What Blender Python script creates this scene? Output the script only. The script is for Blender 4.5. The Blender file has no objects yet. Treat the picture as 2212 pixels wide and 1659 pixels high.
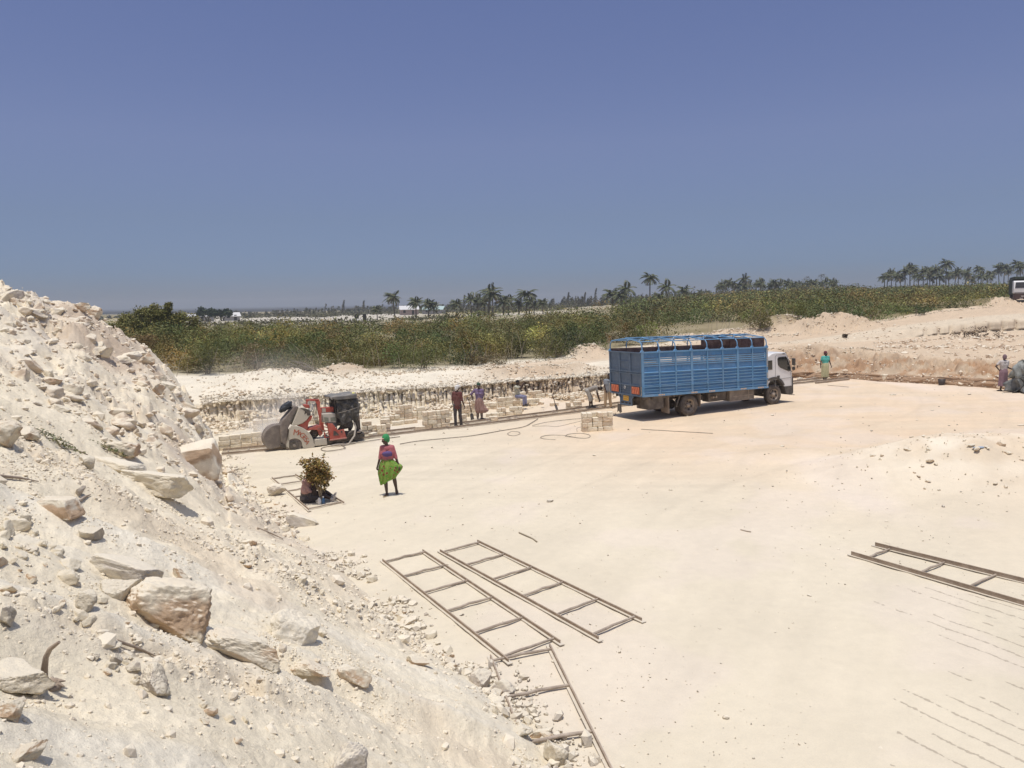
import bpy, math, random
import numpy as np
from math import radians, sin, cos, pi, tan, atan, sqrt, atan2
from mathutils import Vector, Matrix

scene = bpy.context.scene
COL = scene.collection

# ---------------------------------------------------------------- camera
CAM_H = 5.0
FPX = 1661.0                      # focal length in units of a 2212-wide picture
PITCH = radians(5.82); ROLL = radians(1.0)
SLOPE = tan(radians(1.6))         # quarry floor rises gently to the right
cam = bpy.data.cameras.new('camera'); cam_o = bpy.data.objects.new('camera', cam)
COL.objects.link(cam_o)
cam.sensor_fit = 'HORIZONTAL'; cam.sensor_width = 36.0
cam.lens = 36.0 * FPX / 2212.0
cam.clip_start = 0.1; cam.clip_end = 20000
FW = Vector((0, cos(PITCH), -sin(PITCH))); UP = Vector((0, sin(PITCH), cos(PITCH))); RT = Vector((1, 0, 0))
# the horizon rises to the right: camera turned clockwise about its view axis
rt = RT * cos(ROLL) - UP * sin(ROLL); up = RT * sin(ROLL) + UP * cos(ROLL)
M = Matrix((rt, up, -FW)).transposed().to_4x4(); M.translation = (0, 0, CAM_H)
cam_o.matrix_world = M
scene.camera = cam_o

# ---------------------------------------------------------------- sky, sun, exposure
SUNV = Vector((-0.05, -0.15, 1.0)).normalized()
sun_el = math.asin(SUNV.z); sun_az = atan2(SUNV.x, SUNV.y)
w = bpy.data.worlds.new('World'); scene.world = w; w.use_nodes = True
nt = w.node_tree
sky = nt.nodes.new('ShaderNodeTexSky'); sky.sky_type = 'NISHITA'; sky.sun_disc = False
sky.sun_elevation = sun_el; sky.sun_rotation = sun_az
sky.altitude = 0; sky.air_density = 1.0; sky.dust_density = 0.6; sky.ozone_density = 3.0
bg = nt.nodes['Background']; bg.inputs['Strength'].default_value = 0.078
# dusty bluish air low over the horizon, violet-blue higher up; warm bright zenith added above the frame for fill
_tc = nt.nodes.new('ShaderNodeTexCoord')
_cx = nt.nodes.new('ShaderNodeSeparateXYZ'); nt.links.new(_tc.outputs['Generated'], _cx.inputs[0]); _mz = nt.nodes.new('ShaderNodeMath'); _mz.operation = 'MAXIMUM'; _mz.inputs[1].default_value = .012; nt.links.new(_cx.outputs['Z'], _mz.inputs[0])
_cb = nt.nodes.new('ShaderNodeCombineXYZ'); nt.links.new(_cx.outputs['X'], _cb.inputs['X']); nt.links.new(_cx.outputs['Y'], _cb.inputs['Y']); nt.links.new(_mz.outputs[0], _cb.inputs['Z']); nt.links.new(_cb.outputs[0], sky.inputs[0])
_sp = nt.nodes.new('ShaderNodeSeparateXYZ'); nt.links.new(_tc.outputs['Generated'], _sp.inputs[0])
_rp = nt.nodes.new('ShaderNodeValToRGB'); nt.links.new(_sp.outputs['Z'], _rp.inputs[0])
for _p, _c in ((0.0, (.46, .52, .84)), (.046, (.53, .60, .92)), (.11, (.74, .70, .88)), (.198, (1.04, .87, 1.02)), (.357, (1.14, .96, 1.14)), (.46, (1.2, 1.1, 1.2)), (.75, (2.3, 1.95, 1.75)), (.95, (3.6, 3.0, 2.5))):
    _e = _rp.color_ramp.elements.new(_p); _e.color = (*_c, 1)
_rp.color_ramp.elements.remove(_rp.color_ramp.elements[-1])
_mu = nt.nodes.new('ShaderNodeVectorMath'); _mu.operation = 'MULTIPLY'
nt.links.new(sky.outputs[0], _mu.inputs[0]); nt.links.new(_rp.outputs[0], _mu.inputs[1])
nt.links.new(_mu.outputs[0], bg.inputs[0])
sl = bpy.data.lights.new('sun', 'SUN'); sl.energy = 3.25; sl.angle = radians(0.5); sl.color = (1.0, 0.965, 0.91)
so = bpy.data.objects.new('sun', sl); COL.objects.link(so)
so.rotation_euler = SUNV.to_track_quat('Z', 'Y').to_euler()
scene.view_settings.view_transform = 'Standard'; scene.view_settings.look = 'None'
scene.view_settings.exposure = 0.0; scene.view_settings.gamma = 1.0
scene.cycles.max_bounces = 6; scene.cycles.diffuse_bounces = 3; scene.cycles.glossy_bounces = 2
scene.cycles.transparent_max_bounces = 8; scene.cycles.volume_bounces = 2
scene.cycles.use_denoising = True

# ---------------------------------------------------------------- placing
def ray(u, v):
    a = float(u - 1106.0) / FPX; b = -float(v - 829.5) / FPX
    return FW + a * rt + b * up
def FL(u, v, h=0.0):
    """point on the quarry floor seen at (u, v), h metres above it"""
    d = ray(u, v); t = (CAM_H - h) / (SLOPE * d.x - d.z)
    return Vector((d.x * t, d.y * t, CAM_H + d.z * t))
def PD(u, v, dist):
    """point seen at (u, v) at forward distance dist"""
    d = ray(u, v); t = float(dist) / d.y
    return Vector((d.x * t, dist, CAM_H + d.z * t))
def az(u):            # x / y of a column at the level of the horizon
    d = ray(u, 660 - (u - 1106) * 0.0175); return d.x / d.y

# ---------------------------------------------------------------- noise (numpy)
def _h(ix, iy, iz, seed):
    n = (ix * 374761393 + iy * 668265263 + iz * 2147483647 + seed * 1274126177) & 0xffffffff
    n = ((n ^ (n >> 13)) * 1274126177) & 0xffffffff
    n = (n ^ (n >> 16)) & 0xffffffff
    return n.astype(np.float64) / 4294967295.0
def vn(x, y, z=None, seed=0):
    x = np.asarray(x, float); y = np.asarray(y, float)
    ix = np.floor(x).astype(np.int64); iy = np.floor(y).astype(np.int64)
    fx = x - ix; fy = y - iy; fx = fx*fx*(3-2*fx); fy = fy*fy*(3-2*fy)
    if z is None:
        i0 = ix * 0
        a = _h(ix, iy, i0, seed); b = _h(ix+1, iy, i0, seed); c = _h(ix, iy+1, i0, seed); d = _h(ix+1, iy+1, i0, seed)
        return ((a*(1-fx)+b*fx)*(1-fy) + (c*(1-fx)+d*fx)*fy) * 2 - 1
    z = np.asarray(z, float); iz = np.floor(z).astype(np.int64); fz = z - iz; fz = fz*fz*(3-2*fz)
    r = 0
    for k, wz in ((0, 1-fz), (1, fz)):
        a = _h(ix, iy, iz+k, seed); b = _h(ix+1, iy, iz+k, seed); c = _h(ix, iy+1, iz+k, seed); d = _h(ix+1, iy+1, iz+k, seed)
        r = r + ((a*(1-fx)+b*fx)*(1-fy) + (c*(1-fx)+d*fx)*fy) * wz
    return r * 2 - 1
def fbm(x, y, oct=4, seed=0, gain=0.5, z=None):
    r = 0; a = 1; f = 1; t = 0
    for o in range(oct):
        r = r + a * vn(np.asarray(x)*f + 17.3*o, np.asarray(y)*f - 9.1*o, None if z is None else np.asarray(z)*f, seed + o)
        t += a; a *= gain; f *= 2.03
    return r / t
def ridge(x, y, oct=4, seed=0):
    r = 0; a = 1; f = 1; t = 0
    for o in range(oct):
        r = r + a * (1 - np.abs(vn(np.asarray(x)*f + 5.3*o, np.asarray(y)*f + 3.7*o, seed=seed+o))*2)
        t += a; a *= 0.5; f *= 2.1
    return r / t
def cell(x, y, seed=0):
    """distance to nearest random feature point and its random value"""
    x = np.asarray(x, float); y = np.asarray(y, float)
    ix = np.floor(x).astype(np.int64); iy = np.floor(y).astype(np.int64)
    best = np.full(x.shape, 9.0); val = np.zeros(x.shape)
    for dx in (-1, 0, 1):
        for dy in (-1, 0, 1):
            cx = ix+dx; cy = iy+dy; zz = cx*0
            px = cx + _h(cx, cy, zz, seed); py = cy + _h(cx, cy, zz+1, seed)
            d = np.hypot(px-x, py-y); m = d < best
            best = np.where(m, d, best); val = np.where(m, _h(cx, cy, zz+2, seed), val)
    return best, val
def sstep(a, b, x):
    t = np.clip((np.asarray(x, float)-a)/(b-a), 0, 1); return t*t*(3-2*t)

# ---------------------------------------------------------------- materials
MATS = {}
def mat(name, color=(.5, .5, .5), rough=0.8, metal=0.0, attr=None, noise=None, bump=None, spec=None, dust=None, alpha=None, coat=0):
    """principled material. noise=(scale, amount) brightness mottling; bump=(scale, strength[, distance]); dust=(colour, scale, amount)"""
    if name in MATS: return MATS[name]
    m = bpy.data.materials.new(name); m.use_nodes = True; t = m.node_tree; n = t.nodes; L = t.links
    p = n['Principled BSDF']; p.inputs['Roughness'].default_value = rough; p.inputs['Metallic'].default_value = metal
    if spec is not None: p.inputs['Specular IOR Level'].default_value = spec
    if coat: p.inputs['Coat Weight'].default_value = coat
    tc = n.new('ShaderNodeTexCoord')
    if attr:
        a = n.new('ShaderNodeAttribute'); a.attribute_name = attr; c = a.outputs['Color']
    else:
        r = n.new('ShaderNodeRGB'); r.outputs[0].default_value = (*color, 1); c = r.outputs[0]
    def ntex(scale, detail=6, rg=.6):
        x = n.new('ShaderNodeTexNoise'); x.inputs['Scale'].default_value = scale
        x.inputs['Detail'].default_value = detail; x.inputs['Roughness'].default_value = rg
        L.new(tc.outputs['Object'], x.inputs['Vector']); return x
    if noise:
        for sc_, am in (noise if isinstance(noise[0], tuple) else (noise,)):
            x = ntex(sc_)
            mr = n.new('ShaderNodeMapRange'); mr.inputs['From Min'].default_value = .3; mr.inputs['From Max'].default_value = .7
            mr.inputs['To Min'].default_value = 1-am; mr.inputs['To Max'].default_value = 1+am
            L.new(x.outputs['Fac'], mr.inputs['Value'])
            mu = n.new('ShaderNodeVectorMath'); mu.operation = 'SCALE'
            L.new(c, mu.inputs[0]); L.new(mr.outputs[0], mu.inputs['Scale']); c = mu.outputs[0]
    if dust:
        dc, ds, da = dust
        x = ntex(ds, 8, .65); mr = n.new('ShaderNodeMapRange')
        mr.inputs['From Min'].default_value = .42; mr.inputs['From Max'].default_value = .68
        mr.inputs['To Min'].default_value = da*.25; mr.inputs['To Max'].default_value = da
        L.new(x.outputs['Fac'], mr.inputs['Value'])
        mx = n.new('ShaderNodeMix'); mx.data_type = 'RGBA'; L.new(mr.outputs[0], mx.inputs['Factor'])
        L.new(c, mx.inputs['A']); mx.inputs['B'].default_value = (*dc, 1); c = mx.outputs['Result']
    L.new(c, p.inputs['Base Color'])
    if bump:
        prev = None
        for b in (bump if isinstance(bump[0], tuple) else (bump,)):
            x = ntex(b[0], 8, .7); bp = n.new('ShaderNodeBump'); bp.inputs['Strength'].default_value = b[1]
            bp.inputs['Distance'].default_value = b[2] if len(b) > 2 else .02
            L.new(x.outputs['Fac'], bp.inputs['Height'])
            if prev: L.new(prev, bp.inputs['Normal'])
            prev = bp.outputs[0]
        L.new(prev, p.inputs['Normal'])
    MATS[name] = m; return m

DUST = (.60, .51, .40)

# ---------------------------------------------------------------- mesh helpers
def np_mesh(name, V, F, m=None, smooth=True, cols=None, uvw=None):
    """V (n,3), F (k,4) or (k,3) arrays -> mesh; cols (n,3) becomes point attribute Col"""
    V = np.asarray(V, np.float32); F = np.asarray(F, np.int32)
    me = bpy.data.meshes.new(name); k = F.shape[1]
    me.vertices.add(len(V)); me.vertices.foreach_set('co', V.ravel())
    me.loops.add(F.size); me.loops.foreach_set('vertex_index', F.ravel())
    me.polygons.add(len(F)); me.polygons.foreach_set('loop_start', np.arange(0, F.size, k, dtype=np.int32))
    me.polygons.foreach_set('loop_total', np.full(len(F), k, np.int32))
    me.polygons.foreach_set('use_smooth', np.full(len(F), smooth, bool))
    me.update(calc_edges=True); 
    if cols is not None:
        a = me.color_attributes.new('Col', 'FLOAT_COLOR', 'POINT')
        c4 = np.ones((len(V), 4), np.float32); c4[:, :3] = cols; a.data.foreach_set('color', c4.ravel())
    if m: me.materials.append(m)
    return me
def link(name, me, parent=None, loc=None, rot=None, scale=None):
    o = bpy.data.objects.new(name, me); COL.objects.link(o)
    if parent is not None: o.parent = parent
    if loc is not None: o.location = loc
    if rot is not None: o.rotation_euler = rot
    if scale is not None: o.scale = scale
    return o
def tag(o, label=None, cat=None, group=None, kind=None):
    if label: o['label'] = label
    if cat: o['category'] = cat
    if group: o['group'] = group
    if kind: o['kind'] = kind
    return o
def thing(name, label, cat, loc=(0, 0, 0), rz=0, group=None, mw=None):
    o = bpy.data.objects.new(name, None); COL.objects.link(o); o.empty_display_size = .2
    if mw is not None: o.matrix_world = mw
    else: o.location = loc; o.rotation_euler = (0, 0, rz)
    return tag(o, label, cat, group)
def copy_tree(o, parent=None):
    c = o.copy(); COL.objects.link(c)
    if parent is not None: c.parent = parent
    for ch in KIDS.get(o.name, []): copy_tree(ch, c)
    return c
KIDS = {}
def kid(o):
    KIDS.setdefault(o.parent.name, []).append(o); return o
def grid_faces(nr, nc):
    i = np.arange(nr-1)[:, None]*nc + np.arange(nc-1)[None, :]
    i = i.ravel(); return np.stack([i, i+1, i+nc+1, i+nc], 1)

class MB:
    """collects plain shapes with python lists, links them as one mesh object"""
    def __init__(s): s.v = []; s.f = []; s.sm = []
    def add(s, vs, fs, smooth=False):
        b = len(s.v); s.v += [tuple(v) for v in vs]; s.f += [tuple(b+i for i in f) for f in fs]; s.sm += [smooth]*len(fs); return s
    def box(s, a, b, M=None):
        x0, y0, z0 = a; x1, y1, z1 = b
        vs = [(x0,y0,z0),(x1,y0,z0),(x1,y1,z0),(x0,y1,z0),(x0,y0,z1),(x1,y0,z1),(x1,y1,z1),(x0,y1,z1)]
        if M is not None: vs = [M @ Vector(v) for v in vs]
        return s.add(vs, [(0,3,2,1),(4,5,6,7),(0,1,5,4),(1,2,6,5),(2,3,7,6),(3,0,4,7)])
    def beam(s, p, q, w, h=None, upv=(0, 0, 1)):
        p = Vector(p); q = Vector(q); h = h or w; d = (q-p); L = d.length; d.normalize()
        u = Vector(upv); r = d.cross(u)
        if r.length < 1e-4: u = Vector((1, 0, 0)); r = d.cross(u)
        r.normalize(); u = r.cross(d)
        M = Matrix((d, r, u)).transposed().to_4x4(); M.translation = p
        return s.box((0, -w/2, -h/2), (L, w/2, h/2), M)
    def tube(s, pts, r, n=8, caps=True, closed=False):
        pts = [Vector(p) for p in pts]; m = len(pts); rs = r if isinstance(r, (list, tuple)) else [r]*m
        rings = []; prev = None
        for i, p in enumerate(pts):
            if closed: d = pts[(i+1) % m] - pts[i-1]
            else: d = pts[min(i+1, m-1)] - pts[max(i-1, 0)]
            d.normalize()
            a = prev - d*prev.dot(d) if prev is not None else d.orthogonal()
            if a.length < 1e-5: a = d.orthogonal()
            a.normalize(); prev = a; b = d.cross(a)
            rings.append([p + (a*cos(2*pi*k/n) + b*sin(2*pi*k/n))*rs[i] for k in range(n)])
        vs = [v for R in rings for v in R]; fs = []
        for i in range(m if closed else m-1):
            j = (i+1) % m
            for k in range(n): fs.append((i*n+k, i*n+(k+1) % n, j*n+(k+1) % n, j*n+k))
        s.add(vs, fs, True)
        if caps and not closed:
            s.add(rings[0], [tuple(reversed(range(n)))]); s.add(rings[-1], [tuple(range(n))])
        return s
    def lathe(s, prof, axis='y', n=28, c=(0, 0, 0), smooth=True, caps=True):
        """prof: list of (radius, position along axis)"""
        vs = []; c = Vector(c)
        for r, t in prof:
            for k in range(n):
                a = 2*pi*k/n
                p = {'y': (r*cos(a), t, r*sin(a)), 'z': (r*cos(a), r*sin(a), t), 'x': (t, r*cos(a), r*sin(a))}[axis]
                vs.append(c + Vector(p))
        fs = []
        for i in range(len(prof)-1):
            for k in range(n): fs.append((i*n+k, i*n+(k+1) % n, (i+1)*n+(k+1) % n, (i+1)*n+k))
        s.add(vs, fs, smooth); b = (len(prof)-1)*n
        if not caps: return s
        s.add([vs[k] for k in range(n)], [tuple(reversed(range(n)))]) if prof[0][0] > 1e-4 else None
        s.add([vs[b+k] for k in range(n)], [tuple(range(n))]) if prof[-1][0] > 1e-4 else None
        return s
    def prism(s, poly, a, b, axis='y'):
        """poly of 2D points extruded along axis from a to b ('y': poly is (x,z); 'x': (y,z); 'z': (x,y))"""
        n = len(poly)
        def P(p, t): return {'y': (p[0], t, p[1]), 'x': (t, p[0], p[1]), 'z': (p[0], p[1], t)}[axis]
        vs = [P(p, a) for p in poly] + [P(p, b) for p in poly]
        fs = [tuple(range(n)), tuple(reversed(range(n, 2*n)))] + [(i, n+i, n+(i+1) % n, (i+1) % n) for i in range(n)]
        return s.add(vs, fs)
    def sphere(s, c, r, n=12, m=8, jit=0, rnd=None):
        c = Vector(c); rr = Vector(r) if hasattr(r, '__len__') else Vector((r, r, r)); vs = [c+Vector((0, 0, rr.z))]
        for i in range(1, m):
            t = pi*i/m
            for k in range(n):
                a = 2*pi*k/n; j = 1 + (rnd.uniform(-jit, jit) if jit else 0)
                vs.append(c + Vector((rr.x*sin(t)*cos(a)*j, rr.y*sin(t)*sin(a)*j, rr.z*cos(t)*j)))
        vs.append(c-Vector((0, 0, rr.z))); fs = [(0, 1+k, 1+(k+1) % n) for k in range(n)]
        for i in range(m-2):
            b = 1+i*n; fs += [(b+k, b+n+k, b+n+(k+1) % n, b+(k+1) % n) for k in range(n)]
        b = 1+(m-2)*n; fs += [(b+k, len(vs)-1, b+(k+1) % n) for k in range(n)]
        return s.add(vs, fs, True)
    def mesh(s, name, m=None, fn=None):
        vs = s.v if fn is None else [fn(Vector(v)) for v in s.v]
        me = bpy.data.meshes.new(name); me.from_pydata([tuple(v) for v in vs], [], s.f); me.update()
        me.polygons.foreach_set('use_smooth', s.sm)
        if m: me.materials.append(m)
        return me
    def build(s, name, m, parent=None, fn=None, bevel=0, recalc=True, **kw):
        me = s.mesh(name, m, fn)
        if recalc:
            import bmesh
            bm = bmesh.new(); bm.from_mesh(me); bmesh.ops.recalc_face_normals(bm, faces=bm.faces); bm.to_mesh(me); bm.free()
        o = link(name, me, parent, **kw)
        if bevel:
            b = o.modifiers.new('bevel', 'BEVEL'); b.width = bevel; b.segments = 2; b.limit_method = 'ANGLE'; b.angle_limit = radians(40)
        return o
# ================================================================ TERRAIN
# columns across the picture: u, base distance, then (distance, z) of: face top, crest, bench start, bench end,
# second step top, road near edge, road far edge; then bush line distance & z, z at 110 m, 320 m, 900 m
TT = [
 (-900, 26.0, (26.4,.9),(32,1.6),(34,1.5),(36,1.5),(37,1.5),(38,1.5),(39,1.5),(40,1.5),1.5,1.5,1.5),
 ( 300, 34.5, (35.0,.6),(38,1.4),(39.5,1.4),(40.2,1.4),(40.8,1.38),(41.4,1.36),(42.2,1.36),(43,1.36),1.5,1.5,1.5),
 ( 430, 35.3, (35.8,.62),(38.5,1.45),(40,1.42),(40.6,1.4),(41.2,1.38),(41.8,1.36),(42.4,1.36),(43,1.36),1.5,1.5,1.5),
 ( 500, 35.0, (35.5,.78),(39,1.54),(40.4,1.42),(41,1.4),(41.5,1.38),(42,1.36),(42.5,1.36),(43,1.36),1.5,1.5,1.5),
 ( 560, 34.9, (35.4,.81),(39.5,1.61),(40.8,1.45),(41.2,1.4),(41.6,1.38),(42,1.36),(42.5,1.36),(43,1.36),1.5,1.5,1.5),
 ( 640, 35.5, (36.0,.84),(40,1.585),(41.2,1.42),(41.6,1.38),(41.9,1.36),(42.2,1.36),(42.5,1.36),(43,1.36),1.5,1.5,1.5),
 ( 700, 35.9, (36.4,.86),(40,1.36),(41,1.3),(41.4,1.3),(41.7,1.3),(42,1.32),(42.5,1.34),(43,1.36),1.5,1.5,1.5),
 ( 750, 36.2, (36.7,.89),(39.6,1.24),(40.8,1.24),(41.2,1.26),(41.5,1.28),(41.8,1.30),(42.4,1.33),(43,1.36),1.5,1.6,1.7),
 ( 800, 36.6, (37.1,.92),(40,1.25),(41,1.27),(41.3,1.28),(41.6,1.29),(41.9,1.31),(42.5,1.34),(43,1.38),1.5,1.7,2.0),
 ( 900, 37.3, (37.8,.94),(41,1.36),(41.5,1.38),(41.7,1.40),(41.9,1.41),(42.1,1.42),(42.6,1.44),(43,1.46),1.6,1.8,2.2),
 (1000, 38.4, (38.9,.92),(42,1.38),(42.4,1.40),(42.6,1.41),(42.8,1.42),(43,1.43),(44.2,1.46),(44.8,1.49),1.7,2.1,2.5),
 (1100, 39.6, (40.0,1.0),(42.5,1.27),(43,1.32),(43.3,1.35),(43.6,1.38),(44,1.41),(46.4,1.5),(47,1.52),1.9,2.5,3.5),
 (1200, 40.3, (40.7,1.04),(43,1.33),(43.5,1.37),(43.8,1.40),(44.1,1.42),(44.5,1.45),(48.2,1.55),(49,1.58),2.1,3.2,4.8),
 (1300, 41.3, (41.7,1.1),(44.5,1.43),(45,1.47),(45.4,1.50),(45.8,1.53),(46.4,1.56),(51.5,1.65),(53,1.7),2.3,4.0,6.0),
 (1420, 42.3, (42.6,1.1),(45,1.62),(46,1.65),(47,1.67),(48,1.7),(49,1.73),(55.5,1.85),(57,1.92),2.6,5.0,7.5),
 (1560, 43.6, (43.9,1.0),(47,1.80),(48.5,1.82),(50,1.86),(51,1.9),(52,1.95),(59,2.15),(61,2.25),2.9,6.3,8.0),
 (1716, 44.9, (45.1,.86),(48.5,1.97),(51,1.97),(53,2.04),(54.5,2.09),(56,2.11),(60,2.37),(61.5,2.45),3.4,7.6,9.),
 (1834, 43.6, (43.8,.83),(47,1.86),(49,1.91),(55,2.00),(57,2.23),(59,2.42),(66,2.71),(67.5,2.8),3.8,7.9,9.3),
 (1909, 41.4, (41.6,.92),(45.5,1.86),(48.5,1.85),(57,1.95),(59.5,2.42),(62.5,2.67),(70,2.98),(71.5,3.05),4.1,8.1,9.5),
 (2034, 39.1, (39.3,1.0),(43,1.66),(47.5,1.68),(62,2.08),(62.6,2.77),(68,3.11),(77,3.65),(79,3.75),4.5,8.2,9.5),
 (2134, 37.1, (37.3,1.06),(41,1.60),(45.5,1.60),(64,2.15),(64.4,2.98),(72,3.35),(82,3.91),(84,4.0),4.8,8.3,9.6),
 (2212, 35.6, (35.8,1.1),(39.5,1.58),(44,1.57),(66,2.16),(66.4,3.10),(75,3.45),(92,4.6),(96,4.8),5.1,8.3,9.6),
 (2500, 33.5, (33.7,1.2),(37.5,1.7),(42,1.7),(68,2.3),(68.4,3.2),(80,3.6),(96,4.7),(100,4.9),5.3,8.3,9.6),
 (3400, 30.0, (30.2,1.4),(34,1.9),(40,1.9),(70,2.5),(70.4,3.4),(85,3.8),(100,4.8),(104,5.0),5.4,8.3,9.6),
]
TU = np.array([az(r[0]) for r in TT])
TD = np.array([[r[1]] + [q[0] for q in r[2:10]] + [110, 320, 900, 1500] for r in TT], float)
TZ = np.array([[SLOPE*az(r[0])*r[1]] + [q[1] for q in r[2:10]] + [r[10], r[11], r[12], r[12]] for r in TT], float)
NK = TD.shape[1]
MOUNDS = [  # (u, dist, half width x, half depth, height, tan colour 0..1)
 (737, 42.6, 1.9, 1.0, .62, 1.0), (1268, 50.6, 1.7, 1.6, .75, .9), (1480, 58.5, 2.4, 1.2, .55, .6), (1580, 60.5, 3.0, 1.4, .6, .7),
 (1690, 63.5, 4.2, 2.6, 1.35, 1.), (1800, 64.5, 4.0, 2.5, 1.25, .9), (2138, 87, 4.0, 3.0, .75, .4),
 (1100, 42.6, 1.9, 1.1, .40, .75), (1180, 42.9, 1.8, 1.0, .33, .7), (585, 39.8, 3.6, 1.8, .34, 0.0), (690, 40.2, 2.4, 1.4, .22, 0.0), (1240, 43.8, 1.2, .9, .3, .5),
 (1745, 47.6, 2.6, 1.4, .35, .8), (1852, 46.6, 1.5, .8, .2, .6)]
def mound(x, y, only=None):
    r = 0
    for i, (u, d, hx, hy, h, t) in enumerate(MOUNDS):
        if only is not None and i not in only: continue
        cx = az(u)*d; a = np.sqrt(((x-cx)/hx)**2 + ((y-d)/hy)**2)
        a = a * (1 + .18*vn(x*1.3, y*1.3, seed=40+i))
        r = np.maximum(r, h*(1-sstep(.1, 1.25, a)))
    return r
def far_z(x, y, raw=False):
    """terrain beyond the quarry floor"""
    x = np.asarray(x, float); y = np.asarray(y, float); A = x/y
    ds = [np.interp(A, TU, TD[:, k]) for k in range(NK)]; zs = [np.interp(A, TU, TZ[:, k]) for k in range(NK)]
    z = np.where(y <= ds[0], SLOPE*x, 0.0)
    for k in range(NK-1):
        m = (y > ds[k]) & (y <= ds[k+1] + 1e-9)
        t = np.clip((y-ds[k])/np.maximum(ds[k+1]-ds[k], 1e-6), 0, 1)
        z = np.where(m, zs[k]*(1-t)+zs[k+1]*t, z)
    return z + mound(x, y)
def base_d(x, y): return np.interp(np.asarray(x, float)/np.asarray(y, float), TU, TD[:, 0])
def floor_z(x, y):
    x = np.asarray(x, float); y = np.asarray(y, float)
    z = SLOPE*x
    z = z + .85*np.exp(-(((x-12.4)/3.3)**2 + ((y-20.9)/1.9)**2)**1.3) * (1+.25*fbm(x*.9, y*.9, 4, 5))     # low heap on the right
    z = z + .22*np.exp(-(((x-8.5)/2.2)**2 + ((y-23.3)/.8)**2))
    return z

def ucols(a, b, step):
    return np.array([az(u) for u in np.arange(a, b+.1, step)])
def polar(A, D):
    """A (nc,), D (nr,nc) -> x,y"""
    return A[None, :]*D, D

# colours (linear albedo)
CREAM = np.array([.645, .565, .425]); BANK = np.array([.81, .71, .53]); TAN = np.array([.60, .46, .315]); BROWN = np.array([.40, .275, .18]); WHITE = np.array([.81, .735, .59])
GREYS = np.array([.60, .54, .46]); OLIVE = np.array([.16, .13, .06])
def mix(a, b, t):
    t = np.clip(np.asarray(t), 0, 1)[..., None]; return a*(1-t)+b*t

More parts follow.
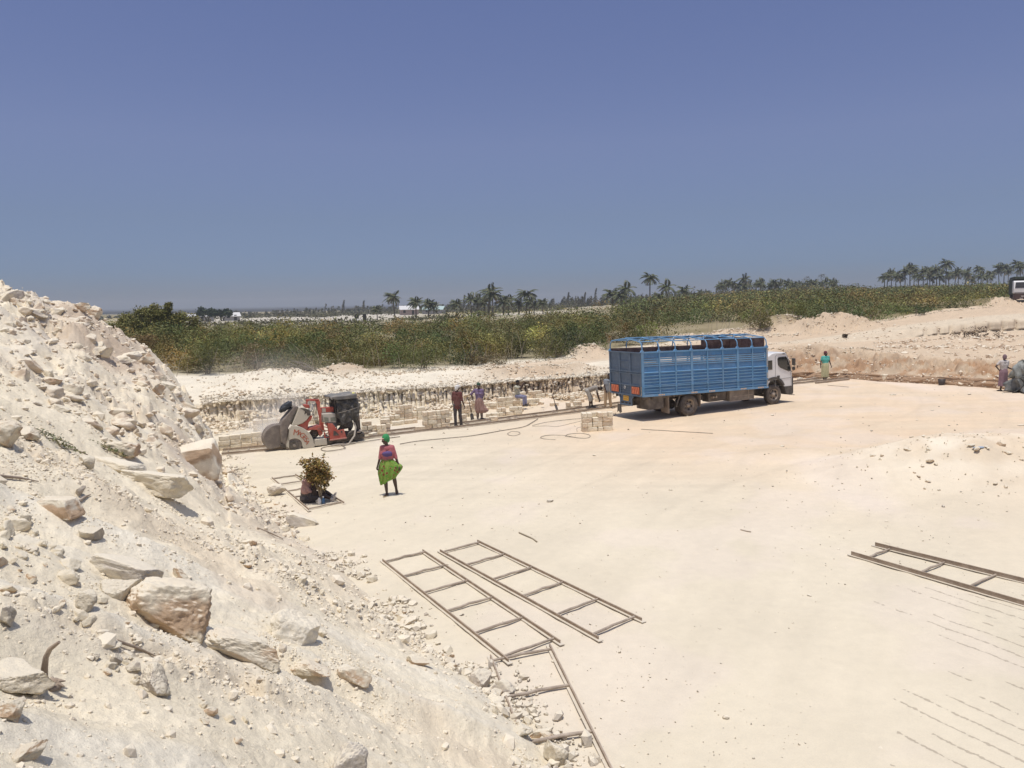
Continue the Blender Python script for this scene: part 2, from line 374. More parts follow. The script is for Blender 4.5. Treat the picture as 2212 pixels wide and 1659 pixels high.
def far_terrain():
    A = np.concatenate([ucols(-900, 370, 16), ucols(376, 1330, 2.6), ucols(1334, 1690, 6), ucols(1693, 2230, 3.2), ucols(2240, 3300, 20)])
    nsub = [22, 34, 5, 12, 7, 4, 9, 4, 14, 20, 10, 4]
    ds = [np.interp(A, TU, TD[:, k]) for k in range(NK)]; rows = []
    for k in range(NK-1):
        n = nsub[k]
        for j in range(n):
            t = j/n
            if k >= 8: rows.append(ds[k]*(ds[k+1]/ds[k])**t)
            else: rows.append(ds[k]*(1-t)+ds[k+1]*t)
    rows.append(ds[-1]); D = np.array(rows)
    nr, nc = D.shape; AA = np.broadcast_to(A, D.shape)
    X = AA*D; Y = D.copy()
    Z = far_z(X, Y)
    kk = np.repeat(np.arange(NK-1), nsub); kk = np.append(kk, NK-1)[:, None]*np.ones((1, nc))
    s = np.cumsum(np.concatenate([[0], np.hypot(np.diff(AA[0]*ds[0]), np.diff(ds[0]))]))[None, :]*np.ones((nr, 1))   # arc length along wall
    tt = np.concatenate([np.linspace(0, 1, n, endpoint=False) for n in nsub] + [[1]])[:, None]*np.ones((1, nc))
    # --- sawn face: vertical slots and broken blocks on the left wall, low rough step on the right
    left = 1-sstep(az(1290), az(1400), AA); right = sstep(az(1660), az(1700), AA)
    f = kk == 0
    hh = np.where(f, tt, 0)
    Y = Y + np.where(f, 0, 0)
    ci = np.floor(s/.23 + .35*vn(s*1.1, 0*s, seed=3)).astype(np.int64)
    rnd = _h(ci, ci*0, ci*0, 7); rnd2 = _h(ci, ci*0, ci*0, 8)
    fr = (s/.23 + .35*vn(s*1.1, 0*s, seed=3)) % 1.0
    slot = np.where((fr < .27) & (hh < .7+.5*rnd) & (hh > .45*rnd2-.30), 1.0, 0)
    li = np.floor(hh*7).astype(np.int64); blk = _h(ci//2, li, li*0, 11)
    off = .20*(blk-.5)*np.where(blk > .45, 1, .3) + .13*fbm(s*2.2, hh*5, 3, 12)
    fw = f*left*sstep(0, .05, hh)
    back = .34*hh + off + slot*.42
    Y += fw*np.maximum(back, 0)
    Z += fw*(.10*fbm(s*3, hh*3+9, 3, 13))
    top = (kk == 1)*left
    lastoff = (.34 + .25*(rnd-.3) + slot*.12)[nsub[0]-1]
    Y += top*np.maximum(lastoff[None, :], .0)*np.clip(1-tt*2.2, 0, 1)
    Z += top*(1-sstep(0, .35, tt))*(.16*np.abs(fbm(s*3.2, Y*3.2, 3, 21)) + .08*fbm(s*9, Y*7, 2, 22)) - top*.10*sstep(0,.1,tt)*(1-sstep(.1,.4,tt))
    # rubble amplitude by zone
    brown1 = np.exp(-((AA-az(1160))/.075)**2)*(kk >= 0)*(kk <= 1)
    amp = np.zeros(D.shape)
    amp = np.where(kk == 1, .05+.10*brown1+.36*right*sstep(0, .2, tt)*(1-.7*sstep(.7, 1, tt)), amp)
    amp = np.where(kk == 2, .03, amp); amp = np.where(kk == 3, .03+.06*right, amp)
    amp = np.where(kk == 4, .10*right, amp); amp = np.where(kk == 5, .05, amp); amp = np.where(kk == 6, .025, amp)
    amp = np.where(kk >= 7, .08, amp)
    mo = mound(X, Y); amp = amp + .22*np.clip(mo, 0, 1)
    Z += amp*(1.1*fbm(X*1.6, Y*1.6, 4, 31) + .7*np.abs(fbm(X*5, Y*5, 3, 33))*(kk < 7))
    Z += (kk == 1)*right*sstep(0, .15, tt)*(1-sstep(.6, .95, tt))*(.42*np.abs(fbm(X*2.0, Y*2.0, 3, 35))-.16*ridge(X*4.2, Y*4.2, 2, 36)+.12*fbm(X*6, Y*6, 2, 37))
    f3 = (kk == 4)*right*(1-sstep(az(2212), az(2400), AA)*0)*sstep(az(1960), az(2010), AA)
    fr2 = (s/.62) % 1.0
    Y -= f3*sstep(0, .1, tt)*(np.where(np.abs(fr2-.5) < .30, .45, 0)*(.6+.5*_h(np.floor(s/.62).astype(np.int64), kk.astype(np.int64)*0, kk.astype(np.int64)*0, 5)) + .2*fbm(s*.5, tt*1.5, 3, 61))*(1-.35*tt)
    C0 = None
    C0 = None
    fl = f*right
    Y -= fl*sstep(0, .3, hh)*.35*np.abs(fbm(s*1.2, hh*2, 3, 44))
    # gentle rolling far away
    Z += np.where(kk >= 8, 1, 0)*.35*fbm(X*.05, Y*.05, 3, 55)*sstep(60, 110, Y)
    # tyre ruts on the road
    Z -= (kk == 6)*.05*np.exp(-((tt-.35)/.08)**2) + (kk == 6)*.05*np.exp(-((tt-.7)/.08)**2)
    # ---- colours
    big = fbm(X*.35, Y*.35, 4, 70); med = fbm(X*1.7, Y*1.7, 4, 71)
    C = np.broadcast_to(CREAM, D.shape+(3,)).copy()
    rt_ = sstep(az(1150), az(1750), AA)
    C = mix(C, WHITE, (1-rt_)*.5)
    C = mix(C, TAN*.98, rt_*.9)
    C = mix(C, BANK, f*left*.8); C = mix(C, GREYS, f*left*.5*med)
    C = mix(C, TAN, f*left*np.clip(.12+.7*big+.30*sstep(az(750), az(1100), AA), 0, .6))
    C = mix(C, TAN*.92, brown1*.9)
    C = mix(C, np.array([.36, .23, .14]), fl*.9)
    C = mix(C, TAN*.86, (kk == 1)*right*(1-sstep(.7, 1, tt)))
    C = mix(C, np.array([.40, .245, .14]), (kk == 1)*right*(1-sstep(.45, .85, tt))*np.clip(.50+2.2*fbm(X*1.6, Y*1.6+Z, 4, 72), 0, .95))
    C = mix(C, TAN*.95, (kk == 6)*.9*sstep(az(950), az(1100), AA)*(.6+.4*np.exp(-((tt-.5)/.3)**2)))
    C = mix(C, CREAM*.98, (kk == 5)*right*.5); C = mix(C, CREAM, (kk == 4)*right*.4)
    mt = np.zeros(D.shape)
    for i, m_ in enumerate(MOUNDS): mt = np.maximum(mt, np.clip(mound(X, Y, (i,))/m_[4]*1.6, 0, 1)*m_[5])
    C = mix(C, TAN*.88, mt*(.75+.3*med))
    veg = sstep(0, .02, tt)*(kk == 8) + (kk > 8)
    pale = fbm(X*.012, Y*.006, 4, 75)
    clr = sstep(150, 260, Y)*(1-sstep(az(1250), az(1400), AA))
    C = mix(C, OLIVE*1.2, veg*(.82+.2*big))
    C = mix(C, mix(np.broadcast_to(OLIVE*1.9, C.shape), np.array([.50, .45, .36]), sstep(-.12, .22, pale)), clr)
    C = mix(C, OLIVE*1.5, sstep(560, 760, Y))
    C *= (1+.10*med)[..., None]
    V = np.stack([X, Y, Z], -1).reshape(-1, 3)
    me = np_mesh('hillside', V, grid_faces(nr, nc), ground_mat(), True, C.reshape(-1, 3))
    tag(link('terrain', me), kind='structure')

def ground_mat():
    return mat('limestone_dust', attr='Col', rough=.95, spec=.1, noise=((.9, .05), (14, .07)), bump=((7, .55, .06), (26, .65, .025), (80, .5, .010)))
def floor_mat():
    if 'quarry_floor' in MATS: return MATS['quarry_floor']
    m = mat('quarry_floor', attr='Col', rough=.95, spec=.1, noise=((.35, .025), (5, .035), (70, .05)), bump=((2.2, .35, .05), (38, .35, .012)))
    # saw-cut lines running across the sawn bench, broken, the shade inside the grooves painted dark
    t = m.node_tree; n = t.nodes; L = t.links; p = n['Principled BSDF']
    tc = n.new('ShaderNodeTexCoord'); mp = n.new('ShaderNodeMapping'); mp.vector_type = 'POINT'
    mp.inputs['Rotation'].default_value = (0, 0, radians(-28.3+1)); L.new(tc.outputs['Object'], mp.inputs['Vector'])
    nz = n.new('ShaderNodeTexNoise'); nz.inputs['Scale'].default_value = .9; nz.inputs['Detail'].default_value = 12; nz.inputs['Roughness'].default_value = .72
    L.new(mp.outputs[0], nz.inputs['Vector'])
    sep = n.new('ShaderNodeSeparateXYZ'); L.new(mp.outputs[0], sep.inputs[0])
    def math_(op, a, b=None, c=None):
        q = n.new('ShaderNodeMath'); q.operation = op
        for i, x in enumerate((a, b, c)):
            if x is None: continue
            if isinstance(x, (int, float)): q.inputs[i].default_value = x
            else: L.new(x, q.inputs[i])
        return q.outputs[0]
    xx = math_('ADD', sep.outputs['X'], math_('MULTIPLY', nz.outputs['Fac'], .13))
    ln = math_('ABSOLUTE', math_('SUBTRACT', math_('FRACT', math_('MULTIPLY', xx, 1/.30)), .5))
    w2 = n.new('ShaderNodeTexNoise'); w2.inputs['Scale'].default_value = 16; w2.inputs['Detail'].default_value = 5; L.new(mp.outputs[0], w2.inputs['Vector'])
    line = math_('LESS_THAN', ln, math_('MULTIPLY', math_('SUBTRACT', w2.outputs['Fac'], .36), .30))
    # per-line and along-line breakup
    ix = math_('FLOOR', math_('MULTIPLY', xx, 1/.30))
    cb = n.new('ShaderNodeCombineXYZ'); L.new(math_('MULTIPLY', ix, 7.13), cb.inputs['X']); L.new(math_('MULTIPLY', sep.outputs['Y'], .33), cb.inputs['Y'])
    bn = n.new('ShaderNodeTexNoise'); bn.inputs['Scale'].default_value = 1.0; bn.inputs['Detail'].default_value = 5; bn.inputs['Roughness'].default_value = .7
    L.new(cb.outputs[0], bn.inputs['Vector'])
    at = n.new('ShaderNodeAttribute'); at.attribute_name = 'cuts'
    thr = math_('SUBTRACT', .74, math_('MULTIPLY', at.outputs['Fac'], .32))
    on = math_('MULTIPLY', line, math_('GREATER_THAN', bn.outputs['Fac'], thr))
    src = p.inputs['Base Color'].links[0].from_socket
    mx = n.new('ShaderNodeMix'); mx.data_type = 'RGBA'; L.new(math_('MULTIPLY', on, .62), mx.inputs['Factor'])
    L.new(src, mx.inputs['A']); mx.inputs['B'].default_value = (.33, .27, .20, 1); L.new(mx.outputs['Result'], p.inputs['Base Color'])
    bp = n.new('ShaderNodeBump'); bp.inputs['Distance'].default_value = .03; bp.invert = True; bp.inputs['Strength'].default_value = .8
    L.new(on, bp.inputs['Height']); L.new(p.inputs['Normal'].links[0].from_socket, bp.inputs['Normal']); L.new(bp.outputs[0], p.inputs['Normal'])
    return m

def quarry_floor():
    A = np.concatenate([ucols(-900, 380, 20), ucols(390, 2240, 5), ucols(2260, 3300, 20)])
    n = 420; e0 = np.interp(A, TU, TD[:, 0])+1.2
    t = np.linspace(0, 1, n)[:, None]
    d0 = 1.5; D = d0*(e0[None, :]/d0)**t
    X, Y = A[None, :]*D, D
    Z = floor_z(X, Y)
    med = fbm(X*.8, Y*.8, 4, 80); big = fbm(X*.18, Y*.18, 3, 81)
    Z = Z + .016*fbm(X*2, Y*2, 4, 82) + .02*big + .02*fbm((X*.88-Y*.47)*1.5, (X*.47+Y*.88)*.3, 3, 90)
    # dust banked up against the wall foot on the left
    wl = sstep(-3.5, -.3, Y-e0[None, :]+1.2)*(1-sstep(az(1350), az(1500), A))[None, :]
    Z += wl*np.maximum(.08+.24*fbm(X*1.1, Y*1.1, 3, 83), 0)
    # wheel tracks sweeping over the tan part
    C = np.broadcast_to(CREAM*1.0, D.shape+(3,)).copy()
    tanm = sstep(14, 30, Y+.55*X-2+3*big)*sstep(-6, 6, X)
    C = mix(C, TAN*1.12, tanm*.95*(.85+.25*med))
    C = mix(C, np.array([.78, .68, .60]), sstep(.25, .6, fbm(X*.25+3, Y*.1, 3, 85))*.35)
    st = fbm((X*.2+Y*.98)*3.0, (X-.2*Y)*.25, 3, 86)
    ru = fbm((X*.88-Y*.47)*2.2, (X*.47+Y*.88)*.35, 4, 87)
    C *= (1+.07*st*sstep(16, 22, Y)+.05*med+.05*ru)[..., None]
    C = mix(C, np.array([.70, .595, .50]), sstep(.1, .45, fbm(X*.5, Y*.5, 4, 89))*.3)
    wy = np.abs(((X-.4*Y+6*np.sin(Y*.13)+2*np.sin(X*.3)) % 5.2)-2.6)
    C *= (1-.05*np.exp(-(wy/.18)**2)*sstep(14, 20, Y))[..., None]
    hp = np.exp(-(((X-12.4)/3.6)**2 + ((Y-20.7)/2.2)**2)); C = mix(C, WHITE, hp*.6*sstep(-.2, .3, med)); Z += hp*.06*fbm(X*3, Y*3, 4, 91)
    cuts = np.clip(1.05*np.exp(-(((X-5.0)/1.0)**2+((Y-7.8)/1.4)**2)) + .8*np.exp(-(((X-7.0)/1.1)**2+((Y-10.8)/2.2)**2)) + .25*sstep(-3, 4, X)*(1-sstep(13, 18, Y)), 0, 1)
    V = np.stack([X, Y, Z], -1).reshape(-1, 3)
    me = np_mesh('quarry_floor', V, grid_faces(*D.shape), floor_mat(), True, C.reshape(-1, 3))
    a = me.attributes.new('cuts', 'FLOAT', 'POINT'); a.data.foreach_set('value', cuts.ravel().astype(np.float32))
    tag(link('quarry_floor', me), kind='structure')

# ---------------------------------------------------------------- spoil bank on the left
CR = [(-900, 22, 7.5), (-400, 23, 7.2), (-60, 24, 6.3), (0, 24, 608), (60, 25, 625), (110, 26, 650), (150, 26.6, 652), (175, 27, 655), (240, 28, 703),
      (309, 28.2, 738), (355, 28.6, 783), (395, 29, 838), (438, 29.3, 908), (462, 29.3, 970), (520, 29.5, -1), (3000, 29.5, -1)]
def _crz(u, d, v):
    if v == -1: return SLOPE*az(u)*d-.4
    if v < 20: return v
    return PD(u, v, d).z
CRA = np.array([az(c[0]) for c in CR]); CRD = np.array([c[1] for c in CR], float); CRZ = np.array([_crz(*c) for c in CR])
TOE = [FL(u, v) for u, v in ((1290, 1790), (1230, 1659), (1180, 1590), (1100, 1500), (1040, 1450), (960, 1395), (870, 1340), (830, 1290), (760, 1230), (700, 1185), (600, 1105), (540, 1042), (490, 990), (462, 962))]
TOEX = np.array([p.x for p in TOE]+[-12.2, -13.5]); TOEY = np.array([p.y for p in TOE]+[30.5, 33])
TOEX = np.concatenate([[6.5, 3.2], TOEX]); TOEY = np.concatenate([[-4, 3.2], TOEY])
def bank_base(x, y):
    """smooth spoil bank height without roughness; very low where there is no bank"""
    x = np.asarray(x, float); y = np.asarray(y, float); ys = np.maximum(y, .4)
    A = np.where(y > .4, x/ys, x/.4)
    toex = np.interp(y, TOEY, TOEX)
    p = (toex-.22-x)*.86                              # distance from the toe, across the slope
    z0 = .69*p
    z0 = np.where(p > 0, z0 + SLOPE*x*np.clip(1-p/4, 0, 1), p*.9+SLOPE*x)
    cd = np.interp(A, CRA, CRD); cz = np.interp(A, CRA, CRZ)
    xc = A*cd; zc0 = .69*(np.interp(cd, TOEY, TOEX)-xc)*.86
    t = y/cd
    g = sstep(.35, 1.0, t)*(A < az(470))
    z = z0 + (cz-zc0)*g
    beyond = np.maximum(y-cd, 0)*(A < az(520))
    z = z - beyond*1.3
    return z
def bank_rough(x, y):
    # downhill direction (0.86, 0.35): streaks stretched along it
    a = x*.9+y*.43; b = -x*.43+y*.9
    st = fbm(b*1.6, a*.16, 4, 101)
    lump = fbm(x*.55, y*.55, 4, 102)
    rub = fbm(b*.8+4, a*.22, 3, 103)                   # where the rubble strips are
    far = sstep(10, 22, y)
    rm = sstep(-.05, .45, rub+.25*lump)
    c1, v1 = cell(x*2.3, y*2.3, 104); c2, v2 = cell(x*6.1, y*6.1, 105); c3, v3 = cell(x*14, y*14, 106)
    stones = .20*np.clip(.42-c1, 0, 1)*(v1 > .62) + .085*np.clip(.45-c2, 0, 1)*(v2 > .45) + .035*np.clip(.45-c3, 0, 1)*(v3 > .4)
    z = .18*st + .27*lump + .09*(1-far)*sstep(-.1, .3, fbm(x*.7+11, y*.7, 2, 117))*(ridge(x*1.5, y*1.5, 4, 116)-.3) + (1+2.3*far)*stones*(.25+1.3*rm) + .17*far*fbm(x*2.6, y*2.6, 5, 111) + far*sstep(-.15, .25, fbm(x*.8+5, y*.8, 3, 113))*(.16*ridge(x*2.2, y*2.2, 3, 114) - .05 + .10*np.clip(.5-c2, 0, 1)*v2) + .10*(1-far)*rm*fbm(x*3.6, y*3.6, 4, 112) + .05*rm*fbm(x*5, y*5, 4, 107) + .012*fbm(x*17, y*17, 2, 108)
    z = z + far*(.30*ridge(x*.9, y*.9, 3, 109)-.1)*sstep(.0, .5, rub+.3)
    return z, rm, st, lump
def bank_z(x, y, rough=True):
    z = bank_base(x, y)
    if rough:
        r = bank_rough(np.asarray(x, float), np.asarray(y, float))[0]
        fz = SLOPE*np.asarray(x, float)
        z = z + r*sstep(-.3, .8, z-fz)
    return z
def ground_zv(x, y):
    x = np.asarray(x, float); y = np.asarray(y, float)
    g = np.where(y < base_d(x, y), floor_z(x, y), far_z(x, y)); b = np.full(x.shape, -9.0)
    m = (x < 7) & (y < 40)
    if m.any(): b[m] = bank_z(x[m], y[m])
    return np.maximum(g, b)
def ground_z(x, y): return float(ground_zv(np.array([x]), np.array([y]))[0])
_T1 = 1.2*1.018**np.arange(0, 330)
def hit(u, v):
    """first ground point seen at (u, v)"""
    d = ray(u, v); T = _T1
    for k in range(2):
        x = d.x*T; y = d.y*T; z = CAM_H+d.z*T; below = z < ground_zv(x, y)
        if not below.any(): i = len(T)-1
        else: i = int(np.argmax(below))
        T = np.linspace(T[max(i-1, 0)], T[i], 24)
    return Vector((0, 0, CAM_H)) + d*float(_pick(d, T))
def _pick(d, T):
    z = CAM_H+d.z*T; below = z < ground_zv(d.x*T, d.y*T); return T[int(np.argmax(below))] if below.any() else T[-1]
def spoil_bank():
    A = np.concatenate([ucols(-1500, -420, 12), ucols(-410, 1420, 3.0)])
    n = 620; t = np.linspace(0, 1, n)[:, None]
    d1 = 1.1; dm = 34.0; D = d1*(dm/d1)**t*np.ones((1, len(A)))
    X, Y = A[None, :]*D, D
    Z0 = bank_base(X, Y); R, rm, st, lump = bank_rough(X, Y); fz = SLOPE*X
    Z = Z0 + R*sstep(-.3, .8, Z0-fz)
    Z = np.maximum(Z, fz-.5)
    C = np.broadcast_to(BANK, D.shape+(3,)).copy()
    C = mix(C, WHITE, sstep(.1, .5, st)*.8*(1-rm))
    C = mix(C, np.array([.70, .60, .455]), rm*.55)
    up_ = sstep(11, 20, Y)
    bb = fbm(X*.45+2, Y*.3, 4, 120)
    C = mix(C, np.array([.66, .555, .42]), up_*np.clip(.52+1.5*bb, 0, .92))
    C = mix(C, np.array([.47, .36, .26]), up_*sstep(.12, .40, bb)*.6)
    C = mix(C, GREYS*.95, up_*sstep(.1, .35, fbm(X*1.2+9, Y*1.2, 3, 124))*.5)
    C = mix(C, TAN*1.05, (1-up_)*sstep(.15, .6, fbm(X*.7, Y*.7, 3, 121))*.35)
    C *= (1+.07*fbm(X*4, Y*4, 3, 122))[..., None]
    V = np.stack([X, Y, Z], -1).reshape(-1, 3)
    F = grid_faces(*D.shape)
    # drop the faces that lie buried below the floor
    zf = (Z-fz).reshape(-1); keep = zf[F].max(1) > -.32
    me = np_mesh('spoil_slope', V, F[keep], ground_mat(), True, C.reshape(-1, 3))
    tag(link('spoil_slope', me), kind='structure')
quarry_floor(); far_terrain(); spoil_bank()
# ================================================================ ROCKS
_ico = {}
def ico(sub):
    if sub in _ico: return _ico[sub]
    import bmesh
    bm = bmesh.new(); bmesh.ops.create_icosphere(bm, subdivisions=sub, radius=1)
    V = np.array([v.co[:] for v in bm.verts]); F = np.array([[v.index for v in f.verts] for f in bm.faces]); bm.free()
    _ico[sub] = (V, F); return V, F
def rock_vf(seed, sub=4, flat=1.0, planes=15, rough=.06, boxy=0):
    r = np.random.RandomState(seed); V, F = ico(sub); V = V.copy()
    if boxy:
        V = np.sign(V)*np.abs(V)**(1-.55*boxy); V *= (1/np.abs(V).max(0))
    if boxy >= .9:
        V = V/(np.abs(V)**14).sum(1)[:, None]**(1/14); planes = 4
        sh = r.uniform(-.22, .22, 3); V[:, 0] += sh[0]*V[:, 2]; V[:, 1] += sh[1]*V[:, 2]; V[:, 2] *= 1+sh[2]*V[:, 0]
    for k in range(planes):
        n = r.normal(size=3); n /= np.linalg.norm(n); d = r.uniform(.45, .85) if boxy < .9 else r.uniform(.95, 1.2)
        e = V@n-d; V = V-np.outer(np.maximum(e, 0), n)
    q = V*1.0
    dsp = .07*fbm(q[:, 0]*1.3+seed, q[:, 1]*1.3, 2, seed, z=q[:, 2]*1.3)
    dsp = dsp + rough*.5*fbm(q[:, 0]*2.2, q[:, 1]*2.2+seed, 3, seed+15, z=q[:, 2]*2.2) + rough*fbm(q[:, 0]*4, q[:, 1]*4+seed, 4, seed+5, z=q[:, 2]*4) - rough*.8*np.abs(fbm(q[:, 0]*8, q[:, 1]*8, 2, seed+9, z=q[:, 2]*8))
    V = V*(1+dsp)[:, None]; V[:, 2] *= flat
    return V, F
def rock_cols(V, seed, base, under):
    """pale dusty top, raw brown stone where the rock broke"""
    n = fbm(V[:, 0]*1.1+seed, V[:, 1]*1.1, 4, seed+3, z=V[:, 2]*1.1)
    b = mix(np.broadcast_to(base, V.shape), under, sstep(-.25, .15, n)*.92)
    n2 = fbm(V[:, 0]*5+seed, V[:, 1]*5, 3, seed+4, z=V[:, 2]*5)
    return b*(1+.16*n2)[:, None]
RAW = np.array([.47, .325, .205]); RAWG = np.array([.52, .45, .37])
def rock_mat(name='limestone_rock', lo=.98, hi=1.22):
    if name in MATS: return MATS[name]
    m = mat(name, attr='Col', rough=.93, spec=.1, noise=((3, .06), (20, .07)), bump=((5, .45, .06), (22, .4, .012)))
    # white dust settled on whatever faces up
    t = m.node_tree; n = t.nodes; L = t.links; p = n['Principled BSDF']
    ge = n.new('ShaderNodeNewGeometry'); sp = n.new('ShaderNodeSeparateXYZ'); L.new(ge.outputs['Normal'], sp.inputs[0])
    tc = n.new('ShaderNodeTexCoord'); x = n.new('ShaderNodeTexNoise'); x.inputs['Scale'].default_value = 2.6; x.inputs['Detail'].default_value = 6; L.new(tc.outputs['Object'], x.inputs['Vector'])
    ad = n.new('ShaderNodeMath'); ad.operation = 'MULTIPLY_ADD'; L.new(x.outputs['Fac'], ad.inputs[0]); ad.inputs[1].default_value = .9; L.new(sp.outputs['Z'], ad.inputs[2])
    mr = n.new('ShaderNodeMapRange'); mr.inputs['From Min'].default_value = lo; mr.inputs['From Max'].default_value = hi; mr.inputs['To Max'].default_value = .85
    L.new(ad.outputs[0], mr.inputs['Value'])
    src = p.inputs['Base Color'].links[0].from_socket
    mx = n.new('ShaderNodeMix'); mx.data_type = 'RGBA'; L.new(mr.outputs[0], mx.inputs['Factor']); L.new(src, mx.inputs['A'])
    mx.inputs['B'].default_value = (.765, .68, .53, 1); L.new(mx.outputs['Result'], p.inputs['Base Color'])
    return m
def rock_mesh(seed, sub=4, flat=1.0, planes=11, base=CREAM, under=RAW, **k):
    V, F = rock_vf(seed, sub, flat, planes, **k)
    return np_mesh('rock', V, F, rock_mat(), True, rock_cols(V, seed, base, under))
# named rocks on the bank:  u, v of centre, width px, height/width, depth/width, tilt (x, y), yaw, seed, boxy, sink, label
BIG = [
 (428, 992, 78, .95, .8, (12, -14), 30, 3, .9, .30, 'squared brown-faced block leaning at the top of the toe, nearest the saw rails', RAW*.95),
 (252, 1007, 84, .34, .8, (-8, 10), 10, 5, .9, .3, 'pale flat-topped slab lying left of the wide slab below the rubble face', CREAM),
 (333, 1040, 118, .36, .9, (-14, 10), 15, 6, .9, .35, 'wide pale slab with a sharp lower corner under the leaning block', CREAM),
 (186, 1000, 44, .8, .7, (20, 0), 70, 7, .3, .2, 'small upright wedge rock beside the green sprigs', CREAM),
 (10, 940, 60, 1.1, .8, (5, 20), 40, 8, .5, .2, 'tall brown-faced boulder cut by the left edge, above the middle', RAW),
 (56, 936, 52, .6, .8, (0, 12), 10, 9, .4, .25, 'low pink-brown rock just right of the tall boulder at the left edge', RAW),
 (128, 1092, 68, .62, .7, (0, -2), 5, 57, .9, .38, 'pale-topped block with a brown underside, alone on the upper left slope', RAW*1.1),
 (172, 1062, 24, 1.3, .6, (10, 20), 60, 11, .2, .1, 'small dark triangular stone above the pale-topped block', RAWG),
 (265, 1228, 128, .42, .7, (-16, 12), 12, 52, .95, .4, 'broad grey ribbed slab standing behind the two largest boulders', GREYS),
 (262, 1268, 84, 1.0, .8, (14, -20), 35, 13, .5, .25, 'pale triangular boulder with an orange broken foot', CREAM),
 (372, 1312, 205, .62, .75, (-6, 16), 22, 14, .45, .30, 'biggest boulder of the slope, its rough brown broken face turned down', RAW*1.0),
 (388, 1243, 44, .7, .8, (0, 15), 20, 15, .4, .2, 'small peaked stone perched behind the biggest boulder', RAW),
 (520, 1402, 168, .42, .75, (-10, 24), 28, 16, .5, .40, 'long pale boulder with a shadowed orange underside below the biggest one', RAW*1.15),
 (632, 1352, 118, .95, .8, (-10, 28), 30, 17, .25, .5, 'rounded white boulder half buried behind the long pale one', WHITE),
 (668, 1440, 108, .42, .6, (-4, 12), 8, 18, .7, .25, 'flat pale rock with a thin brown edge, below the half-buried boulder', RAW*1.15),
 (762, 1455, 76, .72, .7, (0, 18), 8, 19, .4, .42, 'hollowed brown rock at the lower end of the big boulder chain', RAW*1.1),
 (328, 1468, 88, .78, .85, (0, 8), 0, 20, .3, .25, 'rough pitted grey-brown boulder standing alone on the gravel', RAWG*.9),
 (38, 1468, 140, .62, .9, (-10, 8), 4, 21, .5, .2, 'large smooth slab jutting in from the left edge near the bent stick', CREAM),
 (14, 1532, 70, .8, .8, (0, 8), 30, 22, .4, .15, 'brown-faced rock under the large smooth slab', RAW*1.1),
 (66, 1626, 78, .5, .7, (0, -12), 60, 23, .5, .2, 'wedge-shaped rock near the lower left corner', RAW*1.1),
 (252, 1424, 28, 1.1, .9, (0, 0), 0, 24, 0, .2, 'round grey stone, the largest of the small ones above the pitted boulder', RAWG*.8),
 (206, 1420, 22, .8, .9, (0, 0), 0, 25, 0, .2, 'small smooth grey stone left of the round grey one', RAWG*.8),
 (288, 1440, 34, .8, .8, (0, 30), 30, 26, .2, .2, 'small grey angular stone touching the pitted boulder', RAWG),
 (12, 1335, 46, 1.1, .8, (0, 0), 20, 27, .1, .1, 'dark grey boulder cut by the left edge above the smooth slab', RAWG*.65),
 (178, 1292, 56, .85, .8, (0, 15), 10, 28, .5, .4, 'pale stone with a steep right side, left of the triangular boulder', CREAM),
 (1036, 1466, 56, .95, .8, (10, 0), 50, 29, .3, .2, 'brown toe rock beside the half-buried ladder frame', RAWG),
 (1082, 1490, 62, .7, .8, (8, 15), 20, 30, .3, .2, 'ribbed grey toe rock right of the brown one by the ladder frame', RAWG),
 (1196, 1624, 66, .9, .8, (6, 6), 10, 31, .5, .2, 'squared pale rock at the very foot of the slope, lower right', CREAM),
 (1128, 1578, 62, .6, .8, (0, -12), 30, 32, .4, .3, 'pale rounded rock over a dark gap near the foot of the slope', CREAM),
 (742, 1640, 96, 1.2, .6, (0, 24), 60, 33, .4, .5, 'tall grey slab cut by the bottom edge of the picture', GREYS),
 (905, 1428, 58, .45, .7, (0, 10), 20, 34, .3, .3, 'flat pale stone with a broken underside near the slope foot', RAW*1.1),
 (650, 1128, 74, .42, .5, (0, 22), 20, 35, .7, .3, 'long thin slab sliding off the slope below the seated person', GREYS),
 (596, 1060, 40, .8, .8, (0, 10), 10, 36, .3, .2, 'cream rock at the slope foot left of the ladder frame with the seated person', RAWG),
 (178, 648, 30, .8, .8, (0, 10), 10, 37, .1, .12, 'topmost rock standing on the skyline of the heap', RAW),
 (198, 664, 42, .75, .8, (0, 20), 20, 38, .2, .2, 'brown rock just below the topmost one on the skyline', RAW),
 (318, 772, 34, .9, .8, (0, 20), 50, 39, .5, .3, 'jointed block high on the steep right edge of the heap', RAW*1.1),
 (362, 834, 34, .85, .8, (0, 10), 30, 40, .3, .25, 'light crumbling boulder at the right edge of the heap', CREAM),
 (338, 842, 32, .9, .8, (0, 10), 60, 41, .7, .25, 'cracked cream block beside the crumbling boulder on the heap edge', RAW*1.1),
 (126, 880, 44, .5, .8, (0, 10), 60, 42, .3, .25, 'flat rock in the pale dust chute on the upper slope', CREAM),
 (108, 820, 50, .6, .8, (0, 10), 60, 43, .3, .3, 'brown lumpy rock in the middle of the rubble face', BROWN*1.3),
 (260, 965, 70, .6, .8, (0, 10), 20, 44, .5, .25, 'dark-faced clod at the bottom of the rubble face above the flat slabs', BROWN*1.3),
 (455, 1005, 34, .9, .8, (0, -30), 20, 45, .6, .2, 'narrow block lying right of the leaning block on the toe', RAW*1.1),
 (196, 1150, 52, .9, .8, (0, 10), 60, 46, .1, .25, 'clump of earth and roots crumbling on the upper left slope', RAWG*.8),
]
